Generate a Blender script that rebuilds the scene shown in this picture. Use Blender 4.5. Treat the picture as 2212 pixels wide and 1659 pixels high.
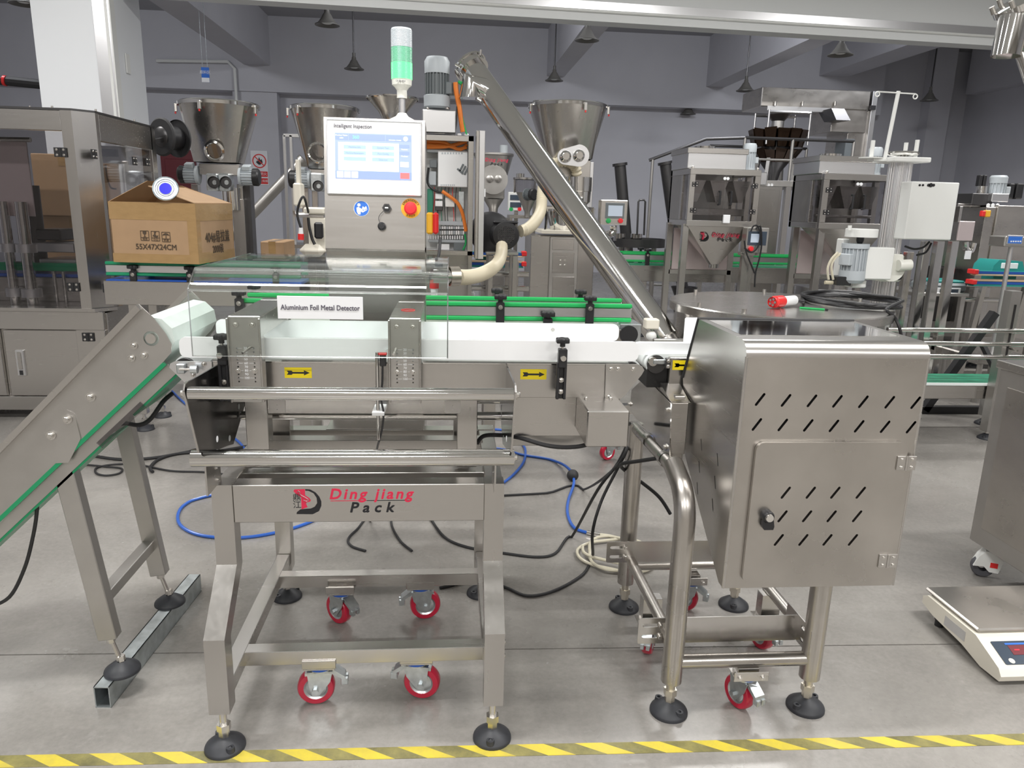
import bpy, bmesh, math, random
from mathutils import Vector, Matrix, noise
random.seed(7)
for o in list(bpy.data.objects): bpy.data.objects.remove(o)
scene = bpy.context.scene
COL = scene.collection
PI = math.pi
# ------------------------------------------------------------------ camera
FPX, CX, CY, CAMH = 1600.0, 1106.0, 829.5, 1.35
def _cam_axes(pitch, yaw, roll):
    p, y, r = (math.radians(a) for a in (pitch, yaw, roll))
    fwd = Vector((math.sin(y)*math.cos(p), math.cos(y)*math.cos(p), -math.sin(p)))
    right = Vector((math.cos(y), -math.sin(y), 0)); up = right.cross(fwd)
    r2 = right*math.cos(r) + up*math.sin(r)
    return r2, r2.cross(fwd), fwd
CR, CU, CF = _cam_axes(13.5, 5.0, 1.5)
cd = bpy.data.cameras.new('camera'); cam = bpy.data.objects.new('camera', cd); COL.objects.link(cam)
cd.sensor_width = 36; cd.lens = FPX/2212*36; cd.clip_start = .02; cd.clip_end = 100
cam.matrix_world = Matrix.Translation((0, 0, CAMH)) @ Matrix((CR, CU, -CF)).transposed().to_4x4()
scene.camera = cam
# ------------------------------------------------------------------ world, lights, exposure
w = bpy.data.worlds.new('world'); scene.world = w; w.use_nodes = True
w.node_tree.nodes['Background'].inputs[0].default_value = (.75, .8, .9, 1)
w.node_tree.nodes['Background'].inputs[1].default_value = .15
vs = scene.view_settings
vs.view_transform = 'Standard'; vs.look = 'None'; vs.exposure = 0.2; vs.gamma = 1; vs.use_curve_mapping = False
LAMPS = []
def batten(x, y, z, L, wd, pw, rz=0, col=(1, .985, .965), tilt=0):
    l = bpy.data.lights.new('led_light', 'AREA'); l.shape = 'RECTANGLE'; l.size = L; l.size_y = wd
    l.energy = pw; l.color = col
    o = bpy.data.objects.new('led_light', l); COL.objects.link(o)
    o.location = (x, y, z); o.rotation_euler = (math.radians(tilt), 0, rz)
    LAMPS.append((x, y, z, L, wd, tilt))
NEARZ = 4.3
for x in (-4.4, -.9, 2.6, 6.0):
    for y, pw in ((-3.4, 115), (1.2, 92), (5.9, 74)):
        batten(x, y, NEARZ-.14, 1.5, .22, pw)
for x in (-5.6, .1, 3.4, 6.5):  # added fill floods, unseen behind the header, to brighten the far wall
    batten(x, 9.85, 4.35, 1.2, .2, 46, col=(.94, .96, 1), tilt=48)
# ------------------------------------------------------------------ pixel -> point
def at(px, py, Y=None, Z=None, X=None):
    d = CF + CR*((px-CX)/FPX) - CU*((py-CY)/FPX); o = Vector((0, 0, CAMH))
    t = Y/d.y if Y is not None else ((Z-CAMH)/d.z if Z is not None else X/d.x)
    return o + d*t
def pxm(Y, z=1.0):      # metres per photo pixel at a depth
    return (Y*CF.y/math.cos(0) + (z-CAMH)*CF.z)/FPX
# ------------------------------------------------------------------ materials
MAT = {}
def mat(name, col, rough=.5, metal=0., var=0., scale=8., stretch=(1, 1, 1), bump=0., rvar=0., spec=.5, emit=None, es=0., detail=4, alpha=None, coat=0.):
    m = bpy.data.materials.new(name); m.use_nodes = True; MAT[name] = m
    nt = m.node_tree; b = nt.nodes['Principled BSDF']
    b.inputs['Base Color'].default_value = (*col, 1); b.inputs['Roughness'].default_value = rough
    b.inputs['Metallic'].default_value = metal; b.inputs['Specular IOR Level'].default_value = spec
    if coat: b.inputs['Coat Weight'].default_value = coat; b.inputs['Coat Roughness'].default_value = .08
    if emit: b.inputs['Emission Color'].default_value = (*emit, 1); b.inputs['Emission Strength'].default_value = es
    if var or bump or rvar:
        tc = nt.nodes.new('ShaderNodeTexCoord'); mp = nt.nodes.new('ShaderNodeMapping'); mp.inputs['Scale'].default_value = stretch
        ns = nt.nodes.new('ShaderNodeTexNoise'); ns.inputs['Scale'].default_value = scale; ns.inputs['Detail'].default_value = detail
        nt.links.new(tc.outputs['Object'], mp.inputs[0]); nt.links.new(mp.outputs[0], ns.inputs['Vector'])
        if var:
            rp = nt.nodes.new('ShaderNodeValToRGB')
            rp.color_ramp.elements[0].position = .3; rp.color_ramp.elements[1].position = .7
            rp.color_ramp.elements[0].color = (*[c*(1-var) for c in col], 1)
            rp.color_ramp.elements[1].color = (*[min(1, c*(1+var)) for c in col], 1)
            nt.links.new(ns.outputs['Fac'], rp.inputs[0]); nt.links.new(rp.outputs[0], b.inputs['Base Color'])
        if rvar:
            mr = nt.nodes.new('ShaderNodeMapRange'); mr.inputs['To Min'].default_value = max(.02, rough-rvar); mr.inputs['To Max'].default_value = rough+rvar
            nt.links.new(ns.outputs['Fac'], mr.inputs['Value']); nt.links.new(mr.outputs[0], b.inputs['Roughness'])
        if bump:
            bp = nt.nodes.new('ShaderNodeBump'); bp.inputs['Strength'].default_value = bump; bp.inputs['Distance'].default_value = .004
            nt.links.new(ns.outputs['Fac'], bp.inputs['Height']); nt.links.new(bp.outputs[0], b.inputs['Normal'])
    return m
mat('steel', (.56, .542, .52), .26, 1, rvar=.035, scale=10, stretch=(.4, 8, 12), detail=2)
mat('steel_v', (.55, .532, .51), .26, 1, rvar=.035, scale=10, stretch=(8, 8, .4), detail=2)
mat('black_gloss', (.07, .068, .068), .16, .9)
mat('steel_stained', (.51, .485, .455), .30, 1, var=.10, rvar=.12, scale=4.5, stretch=(1, 1, 1.8), detail=8)
mat('steel_dull', (.50, .485, .465), .40, 1, var=.06, rvar=.06, scale=9)
mat('polished', (.68, .67, .65), .09, 1, rvar=.03, scale=14, stretch=(4, 1, 1))
mat('mirror', (.74, .73, .71), .05, 1)
mat('zinc', (.62, .66, .68), .32, 1, var=.15, scale=45)
mat('galvanised', (.46, .50, .51), .45, .9, var=.18, scale=30, rvar=.08)
mat('bolt_steel', (.66, .64, .61), .25, 1)
mat('brass_nut', (.60, .56, .49), .3, 1)
mat('aluminium', (.72, .72, .73), .33, 1, rvar=.05, scale=20, stretch=(1, 1, 30))
mat('black', (.018, .018, .020), .38)
mat('black_rubber', (.022, .022, .024), .6)
mat('foot_rubber', (.030, .032, .038), .5, var=.25, scale=20)
mat('dark_metal', (.10, .098, .10), .35, .8)
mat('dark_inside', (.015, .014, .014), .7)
mat('white_plastic', (.86, .87, .88), .32)
mat('white_belt', (.80, .84, .83), .45)
mat('belt_cream', (.66, .74, .70), .45, var=.06, scale=14)
mat('white_paint', (.78, .79, .77), .35)
mat('ivory', (.80, .80, .74), .35)
mat('cream', (.80, .76, .66), .35)
mat('panel_white', (.82, .845, .87), .38, coat=.2)
mat('red_pu', (.52, .012, .045), .28, coat=.3)
mat('red', (.75, .03, .03), .35)
mat('red_lamp', (.85, .03, .04), .3)
mat('blue', (.02, .09, .42), .35)
mat('blue_hose', (.03, .12, .50), .28)
mat('lid_blue', (.01, .01, .85), .35)
mat('sign_blue', (.03, .16, .62), .5)
mat('green', (.02, .42, .11), .35)
mat('green_edge', (.01, .27, .11), .35)
mat('green_dark', (.01, .26, .12), .4)
mat('green_belt', (.03, .30, .17), .4, var=.25, scale=12)
mat('teal', (.02, .28, .26), .4)
mat('yellow', (.92, .72, .01), .45)
mat('amber', (.85, .45, .03), .4)
mat('orange_cable', (.80, .22, .03), .45)
mat('card', (.38, .245, .138), .75, var=.05, scale=10)
mat('card_inside', (.36, .22, .11), .8)
mat('card_ink', (.075, .05, .03), .7)
mat('tape_clear', (.36, .23, .105), .14, var=.06, scale=18, stretch=(1, 1, 2), bump=.35)
mat('motor_grey', (.46, .50, .53), .42)
mat('motor_dark', (.16, .18, .19), .4)
mat('hose_beige', (.62, .56, .42), .45)
mat('hose_clear', (.62, .58, .46), .15, coat=.4)
mat('wood_door', (.16, .02, .028), .5)
mat('wall_grey', (.58, .58, .62), .7, var=.02, scale=2)
mat('wall_white', (.66, .67, .69), .65)
mat('wall_front', (.40, .375, .345), .7)
mat('ceiling_grey', (.40, .40, .42), .8)
mat('soffit_white', (.78, .80, .80), .6)
mat('lamp_shade', (.13, .125, .115), .45)
mat('ink', (.02, .02, .022), .5)
mat('ink_soft', (.11, .10, .13), .5)
mat('logo_red', (.66, .02, .07), .4)
mat('logo_black', (.012, .012, .015), .35)
mat('paper', (.85, .86, .88), .6)
mat('pink_sheet', (.72, .62, .62), .3, .6)
mat('tread', (.08, .08, .09), .6)
mat('pcb_green', (.03, .22, .14), .5)
mat('brown_amber', (.045, .026, .016), .15, .6)
mat('seal_cloth', (.62, .47, .32), .7)
mat('lcd', (.45, .50, .55), .2, emit=(.35, .42, .55), es=.35)
mat('lcd_dark', (.06, .08, .11), .15)
mat('led_red', (.8, .02, .03), .3, emit=(1, .02, .04), es=1.6)
mat('screen_base', (.2, .26, .5), .2, emit=(.45, .53, .86), es=.66)
mat('screen_dark', (.2, .26, .5), .2, emit=(.30, .38, .76), es=.66)
mat('screen_white', (.9, .9, .95), .2, emit=(.92, .95, 1), es=.85)
mat('screen_button', (.3, .4, .7), .2, emit=(.30, .42, .86), es=.75)
mat('screen_key', (.7, .75, .8), .2, emit=(.72, .82, .88), es=.75)
mat('screen_green', (.2, .8, .4), .2, emit=(.25, .95, .45), es=.9)
mat('screen_red', (.9, .1, .1), .2, emit=(1., .22, .22), es=.8)
mat('beacon_lit', (.02, .30, .08), .3, emit=(.16, 1, .32), es=1.25)
mat('beacon_core', (.8, 1, .8), .3, emit=(.8, 1, .85), es=4)
mat('tube_glow', (1, 1, 1), .5, emit=(1, 1, 1), es=1)
def glass(name, tint, gl=.12, rough=.02, trans=.96):
    m = bpy.data.materials.new(name); m.use_nodes = True; nt = m.node_tree; MAT[name] = m
    nt.nodes.clear(); out = nt.nodes.new('ShaderNodeOutputMaterial'); mx = nt.nodes.new('ShaderNodeMixShader')
    tr = nt.nodes.new('ShaderNodeBsdfTransparent'); g = nt.nodes.new('ShaderNodeBsdfGlossy'); fr = nt.nodes.new('ShaderNodeFresnel')
    mu = nt.nodes.new('ShaderNodeMath'); mu.operation = 'MULTIPLY_ADD'; mu.inputs[1].default_value = .5; mu.inputs[2].default_value = gl
    tr.inputs[0].default_value = (*[c*trans for c in tint], 1); g.inputs[0].default_value = (1, 1, 1, 1); g.inputs['Roughness'].default_value = rough
    fr.inputs[0].default_value = 1.45
    nt.links.new(fr.outputs[0], mu.inputs[0]); nt.links.new(mu.outputs[0], mx.inputs[0])
    nt.links.new(tr.outputs[0], mx.inputs[1]); nt.links.new(g.outputs[0], mx.inputs[2]); nt.links.new(mx.outputs[0], out.inputs[0])
glass('acrylic', (.97, .99, .98), .0, trans=.975)
glass('window', (.80, .79, .80), .02, trans=.92)
glass('acrylic_edge', (.95, .98, .98), .45, rough=.15, trans=.9)
mat('beacon_clear', (.60, .66, .70), .3)
mat('beacon_green', (.22, .62, .40), .3)
def concrete():
    m = bpy.data.materials.new('concrete'); m.use_nodes = True; nt = m.node_tree; b = nt.nodes['Principled BSDF']; MAT['concrete'] = m
    tc = nt.nodes.new('ShaderNodeTexCoord')
    def ns(scale, detail, rough=.6, dist=0.):
        n = nt.nodes.new('ShaderNodeTexNoise'); n.inputs['Scale'].default_value = scale; n.inputs['Detail'].default_value = detail
        n.inputs['Roughness'].default_value = rough; n.inputs['Distortion'].default_value = dist
        nt.links.new(tc.outputs['Object'], n.inputs['Vector']); return n
    def ramp(src, e):
        r = nt.nodes.new('ShaderNodeValToRGB'); cr = r.color_ramp
        while len(cr.elements) < len(e): cr.elements.new(.5)
        for el, (p, c) in zip(cr.elements, e): el.position = p; el.color = (*c, 1)
        nt.links.new(src, r.inputs[0]); return r
    a = ramp(ns(1.3, 6, .65, .6).outputs['Fac'], [(.28, (.200, .190, .178)), (.5, (.285, .270, .250)), (.72, (.36, .344, .322))])
    f = ramp(ns(60, 5, .7).outputs['Fac'], [(.3, (.86, .86, .86)), (.62, (1, 1, 1))])
    c = ramp(ns(5, 8, .75, 1.4).outputs['Fac'], [(.60, (0, 0, 0)), (.78, (.35, .35, .35))])
    mx = nt.nodes.new('ShaderNodeMix'); mx.data_type = 'RGBA'; mx.blend_type = 'MULTIPLY'; mx.inputs[0].default_value = 1
    nt.links.new(a.outputs[0], mx.inputs[6]); nt.links.new(f.outputs[0], mx.inputs[7])
    m2 = nt.nodes.new('ShaderNodeMix'); m2.data_type = 'RGBA'
    nt.links.new(c.outputs[0], m2.inputs[0]); nt.links.new(mx.outputs[2], m2.inputs[6]); m2.inputs[7].default_value = (.50, .49, .47, 1)
    nt.links.new(m2.outputs[2], b.inputs['Base Color'])
    rr = nt.nodes.new('ShaderNodeMapRange'); rr.inputs['To Min'].default_value = .13; rr.inputs['To Max'].default_value = .38
    nt.links.new(ns(2.6, 5).outputs['Fac'], rr.inputs['Value']); nt.links.new(rr.outputs[0], b.inputs['Roughness'])
    bp = nt.nodes.new('ShaderNodeBump'); bp.inputs['Strength'].default_value = .04; bp.inputs['Distance'].default_value = .003
    nt.links.new(ns(25, 4).outputs['Fac'], bp.inputs['Height']); nt.links.new(bp.outputs[0], b.inputs['Normal'])
    b.inputs['Specular IOR Level'].default_value = .6
concrete()
def tape_mat():
    m = bpy.data.materials.new('hazard_tape'); m.use_nodes = True; nt = m.node_tree; b = nt.nodes['Principled BSDF']; MAT['hazard_tape'] = m
    tc = nt.nodes.new('ShaderNodeTexCoord'); sp = nt.nodes.new('ShaderNodeSeparateXYZ'); nt.links.new(tc.outputs['Object'], sp.inputs[0])
    def mth(op, a, b2):
        n = nt.nodes.new('ShaderNodeMath'); n.operation = op
        for i, v in enumerate((a, b2)):
            if isinstance(v, (int, float)): n.inputs[i].default_value = v
            else: nt.links.new(v, n.inputs[i])
        return n.outputs[0]
    u = mth('ADD', sp.outputs[0], mth('MULTIPLY', sp.outputs[1], 1.9))
    fr = mth('FRACT', mth('DIVIDE', mth('ADD', u, 20), .152), 0)
    st = mth('GREATER_THAN', fr, .47)
    n = nt.nodes.new('ShaderNodeTexNoise'); n.inputs['Scale'].default_value = 9; n.inputs['Detail'].default_value = 8; n.inputs['Roughness'].default_value = .75
    nt.links.new(tc.outputs['Object'], n.inputs['Vector'])
    wr = nt.nodes.new('ShaderNodeMapRange'); wr.inputs['From Min'].default_value = .35; wr.inputs['From Max'].default_value = .72
    nt.links.new(n.outputs['Fac'], wr.inputs['Value'])
    dk = nt.nodes.new('ShaderNodeMix'); dk.data_type = 'RGBA'; dk.inputs[6].default_value = (.13, .12, .055, 1); dk.inputs[7].default_value = (.32, .285, .10, 1)
    ye = nt.nodes.new('ShaderNodeMix'); ye.data_type = 'RGBA'; ye.inputs[6].default_value = (.66, .53, .05, 1); ye.inputs[7].default_value = (.46, .38, .08, 1)
    for x in (dk, ye): nt.links.new(wr.outputs[0], x.inputs[0])
    mx = nt.nodes.new('ShaderNodeMix'); mx.data_type = 'RGBA'
    nt.links.new(st, mx.inputs[0]); nt.links.new(ye.outputs[2], mx.inputs[6]); nt.links.new(dk.outputs[2], mx.inputs[7])
    nt.links.new(mx.outputs[2], b.inputs['Base Color']); b.inputs['Roughness'].default_value = .4
tape_mat()
# ------------------------------------------------------------------ mesh builder
class G:
    def __init__(s): s.v = []; s.f = []
    def add(s, vs, fs):
        n = len(s.v); s.v += [tuple(v) for v in vs]; s.f += [tuple(i+n for i in f) for f in fs]; return s
    def box(s, x0, x1, y0, y1, z0, z1, bev=0., M=None):
        x0, x1 = min(x0, x1), max(x0, x1); y0, y1 = min(y0, y1), max(y0, y1); z0, z1 = min(z0, z1), max(z0, z1)
        if bev <= 0:
            vs = [(x, y, z) for z in (z0, z1) for y in (y0, y1) for x in (x0, x1)]
            fs = [(0, 2, 3, 1), (4, 5, 7, 6), (0, 1, 5, 4), (2, 6, 7, 3), (0, 4, 6, 2), (1, 3, 7, 5)]
        else:
            b = min(bev, (x1-x0)*.45, (y1-y0)*.45, (z1-z0)*.45)
            bm = bmesh.new(); bmesh.ops.create_cube(bm, size=1)
            for v in bm.verts: v.co = Vector(((x0+x1)/2+v.co.x*(x1-x0), (y0+y1)/2+v.co.y*(y1-y0), (z0+z1)/2+v.co.z*(z1-z0)))
            bmesh.ops.bevel(bm, geom=bm.edges[:], offset=b, segments=1, affect='EDGES', profile=.5)
            bm.verts.index_update(); vs = [v.co.copy() for v in bm.verts]; fs = [[v.index for v in f.verts] for f in bm.faces]; bm.free()
        if M is not None: vs = [M @ Vector(v) for v in vs]
        return s.add(vs, fs)
    def obox(s, c, size, rot=None, bev=0.):
        M = Matrix.Translation(c) @ (rot.to_4x4() if rot is not None else Matrix.Identity(4))
        a, b, d = (x/2 for x in size); return s.box(-a, a, -b, b, -d, d, bev, M)
    def bar(s, p0, p1, wd, ht, up=(0, 0, 1), bev=0.):
        p0 = Vector(p0); p1 = Vector(p1); d = p1-p0; L = d.length; x = d.normalized(); u = Vector(up)
        y = u.cross(x)
        if y.length < 1e-4: y = Vector((0, 1, 0)).cross(x)
        y.normalize(); z = x.cross(y)
        R = Matrix((x, y, z)).transposed()
        return s.obox((p0+p1)/2, (L, wd, ht), R, bev)
    def cyl(s, p0, p1, r, r2=None, n=16, caps=True):
        p0 = Vector(p0); p1 = Vector(p1); r2 = r if r2 is None else r2
        d = (p1-p0).normalized(); a = Vector((0, 0, 1)) if abs(d.z) < .9 else Vector((1, 0, 0))
        u = d.cross(a).normalized(); w2 = d.cross(u)
        vs = []
        for p, rr in ((p0, r), (p1, r2)):
            for i in range(n):
                t = 2*PI*i/n; vs.append(p + u*(rr*math.cos(t)) + w2*(rr*math.sin(t)))
        fs = [(i, n+i, n+(i+1) % n, (i+1) % n) for i in range(n)]
        if caps: fs += [tuple(range(n)), tuple(reversed(range(n, 2*n)))]
        return s.add(vs, fs)
    def tube(s, pts, r, n=8, closed=False, caps=True, sub=1):
        pts = [Vector(p) for p in pts]
        if sub > 1: pts = spline(pts, sub, closed)
        m = len(pts); rs = r if isinstance(r, (list, tuple)) else [r]*m
        vs = []; pu = None
        for i, p in enumerate(pts):
            if closed: d = (pts[(i+1) % m]-pts[i-1])
            else: d = pts[min(i+1, m-1)]-pts[max(i-1, 0)]
            d = d.normalized()
            if pu is None:
                a = Vector((0, 0, 1)) if abs(d.z) < .9 else Vector((1, 0, 0)); pu = a - d*a.dot(d)
            else: pu = pu - d*pu.dot(d)
            if pu.length < 1e-6: pu = d.orthogonal()
            pu.normalize(); w2 = d.cross(pu)
            for k in range(n):
                t = 2*PI*k/n; vs.append(p + pu*(rs[i]*math.cos(t)) + w2*(rs[i]*math.sin(t)))
        fs = []
        for i in range(m if closed else m-1):
            j = (i+1) % m
            for k in range(n): fs.append((i*n+k, i*n+(k+1) % n, j*n+(k+1) % n, j*n+k))
        if not closed and caps: fs += [tuple(reversed(range(n))), tuple(range((m-1)*n, m*n))]
        return s.add(vs, fs)
    def lathe(s, prof, o=(0, 0, 0), n=32, axis='Z', M=None, a0=0, a1=2*PI):
        full = abs(a1-a0-2*PI) < 1e-6; m = n if full else n+1; vs = []
        for r, h in prof:
            for i in range(m):
                t = a0+(a1-a0)*i/n; c, q = r*math.cos(t), r*math.sin(t)
                vs.append({'Z': (c, q, h), 'X': (h, c, q), 'Y': (q, h, c)}[axis])
        o = Vector(o); vs = [(M @ Vector(v) if M is not None else Vector(v)) + o for v in vs]
        fs = []
        for j in range(len(prof)-1):
            for i in range(n):
                k = (i+1) % m; fs.append((j*m+i, j*m+k, (j+1)*m+k, (j+1)*m+i))
        return s.add(vs, fs)
    def prism(s, poly, axis, a, b):
        if a > b: a, b = b, a
        n = len(poly)
        area = sum(poly[i][0]*poly[(i+1) % n][1]-poly[(i+1) % n][0]*poly[i][1] for i in range(n))
        pl = list(poly) if area > 0 else list(reversed(poly))
        mk = {'X': lambda p, h: (h, p[0], p[1]), 'Y': lambda p, h: (p[0], h, p[1]), 'Z': lambda p, h: (p[0], p[1], h)}[axis]
        vs = [mk(p, a) for p in pl]+[mk(p, b) for p in pl]
        fs = [tuple(reversed(range(n))), tuple(range(n, 2*n))]+[(i, (i+1) % n, n+(i+1) % n, n+i) for i in range(n)]
        if axis == 'Y': fs = [tuple(reversed(f)) for f in fs]
        return s.add(vs, fs)
    def loft(s, a, b, caps=True):      # two closed loops of equal length
        n = len(a); fs = [(i, (i+1) % n, n+(i+1) % n, n+i) for i in range(n)]
        if caps: fs += [tuple(reversed(range(n))), tuple(range(n, 2*n))]
        return s.add(list(a)+list(b), fs)
    def sphere(s, c, r, n=16, m=10, sc=(1, 1, 1)):
        pr = [(r*math.sin(PI*i/m), -r*math.cos(PI*i/m)) for i in range(m+1)]
        k = len(s.v); s.lathe([(max(p[0], 0), p[1]) for p in pr], (0, 0, 0), n)
        for i in range(k, len(s.v)):
            v = s.v[i]; s.v[i] = (v[0]*sc[0]+c[0], v[1]*sc[1]+c[1], v[2]*sc[2]+c[2])
        return s
    def torus(s, c, R, r, n=32, m=8, axis='Z'):
        pts = [{'Z': (c[0]+R*math.cos(t), c[1]+R*math.sin(t), c[2]), 'Y': (c[0]+R*math.cos(t), c[1], c[2]+R*math.sin(t)), 'X': (c[0], c[1]+R*math.cos(t), c[2]+R*math.sin(t))}[axis] for t in [2*PI*i/n for i in range(n)]]
        return s.tube(pts, r, m, closed=True)
    def shell(s, prof, axis, a, b, th):   # open folded sheet, profile offset by thickness
        n = len(prof); off = []
        for i, p in enumerate(prof):
            d = Vector(prof[min(i+1, n-1)])-Vector(prof[max(i-1, 0)]); d.normalize(); off.append((p[0]-d.y*th, p[1]+d.x*th))
        return s.prism(list(prof)+list(reversed(off)), axis, a, b)
    def mesh(s, name, m, smooth=35):
        me = bpy.data.meshes.new(name); me.from_pydata(s.v, [], s.f)
        if isinstance(m, str): m = MAT[m]
        me.materials.append(m)
        bm = bmesh.new(); bm.from_mesh(me); bmesh.ops.remove_doubles(bm, verts=bm.verts, dist=1e-6); bmesh.ops.recalc_face_normals(bm, faces=bm.faces); bm.to_mesh(me); bm.free()
        me.shade_smooth(); me.set_sharp_from_angle(angle=math.radians(smooth))
        return me
    def build(s, name, m, parent=None, label=None, M=None):
        return place(name, s.mesh(name, m), parent, label, M)
def spline(pts, sub, closed=False):
    out = []; m = len(pts)
    for i in range(m if closed else m-1):
        g = lambda k: pts[k % m] if closed else pts[min(max(k, 0), m-1)]
        p0, p1, p2, p3 = g(i-1), g(i), g(i+1), g(i+2)
        for k in range(sub):
            t = k/sub
            out.append(.5*((2*p1)+(-p0+p2)*t+(2*p0-5*p1+4*p2-p3)*t*t+(-p0+3*p1-3*p2+p3)*t**3))
    if not closed: out.append(pts[-1].copy())
    return out
WM = {}
I4 = Matrix.Identity(4)
def place(name, me, parent=None, label=None, M=None):
    o = bpy.data.objects.new(name, me); COL.objects.link(o)
    Mw = M if M is not None else I4
    if parent is not None:
        o.parent = parent; o.matrix_local = WM[parent].inverted() @ Mw
    else:
        if M is None:      # top-level mesh: origin at the middle of its base
            xs = [v.co for v in me.vertices]
            c = Vector(((min(v.x for v in xs)+max(v.x for v in xs))/2, (min(v.y for v in xs)+max(v.y for v in xs))/2, min(v.z for v in xs)))
            me.transform(Matrix.Translation(-c)); Mw = Matrix.Translation(c)
        o.matrix_world = Mw; o.location = Mw.to_translation()
    WM[o] = Mw
    if label: o['label'] = label
    return o
def thing(name, label, cat, loc=(0, 0, 0), rz=0, group=None):
    o = bpy.data.objects.new(name, None); COL.objects.link(o); o.empty_display_size = .05
    o.location = loc; o.rotation_euler = (0, 0, rz); WM[o] = Matrix.Translation(loc) @ Matrix.Rotation(rz, 4, 'Z')
    return tag(o, label, cat, group)
def tag(o, label, cat, group=None, kind=None):
    o['label'] = label; o['category'] = cat
    if group: o['group'] = group
    if kind: o['kind'] = kind
    return o
def struct(o, label=None):
    o['kind'] = 'structure'
    if label: o['label'] = label
    return o
def copy_tree(o, parent=None):
    c = o.copy(); COL.objects.link(c)
    if parent is not None: c.parent = parent
    for ch in o.children: copy_tree(ch, c)
    return c
def move_copy(root, loc, rz=0, label=None):
    c = copy_tree(root); c.location = loc; c.rotation_euler = (0, 0, rz)
    if label: c['label'] = label
    return c
CACHE = {}
def inst(name, key, fn, m, parent, M, label=None):
    if (key, m) not in CACHE:
        g = G(); fn(g); CACHE[(key, m)] = g.mesh(name, m)
    return place(name, CACHE[(key, m)], parent, label, M)
def TR(loc, rz=0, rx=0, ry=0): return Matrix.Translation(loc) @ Matrix.Rotation(rz, 4, 'Z') @ Matrix.Rotation(ry, 4, 'Y') @ Matrix.Rotation(rx, 4, 'X')
def aim(loc, d, up=(0, 0, 1)):       # local +Z along d
    z = Vector(d).normalized(); x = Vector(up).cross(z)
    if x.length < 1e-4: x = Vector((1, 0, 0)).cross(z)
    x.normalize(); y = z.cross(x)
    M = Matrix((x, y, z)).transposed().to_4x4(); M.translation = loc; return M
# ------------------------------------------------------------------ flat cut plates and lettering
def plane_M(o, ux, uy):
    ux = Vector(ux).normalized(); uy = Vector(uy); uy = (uy-ux*uy.dot(ux)).normalized(); uz = ux.cross(uy)
    M = Matrix((ux, uy, uz)).transposed().to_4x4(); M.translation = o; return M
def curve_mesh(loops, th):
    c = bpy.data.curves.new('plate', 'CURVE'); c.dimensions = '2D'; c.fill_mode = 'BOTH'; c.extrude = th/2
    for lp in loops:
        sp = c.splines.new('POLY'); sp.points.add(len(lp)-1); sp.use_cyclic_u = True
        for p, q in zip(sp.points, lp): p.co = (q[0], q[1], 0, 1)
    o = bpy.data.objects.new('plate', c); COL.objects.link(o)
    me = bpy.data.meshes.new_from_object(o.evaluated_get(bpy.context.evaluated_depsgraph_get()))
    bpy.data.objects.remove(o); bpy.data.curves.remove(c); return me
def plate(name, loops, th, M, m, parent=None, label=None):
    me = curve_mesh(loops, th); me.materials.clear(); me.materials.append(MAT[m]); me.name = name
    return place(name, me, parent, label, M)
def rrect(x0, x1, y0, y1, r, n=5):
    out = []
    for cx, cy, a in ((x1-r, y1-r, 0), (x0+r, y1-r, 90), (x0+r, y0+r, 180), (x1-r, y0+r, 270)):
        for i in range(n+1):
            t = math.radians(a+90*i/n); out.append((cx+r*math.cos(t), cy+r*math.sin(t)))
    return out
def circ(cx, cy, r, n=16): return [(cx+r*math.cos(2*PI*i/n), cy+r*math.sin(2*PI*i/n)) for i in range(n)]
def slot(cx, cy, L, wd, ang, n=5):
    out = []; r = wd/2; h = L/2-r; c, q = math.cos(ang), math.sin(ang)
    for sx, a in ((1, -90), (-1, 90)):
        for i in range(n+1):
            t = math.radians(a+180*i/n); x = sx*h+r*math.cos(t); y = r*math.sin(t); out.append((cx+x*c-y*q, cy+x*q+y*c))
    return out
def text(s, size, M, m, parent, shear=0., bold=0., spacing=1., align='CENTER', sx=1., name='lettering', th=.0004):
    c = bpy.data.curves.new('txt', 'FONT'); c.body = s; c.size = size; c.shear = shear; c.space_character = spacing
    c.align_x = align; c.align_y = 'CENTER'; c.extrude = th; c.resolution_u = 3
    o = bpy.data.objects.new('txt', c); COL.objects.link(o)
    me = bpy.data.meshes.new_from_object(o.evaluated_get(bpy.context.evaluated_depsgraph_get()))
    bpy.data.objects.remove(o); bpy.data.curves.remove(c)
    if bold:
        bm = bmesh.new()
        for i, (dx, dy) in enumerate(((0, 0), (1, 0), (-1, 0), (0, 1), (0, -1), (.7, .7), (-.7, .7), (.7, -.7), (-.7, -.7))):
            m2 = me.copy(); m2.transform(Matrix.Translation((dx*bold, dy*bold, i*.00001))); bm.from_mesh(m2); bpy.data.meshes.remove(m2)
        bm.to_mesh(me); bm.free()
    if sx != 1: me.transform(Matrix.Diagonal((sx, 1, 1, 1)))
    me.materials.clear(); me.materials.append(MAT[m]); me.name = name
    return place(name, me, parent, None, M)
FX, FZ = (1, 0, 0), (0, 0, 1)      # front-facing plane: +x right, +z up (normal -y)
def front(x, y, z): return plane_M((x, y, z), FX, FZ)
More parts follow.
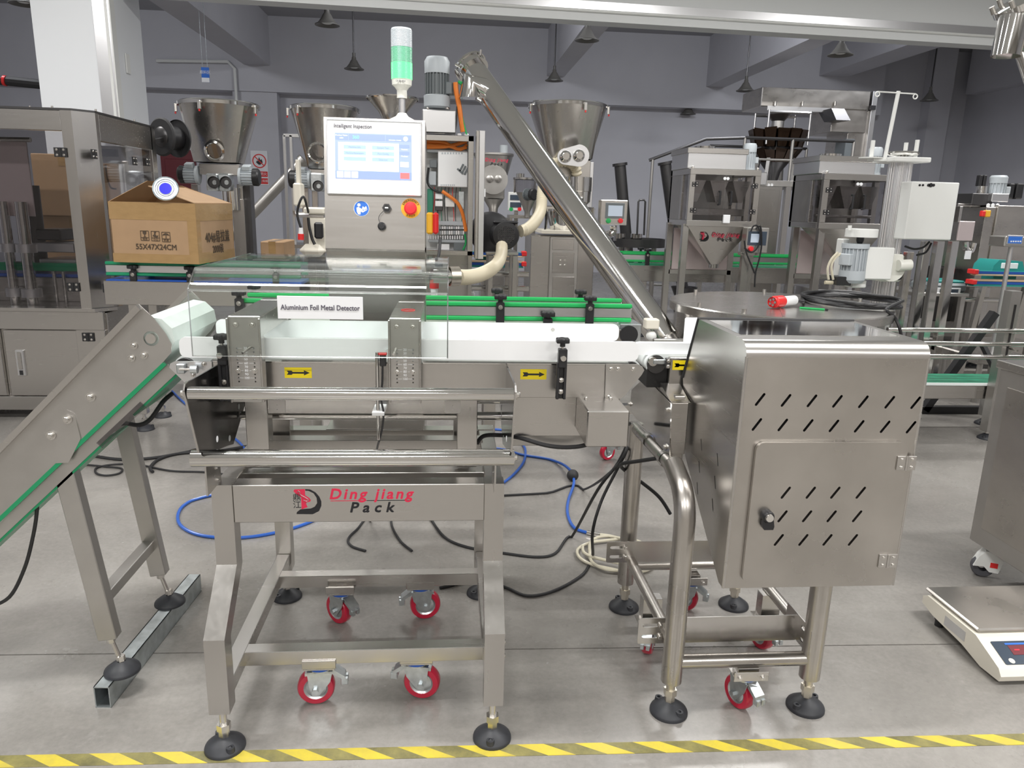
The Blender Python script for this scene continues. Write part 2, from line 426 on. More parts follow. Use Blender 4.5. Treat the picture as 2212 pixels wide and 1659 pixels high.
# ------------------------------------------------------------------ small shared pieces
def g_bolt(g):
    g.lathe([(.0, .0075), (.0042, .0075), (.0055, .006), (.0055, .002), (.0085, .002), (.0085, 0)], n=12)
def bolt(parent, p, d=(0, -1, 0), s=1., m='bolt_steel'):
    return inst('bolt', 'bolt', g_bolt, m, parent, aim(Vector(p), d) @ Matrix.Scale(s, 4))
def g_knob(g):
    n = 36; pr = []
    for h, k in ((0, .93), (.003, 1), (.013, 1), (.016, .9)):
        pr.append([((.021+.003*math.cos(6*2*PI*i/n))*k*math.cos(2*PI*i/n), (.021+.003*math.cos(6*2*PI*i/n))*k*math.sin(2*PI*i/n), h+.012) for i in range(n)])
    for a, b in zip(pr, pr[1:]): g.loft(a, b, False)
    g.add(pr[-1], [tuple(range(n))]); g.add(pr[0], [tuple(reversed(range(n)))])
    g.cyl((0, 0, 0), (0, 0, .014), .009, n=12)
def knob(parent, p, d=(0, 0, 1), s=1.): return inst('knob', 'knob', g_knob, 'black', parent, aim(Vector(p), d) @ Matrix.Scale(s, 4))
def g_pad(g):
    g.lathe([(.012, .034), (.020, .030), (.030, .024), (.048, .010), (.050, .005), (.050, 0), (0, 0)], n=32)
def g_ear(g): g.lathe([(.005, .012), (.010, .012), (.0115, 0), (.005, 0), (.005, .012)], n=14)
def foot(parent, x, y, ztop, s=1., z0=0., ear=.6, nut='bolt_steel', r=.0075):
    f = inst('levelling_foot', 'pad', g_pad, 'foot_rubber', parent, TR((x, y, z0), ear) @ Matrix.Scale(s, 4), label='black rubber levelling foot')
    for k in (0, 1):
        a = ear+k*PI; inst('screw_ear', 'ear', g_ear, 'foot_rubber', f, TR((x+.037*s*math.cos(a), y+.037*s*math.sin(a), z0+.0115*s)))
    G().cyl((x, y, z0+.03*s), (x, y, ztop+.002), r*1.25, n=12).build('threaded_rod', nut, f)
    g = G(); zz = z0+.034*s
    g.cyl((x, y, zz), (x, y, zz+.016*s), .0135*s, n=6); g.cyl((x, y, zz+.018*s), (x, y, zz+.036*s), .0175*s, n=6)
    g.build('hex_nut', nut, f)
    return f
def g_cwheel(g): g.lathe([(.030, -.014), (.044, -.0145), (.0475, -.009), (.0475, .009), (.044, .0145), (.030, .014)], axis='Y', n=32)
def g_chub(g): g.lathe([(.008, -.0135), (.020, -.0135), (.026, -.011), (.031, -.0145), (.031, .0145), (.026, .011), (.020, .0135), (.008, .0135)], axis='Y', n=24)
def g_cfork(g):
    for sgn in (-1, 1):
        g.prism([(-.034, .098), (.030, .098), (.024, .070), (-.006, .030), (-.022, .030), (-.030, .060)], 'Y', sgn*.0185, sgn*.0215)
        g.cyl((-.014, sgn*.0215, .0475), (-.014, sgn*.030, .0475), .0085, n=6)
    g.box(-.034, .030, -.0215, .0215, .0965, .1)
    g.lathe([(.018, .099), (.030, .101), (.030, .106), (.012, .108)], n=20)
def g_cring(g): g.lathe([(.024, .1055), (.033, .107), (.033, .113), (.024, .114)], n=24)
def g_cplate(g): g.box(-.040, .040, -.034, .034, .113, .1165, .001)
def g_cbrake(g):
    g.prism([(-.04, .094), (.028, .104), (.060, .080), (.064, .066), (.056, .072), (.024, .092), (-.04, .086)], 'Y', -.016, .016)
    g.box(.050, .068, -.014, -.003, .054, .072, .001); g.box(.050, .068, .003, .014, .054, .072, .001)
def caster(parent, x, y, rz, s=1., wheel='red_pu', hub='zinc', top=None, pl='steel'):
    M = TR((x, y, 0), rz) @ Matrix.Scale(s, 4)
    c = inst('caster', 'cfork', g_cfork, 'zinc', parent, M, label='zinc swivel caster fork')
    Mw = M @ Matrix.Translation((-.014, 0, .0475))
    inst('wheel', 'cwheel', g_cwheel, wheel, c, Mw); inst('hub', 'chub', g_chub, hub, c, Mw)
    inst('swivel_ring', 'cring', g_cring, 'blue', c, M)
    inst('brake_pedal', 'cbrake', g_cbrake, 'zinc', c, M)
    p = inst('mount_plate', 'cplate', g_cplate, pl, c, TR((x, y, 0)) @ Matrix.Scale(s, 4))
    for sx in (-1, 1): bolt(c, (x+sx*.03*s, y-.024*s, .1165*s), (0, 0, 1), .9)
    if top: G().box(x-.02, x+.02, y-.02, y+.02, .116*s, top).build('caster_post', 'steel', c)
    return c
def logo(parent, o, ux, uz, wpx, k):      # k = metres per logo unit, units of the printed mark, origin top left
    def P(pts): return [(x*k, -y*k) for x, y in pts]
    M = plane_M(o, ux, uz)
    plate('logo_mark', [P([(160, 5), (220, 10), (285, 50), (330, 110), (352, 170), (350, 230), (320, 300), (240, 342), (40, 338), (45, 312), (90, 275), (220, 265), (270, 240), (300, 190), (295, 120), (260, 60), (200, 28), (160, 25)])], .0004, M, 'logo_black', parent)
    plate('logo_mark', [P([(15, 32), (24, 12), (40, 8), (155, 5), (155, 88), (205, 125), (224, 155), (214, 172), (165, 183), (165, 212), (180, 245), (105, 275), (105, 112), (50, 72)])], .0004, M, 'logo_red', parent)
    g = G(); g.tube([Vector((x*k, -y*k, .0003)) for x, y in ((60, 50), (75, 30), (92, 45), (95, 75), (160, 118), (195, 150), (170, 165), (130, 150))], 5*k, 4, sub=4)
    g.build('logo_ribbon', 'steel', parent, M=M)
    for ch, yy in (('鼎', 120), ('江', 220)):
        text(ch, 105*k, M @ Matrix.Translation((52*k, -yy*k, 0)), 'logo_black', parent, name='logo_character')
    text('Ding jiang', 195*k, M @ Matrix.Translation((965*k, -80*k, 0)), 'logo_red', parent, shear=.22, bold=5*k, spacing=1.28, sx=1.02)
    G().box(465*k, 915*k, -169*k, -161*k, -.0002, .0002).build('underline', 'logo_red', parent, M=M)
    G().box(915*k, 1465*k, -169*k, -161*k, -.0002, .0002).build('underline', 'logo_black', parent, M=M)
    text('Pack', 190*k, M @ Matrix.Translation((970*k, -262*k, 0)), 'logo_black', parent, shear=.22, bold=5*k, spacing=1.6, sx=1.05)
def arrow_sticker(parent, x0, x1, y, z0, z1):
    s = G().box(x0, x1, y-.0006, y, z0, z1).build('arrow_sticker', 'yellow', parent, label='yellow sticker with black arrow')
    k = (x1-x0)/100; h = (z0+z1)/2
    plate('arrow', [[(8, 8), (26, 8), (30, 3.5), (72, 3.5), (71, 10), (93, 0), (71, -10), (72, -3.5), (30, -3.5), (26, -8), (8, -8), (14, 0)][::-1]], .0003, front(x0, y-.0009, h) @ Matrix.Scale(k, 4), 'ink', s)
    return s
# ================================================================== SETTING
FA = math.radians(-1.3)
fl = struct(G().box(-9, 11, -6, 18, -.06, -.012).build('floor', 'dark_inside'))
for i, (y0, y1) in enumerate(((-6, -2.4), (-2.4, 2.058), (2.058, 6.5), (6.5, 11), (11, 18.4))):
    for j, (x0, x1) in enumerate(((-9, -4.2), (-4.2, 6.4), (6.4, 11.2))):
        G().box(x0+.0025, x1-.0025, y0+.0025, y1-.0025, -.03, 0).build('concrete_slab', 'concrete', fl, M=Matrix.Rotation(FA, 4, 'Z'))
tp = G().box(-3.2, 3.6, -.0205, .0205, 0, .0012).build('floor_marking_tape', 'hazard_tape', M=TR((0, 1.614, 0), math.radians(-1.15)))
tag(tp, 'worn yellow and black striped hazard tape stuck along the floor', 'floor tape')
WB = 16.0
struct(G().box(-9, 11, WB, WB+.2, 0, 5).build('wall_back', 'wall_grey'))
struct(G().box(-9.2, -9, -6, WB+.2, 0, 5).build('wall_left', 'wall_grey'))
struct(G().box(11, 11.2, -6, WB+.2, 0, 5).build('wall_right', 'wall_grey'))
struct(G().box(-9, 11, -6.2, -6, 0, 5).build('wall_front', 'wall_front'))
struct(G().box(-9, 11, 9.15, WB+.2, 4.75, 4.95).build('ceiling', 'ceiling_grey'))
struct(G().box(-9, 11, -6, 9.0, NEARZ, NEARZ+.1).build('ceiling', 'soffit_white'))
zb = at(1200, 222, Y=WB-.35).z
struct(G().box(-9, at(1640, 245, Y=WB-.35).x+2.6, WB-.35, WB, zb, 4.75).build('beam', 'wall_grey'))
# header over the opening with its aluminium edge strip
HM = TR((0, 8.885, 0), math.atan2(9.313-8.833, 7.046+1.848))
hd = struct(G().box(-8.6, 10.8, .0, .22, 3.40, 4.72).build('header_panel', 'soffit_white', M=HM))
G().box(-8.6, 10.8, -.02, 0, 3.515, 3.60).build('edge_strip', 'aluminium', hd, M=HM)
G().box(-8.6, 10.8, -.028, 0, 3.485, 3.515, .01).build('edge_bead', 'white_paint', hd, M=HM)
# ceiling beams running away from the camera
for px0, py0, wd in ((555, 140, .5), (1200, 165, .35), (1545, 188, .38), (1800, 165, .6), (2110, 205, .5)):
    p = at(px0, py0, Y=WB-.35)
    struct(G().box(p.x-wd/2, p.x+wd/2, 9.55, WB-.35, p.z, 4.75).build('beam', 'wall_grey'))
# pilasters on the back wall
for px0, px1 in ((505, 600), (2005, 2050)):
    struct(G().box(at(px0, 250, Y=WB-.3).x, at(px1, 250, Y=WB-.3).x, WB-.3, WB, 0, 4.75).build('pilaster', 'wall_grey'))
# white panel column
cl0, cl1 = at(78, 120, Y=8.5).x, at(245, 120, Y=8.5).x
cz = struct(G().box(cl0, cl1, 8.5, 9.3, 0, NEARZ).build('column', 'panel_white'))
G().box(cl1-.16, cl1+.003, 8.492, 8.5, 0, NEARZ).build('corner_strip', 'aluminium', cz)
G().box(cl1-.045, cl1-.02, 8.488, 8.493, 0, NEARZ).build('corner_strip', 'white_paint', cz)
G().box(cl1, cl1+.012, 8.49, 8.60, 0, NEARZ).build('corner_strip', 'white_paint', cz)
p = at(275, 138, X=cl1+.003)
G().box(p.x, p.x+.012, p.y-.05, p.y+.05, p.z-.1, p.z+.1, .004).build('switch_plate', 'white_paint', cz)
# left room behind: ducts on the wall, pipe
struct(G().box(-9, -5.2, WB-.25, WB, 3.55, 4.75).build('beam', 'wall_white'))
pw = WB-.42
p0, p1 = at(338, 131, Y=pw), at(492, 133, Y=pw)
q = G().tube([p0, p1, p1+Vector((.12, 0, -.12)), p1+Vector((.12, 0, -.9))], .03, 8).build('conduit_pipe', 'white_paint')
tag(q, 'thin white conduit pipe bending down along the far wall', 'pipe')
q = G().box(at(340, 0, Y=WB).x, at(500, 0, Y=WB).x, WB-.3, WB, at(420, 172, Y=WB-.3).z, 4.0).build('trim_1', 'wall_white'); struct(q)
p0, p1 = at(-10, 172, Y=9.9), at(86, 182, Y=9.9)
q = G().tube([p0+Vector((-.6, 0, .05)), p0, p1, p1+Vector((.4, 0, -.02))], .055, 10).build('air_duct_hose', 'black_rubber')
tag(q, 'black padded hose running level behind the white column', 'hose')
q = G().cyl(at(8, 174, Y=9.89), at(14, 175, Y=9.89), .06, n=12).build('red_band', 'red', q)
# maroon door
p0, p1 = at(345, 322, Y=WB-.06), at(420, 322, Y=WB-.06)
dr = struct(G().box(p0.x, p1.x, WB-.06, WB, 0, p0.z).build('door_1', 'wood_door'))
for a, b in ((.12, .48), (.52, .92)):
    xs = p1.x-p0.x; G().box(p0.x+.12*xs, p1.x-.12*xs, WB-.075, WB-.06, a*p0.z, b*p0.z, .02).build('door_panel', 'wood_door', dr)
# no-open-flame poster
def poster():
    Y = WB-.305; a = at(541, 325, Y=Y); b = at(581, 400, Y=Y)
    x0, x1, z1, z0 = a.x, b.x, a.z, b.z; W, Hh = x1-x0, z1-z0
    s = tag(G().box(x0, x1, Y-.006, Y, z0, z1).build('warning_poster', 'paper'), 'no open flame poster, red and white, on the far wall pilaster', 'poster')
    M = front((x0+x1)/2, Y-.0075, z1-.30*Hh); R = .42*W
    plate('prohibition_ring', [circ(0, 0, R, 28), circ(0, 0, R*.84, 28)], .001, M, 'red', s)
    plate('flame', [[(-.05*W, -.22*W), (-.2*W, -.08*W), (-.12*W, .05*W), (-.1*W, -.03*W), (0, .24*W), (.06*W, .06*W), (.14*W, .12*W), (.2*W, -.08*W), (.05*W, -.22*W)]], .001, M, 'ink', s)
    G().obox((0, 0, .0005), (R*1.8, R*.14, .001), Matrix.Rotation(-PI/4, 3, 'Z')).build('prohibition_bar', 'red', s, M=M)
    for k, (za, zb2, t) in enumerate(((.60, .76, '禁止明火'), (.80, .97, '禁止吸烟'))):
        G().box(x0+(.04 if k == 0 else .30)*W, x1-.04*W, Y-.0075, Y-.006, z1-zb2*Hh, z1-za*Hh).build('red_band', 'red', s)
        text(t, (.21 if k == 0 else .16)*W, front((x0+x1)/2+(0 if k == 0 else .13*W), Y-.0085, z1-(za+zb2)/2*Hh), 'paper', s)
    plate('prohibition_ring', [circ(0, 0, .11*W, 20), circ(0, 0, .085*W, 20)], .001, front(x0+.16*W, Y-.0075, z1-.885*Hh), 'red', s)
poster()
# hanging blue sign
def hang_sign():
    Y = 11.5; a = at(434, 145, Y=Y); b = at(453, 178, Y=Y)
    s = tag(G().box(a.x, b.x, Y, Y+.012, b.z, a.z).build('hanging_sign', 'sign_blue'), 'small blue sign hanging on wires by the far wall', 'sign')
    G().box(a.x, b.x, Y-.001, Y, b.z, b.z+.06).build('sign_strip', 'paper', s)
    text('原料区', .05, front((a.x+b.x)/2, Y-.002, (a.z+b.z)/2+.03), 'paper', s)
    for x in (a.x+.02, b.x-.02): G().cyl((x, Y+.006, a.z), (x, Y+.006, 4.75), .004, n=6).build('hanging_wire', 'zinc', s)
hang_sign()
# pendant lamps (unlit)
def g_shade(g): g.lathe([(.015, .20), (.033, .186), (.037, .15), (.056, .127), (.075, .09), (.108, .045), (.13, .022), (.16, .009), (.16, 0), (.127, .008), (.075, .037), (.022, .075), (0, .075)], n=28)
def pendant(px, py, wpx, lab):
    Y = .32/wpx*FPX if wpx > 34 else WB-.17; p = at(px, py, Y=Y)
    t = thing('pendant_lamp', 'unlit '+lab, 'pendant lamp', (p.x, Y, p.z), 0, 'pendant lamps under the far ceiling')
    M = TR((p.x, Y, p.z))
    inst('lamp_shade', 'shade', g_shade, 'lamp_shade', t, M)
    G().cyl((p.x, Y, p.z+.19), (p.x, Y, 4.75 if Y > 9.4 else NEARZ), .012, n=8).build('hanging_rod', 'dark_metal', t)
    G().cyl((p.x, Y, p.z+.19), (p.x, Y, p.z+.25), .026, n=10).build('lamp_holder', 'lamp_shade', t)
    G().lathe([(.0, .015), (.05, .02), (.08, .035), (.05, .07)], (p.x, Y, p.z), n=16).build('bulb', 'white_paint', t)
for a in ((707, 55, 48, 'pendant lamp close under the header above the second hopper'), (765, 150, 39, 'pendant lamp on a long rod above the touchscreen panel'), (1268, 88, 49, 'pendant lamp before the ceiling beam above the tall powder filler'), (1197, 175, 37, 'pendant lamp on a long rod above the inclined screw tube'), (1815, 120, 51, 'pendant lamp high above the bucket elevator arm'), (1610, 197, 38, 'pendant lamp beyond the beam above the logo weigh filler'), (2007, 218, 36, 'pendant lamp above the plain white control box'), (52, 10, 52, 'pendant lamp beside the white panel column'), (1486, 247, 33, 'lamp shade tucked under the far wall beam beside the weigh fillers'), (809, 210, 33, 'lamp shade tucked under the far wall beam behind the signal beacon')): pendant(*a)
# LED battens over the near bay, and casings of the added far floods
for i, (x, y, z, L, wd, tilt) in enumerate(LAMPS):
    MB = TR((x, y, z), 0, math.radians(tilt))
    t = G().box(-L/2-.02, L/2+.02, -wd/2-.02, wd/2+.02, .004, .06, .008).build('led_batten', 'white_paint', M=MB)
    if tilt: tag(t, 'added white LED flood light, unseen behind the header, brightening the far wall', 'flood light', 'added fill floods hidden behind the header')
    else: tag(t, 'slim white LED ceiling light above the machines', 'ceiling light', 'LED ceiling lights over the hall')
    for sx in (-.4, .4): G().cyl(MB @ Vector((sx*L, 0, .05)), (x+sx*L, y, 4.75 if y > 9 else NEARZ), .006, n=6).build('suspension_rod', 'zinc', t)
# ================================================================== METAL DETECTOR
def metal_detector():
    t = thing('metal_detector', 'stainless steel foil metal detector conveyor on a castered frame with touchscreen panel', 'metal detector', (-.22, 2.03, 0))
    XL, XR = (-.584, -.534), (.092, .142)
    for xa, xb in (XL, XR):
        f = [(1.635, .113), (1.685, .113), (1.685, .30), (1.82, .43), (1.82, .662), (1.77, .662), (1.77, .448), (1.635, .318)]
        G().prism(f, 'X', xa, xb).build('leg', 'steel_v', t)
        G().prism([(4.06-y, z) for y, z in f], 'X', xa, xb).build('leg', 'steel_v', t)
        xm = (xa+xb)/2
        foot(t, xm, 1.66, .113, ear=2.2 if xm < 0 else 1.4); foot(t, xm, 2.40, .113, ear=.8)
        G().box(xa+.002, xb-.002, 1.82, 2.24, .58, .66, .002).build('side_beam', 'steel', t)
        G().box(xa+.004, xb-.004, 1.686, 2.374, .135, .176, .002).build('side_rail', 'steel', t)
    for y in (1.774, 2.238):
        G().box(XL[1], XR[0], y, y+.05, .56, .66, .0015).build('cross_beam', 'steel', t)
    for y in (1.80, 2.215):
        G().box(XL[1]-.006, XR[0]+.006, y, y+.042, .135, .176, .0015).build('bottom_rail', 'steel', t)
    logo(t, (at(631, 1054, Y=1.7738).x, 1.7736, at(631, 1056, Y=1.7738).z), FX, FZ, 0, .0002)
    for x, y, rz, zt in ((-.345, 1.83, .05, .136), (-.085, 1.842, PI-.15, .136), (-.345, 2.225, -.75, .136), (-.09, 2.25, PI+.12, .136)):
        c = caster(t, x, y, rz, 1.06)
        G().box(x-.045, x+.045, y-.036, y-.030, .124, .148, .001).build('mount_tab', 'steel', c)
        G().box(x-.04, x+.04, y-.03, y+.03, .123, .136).build('spacer_block', 'steel', c)
    for z in (.205, .165): bolt(t, (XR[1], 1.70, z+.05), (1, 0, 0), 1.1)
    # guard bars and cheek plates in front
    c1 = G().cyl((-.566, 1.62, .935), (.146, 1.62, .935), .0145, n=24).build('guard_bar', 'polished', t)
    G().cyl((-.598, 1.70, .757), (.158, 1.70, .757), .0205, n=28).build('lower_roller_bar', 'polished', t)
    ck = [(1.606, .943), (1.614, .955), (1.632, .957), (2.10, .94), (2.10, .81), (1.93, .716), (1.88, .728), (1.76, .752), (1.668, .782)]
    for x, s in ((-.572, -1), (.149, 1)):
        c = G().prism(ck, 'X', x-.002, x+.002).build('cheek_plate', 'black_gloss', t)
        G().tube([(x, 1.606, .943), (x, 1.614, .956), (x, 1.632, .958)], .0024, 6).bar((x, 1.606, .943), (x, 1.668, .782), .0046, .003, (0, 1, 0)).build('plate_edge', 'steel', c)
        bolt(c, (x+s*.002, 1.62, .935), (s, 0, 0), 1.3)
        for y, z in ((1.90, .742), (2.0, .80), (1.80, .772)): G().cyl((x-s*.0025, y, z), (x-s*.002, y, z), .008, n=14).build('plate_hole', 'paper', c)
    bolt(t, (.158, 1.70, .757), (1, 0, 0), 1.3)
    for x in (-.572, .114):
        c = G().prism([(1.705, .66), (1.81, .66), (1.81, .70), (1.76, .735), (1.705, .735)], 'X', x-.002, x+.002).build('roller_bracket', 'steel', t)
        for z in (.675, .705): bolt(c, (x+.002, 1.775, z), (1, 0, 0), .5)
    # inner sub-frame
    for x0, x1 in ((-.527, -.470), (.022, .076)):
        G().box(x0, x1, 1.90, 1.95, .66, .868, .0015).build('inner_post', 'steel_v', t)
        G().box(x0-.008, x1-.008, 2.19, 2.24, .64, .868, .0015).build('inner_post', 'steel_v', t)
        G().box(x0, x1, 1.95, 2.19, .80, .86, .0015).build('inner_tie', 'steel', t)
    for y in (1.902, 2.19): G().box(-.47, .022, y, y+.045, .808, .866, .0015).build('inner_beam', 'steel', t)
    for x in (-.445, -.01):
        pl = plate('pad_plate', [rrect(-.021, .021, -.027, .027, .006), circ(0, -.006, .0016, 8), circ(0, -.018, .0016, 8)], .003, front(x+(.0 if x < -.2 else .02), 1.9005, .838), 'steel_dull', t)
    for y, z in ((1.90, .60), (2.12, .62)): G().box(XL[1]-.01, XR[0]+.01, y, y+.05, z, z+.045, .0015).build('inner_rail', 'steel', t)
    G().cyl((-.53, 2.17, .775), (.09, 2.17, .775), .011, n=14).build('tie_bar', 'polished', t)
    G().cyl((-.566, 2.0, .775), (.146, 2.0, .775), .012, n=14).build('tie_bar', 'polished', t)
    for z in (.80, .83): G().cyl((-.566, 2.08, z), (.146, 2.08, z), .011, n=14).build('tie_bar', 'polished', t)
    # conveyor
    for y0, y1 in ((1.862, 1.868), (2.132, 2.138)):
        s = G().box(-.592, .412, y0, y1, .865, .953, .001).build('side_plate', 'steel', t)
    G().prism([(1.861, .953), (1.861, .956), (1.90, .962), (1.90, .957)], 'X', -.592, .47).build('belt_lip', 'polished', t)
    e = plate('end_plate', [[(.406, .958), (.49, .958), (.502, .952), (.508, .942), (.502, .930), (.461, .874), (.450, .865), (.411, .865), (.408, .87)][::-1]], .004, front(0, 1.856, 0), 'steel_dull', t)
    for x, z in ((.419, .946), (.438, .946), (.478, .946), (.417, .871)): bolt(e, (x, 1.854, z), (0, -1, 0), .8)
    e = plate('tension_plate', [[(-.687, .950), (-.675, .956), (-.588, .956), (-.589, .893), (-.648, .893), (-.690, .940)]], .004, front(0, 1.856, 0), 'aluminium', t)
    G().box(-.668, -.648, 1.838, 1.853, .928, .952, .002).build('tension_block', 'zinc', e)
    G().cyl((-.66, 1.835, .94), (-.63, 1.835, .94), .003, n=10).build('tension_screw', 'bolt_steel', e)
    G().cyl((-.632, 1.835, .94), (-.616, 1.835, .94), .010, n=18).build('tension_knob', 'zinc', e)
    for x, z in ((-.66, .947), (-.66, .933), (-.606, .950), (-.634, .922)): bolt(e, (x, 1.853 if x < -.6 else 1.854, z), (0, -1, 0), .7)
    b = G(); n = 12
    pr = [(.478+.030*math.sin(PI*i/n), .934+.030*math.cos(PI*i/n)) for i in range(n+1)]+[(-.660-.030*math.sin(PI*i/n), .934-.030*math.cos(PI*i/n)) for i in range(n+1)]
    b.prism(pr, 'Y', 1.885, 2.115).build('belt', 'white_belt', t)
    for x in (-.66, .478): G().cyl((x, 1.872, .934), (x, 2.128, .934), .026, n=20).build('end_roller', 'dark_metal', t)
    for nm, y, x0, x1, z0, z1 in (('guide_plate', 1.848, -.660, .488, .967, 1.018), ('guide_plate', 2.116, -.652, .496, .972, 1.021)):
        g = plate(nm, [rrect(x0, x1, z0, z1, .016)], .008, front(0, y+.004, 0), 'white_plastic', t, label='white plastic belt guide plate')
        if y > 2: bolt(g, (.30, y, z1-.018), (0, -1, 0), .7)
    for x, zb0, kz in ((-.547, .865, 1.02), (.283, .875, 1.015)):
        s = G().box(x-.010, x+.012, 1.80, 1.822, .958, 1.006, .002).build('guide_bracket', 'black', t, label='black plastic guide bracket')
        G().box(x-.012, x-.005, 1.806, 1.818, zb0, .97, .001).build('bracket_rail', 'black', s); G().box(x+.006, x+.013, 1.806, 1.818, zb0, .97, .001).build('bracket_rail', 'black', s)
        G().box(x-.012, x+.013, 1.814, 1.820, zb0, .97, .001).build('bracket_back', 'black', s)
        G().cyl((x, 1.81, 1.0), (x, 1.81, 1.016), .004, n=10).build('stud', 'bolt_steel', s); knob(s, (x, 1.81, 1.011), (0, 0, 1), .78)
        G().cyl((x, 1.785, .985), (x, 1.85, .985), .007, n=14).build('guide_rod', 'bolt_steel', s)
        for z in (zb0+.02, zb0+.05): bolt(s, (x, 1.81, z), (0, -1, 0), .8)
        G().box(x-.008, x+.008, 1.82, 1.862, zb0+.02, zb0+.05).build('bracket_foot', 'black', s)
    for x0, x1 in ((-.413, -.346), (.184, .252)): arrow_sticker(t, x0, x1, 1.8615, .914, .941)
    # cover below the belt and the sensor box
    G().box(.17, .455, 1.885, 2.115, .752, .866, .002).build('drive_cover', 'steel', t)
    G().box(.17, .475, 1.90, 2.10, .72, .752, .002).build('drive_cover', 'steel_dull', t)
    m = G().box(.338, .443, 1.722, 1.884, .775, .868, .003).build('motor_cover', 'steel', t)
    G().box(.36, .42, 1.76, 1.85, .768, .776).build('cable_gland', 'black', m)
    for x in (.355, .42): bolt(m, (x, 1.84, .868), (0, 0, 1), .7)
    # detector gates
    for gi, (x0, x1) in enumerate(((-.528, -.453), (-.146, -.071))):
        holes = []
        for k in range(10):
            z = 1.0-.0092*k
            for xx in (x0+.018, x1-.018): holes.append(circ(xx, z, .0023, 8))
        gt = plate('detector_gate', [[(x0, .866), (x1, .866), (x1, 1.076), (x0, 1.076)]]+holes, .004, front(0, 1.806, 0), 'steel_dull', t)
        for xx in (x0, x1): G().box(xx-.0025, xx+.0025, 1.796, 1.83, .866, 1.074, .001).build('gate_flange', 'steel_v', gt)
        G().box(x0-.001, x1+.001, 1.8085, 2.118, 1.026, 1.0775, .002).build('gate_beam', 'steel', gt)
        G().box(x0, x1, 2.118, 2.155, .866, 1.078, .002).build('gate_rear_post', 'steel_v', gt)
        G().box(x0, x1, 1.955, 2.118, .80, .866).build('gate_base', 'steel', gt)
        for xx in (x0+.018, x1-.018):
            for z in (1.058, .945): bolt(gt, (xx, 1.803, z), (0, -1, 0), .85)
            for k in range(10): G().box(min(xx, xx+(.012 if xx < (x0+x1)/2 else -.012)), max(xx, xx+(.012 if xx < (x0+x1)/2 else -.012)), 1.8036, 1.8039, .9997-.0092*k, 1.0003-.0092*k).build('scale_tick', 'paper', gt) if k % 2 == 0 else None
        for k, s_ in enumerate(('20', '30', '40', '50', '60', '70', '80', '90', '100')):
            text(s_, .0085, front((x0+x1)/2, 1.8036, 1.0-.0092*k), 'paper', gt, name='scale_number')
        xs = x1-.022 if gi == 0 else x0+.016
        G().cyl((xs, 1.80, 1.004), (xs-.012*(1 if gi == 0 else .3), 1.765, .996), .0028, n=10).build('set_screw', 'bolt_steel', gt)
    s = G().torus((-.108, 1.95, 1.0783), .018, .0008, 20, 4).build('warning_mark', 'red', t)
    # photo eye on a rod
    r = G().cyl((-.176, 1.80, .77), (-.176, 1.80, .994), .0042, n=12).build('sensor_rod', 'polished', t)
    G().box(-.170, -.154, 1.794, 1.806, .960, .990, .002).build('photo_eye', 'black', r); G().box(-.172, -.152, 1.793, 1.807, .988, .993, .001).build('photo_eye_cap', 'red', r)
    G().tube([(-.163, 1.80, .962), (-.164, 1.797, .92), (-.168, 1.795, .88), (-.162, 1.795, .84), (-.168, 1.80, .79), (-.182, 1.82, .74), (-.184, 1.84, .70)], .0025, 6, sub=5).build('sensor_cable', 'black', r)
    G().box(-.190, -.160, 1.79, 1.903, .835, .845, .001).build('rod_clamp', 'white_plastic', r)
    G().torus((-.176, 1.80, .905), .006, .001, 12, 4).build('cable_tie', 'black', r)
    rf = G().lathe([(0, 0), (.011, 0), (.011, .003), (0, .003)], (-.150, 1.843, .985), 20, 'Y').build('reflector', 'white_belt', t)
    # acrylic tunnel cover
    ac = G().shell([(1.776, .985), (1.776, 1.138), (1.780, 1.148), (1.826, 1.183), (1.838, 1.188), (2.345, 1.190)], 'X', -.605, -.004, -.004).build('acrylic_cover', 'acrylic', t, label='clear folded acrylic guard')
    for x in (-.605, -.004):
        G().tube([(x, 1.776, .985), (x, 1.776, 1.138), (x, 1.780, 1.148), (x, 1.826, 1.183), (x, 1.838, 1.188), (x, 2.345, 1.190)], .0014, 4).build('cover_edge', 'acrylic_edge', ac)
    for y, z, rr in ((1.776, .986, .0012), (1.777, 1.142, .003), (1.832, 1.186, .003)): G().cyl((-.605, y, z), (-.004, y, z), rr, n=8).build('cover_edge', 'acrylic_edge', ac)
    # control cabinet
    X0, X1 = -.381, -.077
    cb = G(); low = [(2.358, 1.215), (2.362, 1.20), (2.385, 1.165), (2.388, 1.15), (2.388, .66), (2.49, .66), (2.49, 1.215)]
    G().prism(low, 'X', X0, X1).build('cabinet_column', 'steel', t)
    prof = [(2.35, 1.599), (2.35, 1.21), (2.355, 1.205), (2.47, 1.205), (2.47, 1.599)]
    c = cb.prism(prof, 'X', X0, X1).build('control_cabinet', 'steel', t, label='brushed steel control cabinet')
    G().box(X0, X1, 2.24, 2.49, .58, .662, .002).build('cabinet_foot', 'steel', t)
    h = G().box(-.371, -.0885, 2.338, 2.35, 1.373, 1.591, .003).build('screen_bezel', 'white_plastic', c, label='white touchscreen bezel')
    for a in ((-.372, -.0875, 1.372, 1.3755), (-.372, -.0875, 1.5885, 1.592), (-.372, -.3685, 1.372, 1.592), (-.091, -.0875, 1.372, 1.592)): G().box(a[0], a[1], 2.336, 2.35, a[2], a[3], .001).build('bezel_rim', 'aluminium', c)
    text('Intelligent Inspection', .0165, front(-.350, 2.3372, 1.572), 'ink_soft', c, shear=.12, align='LEFT', sx=.82)
    x0, x1, z0, z1 = -.346, -.117, 1.418, 1.552; W, Hh = x1-x0, z1-z0
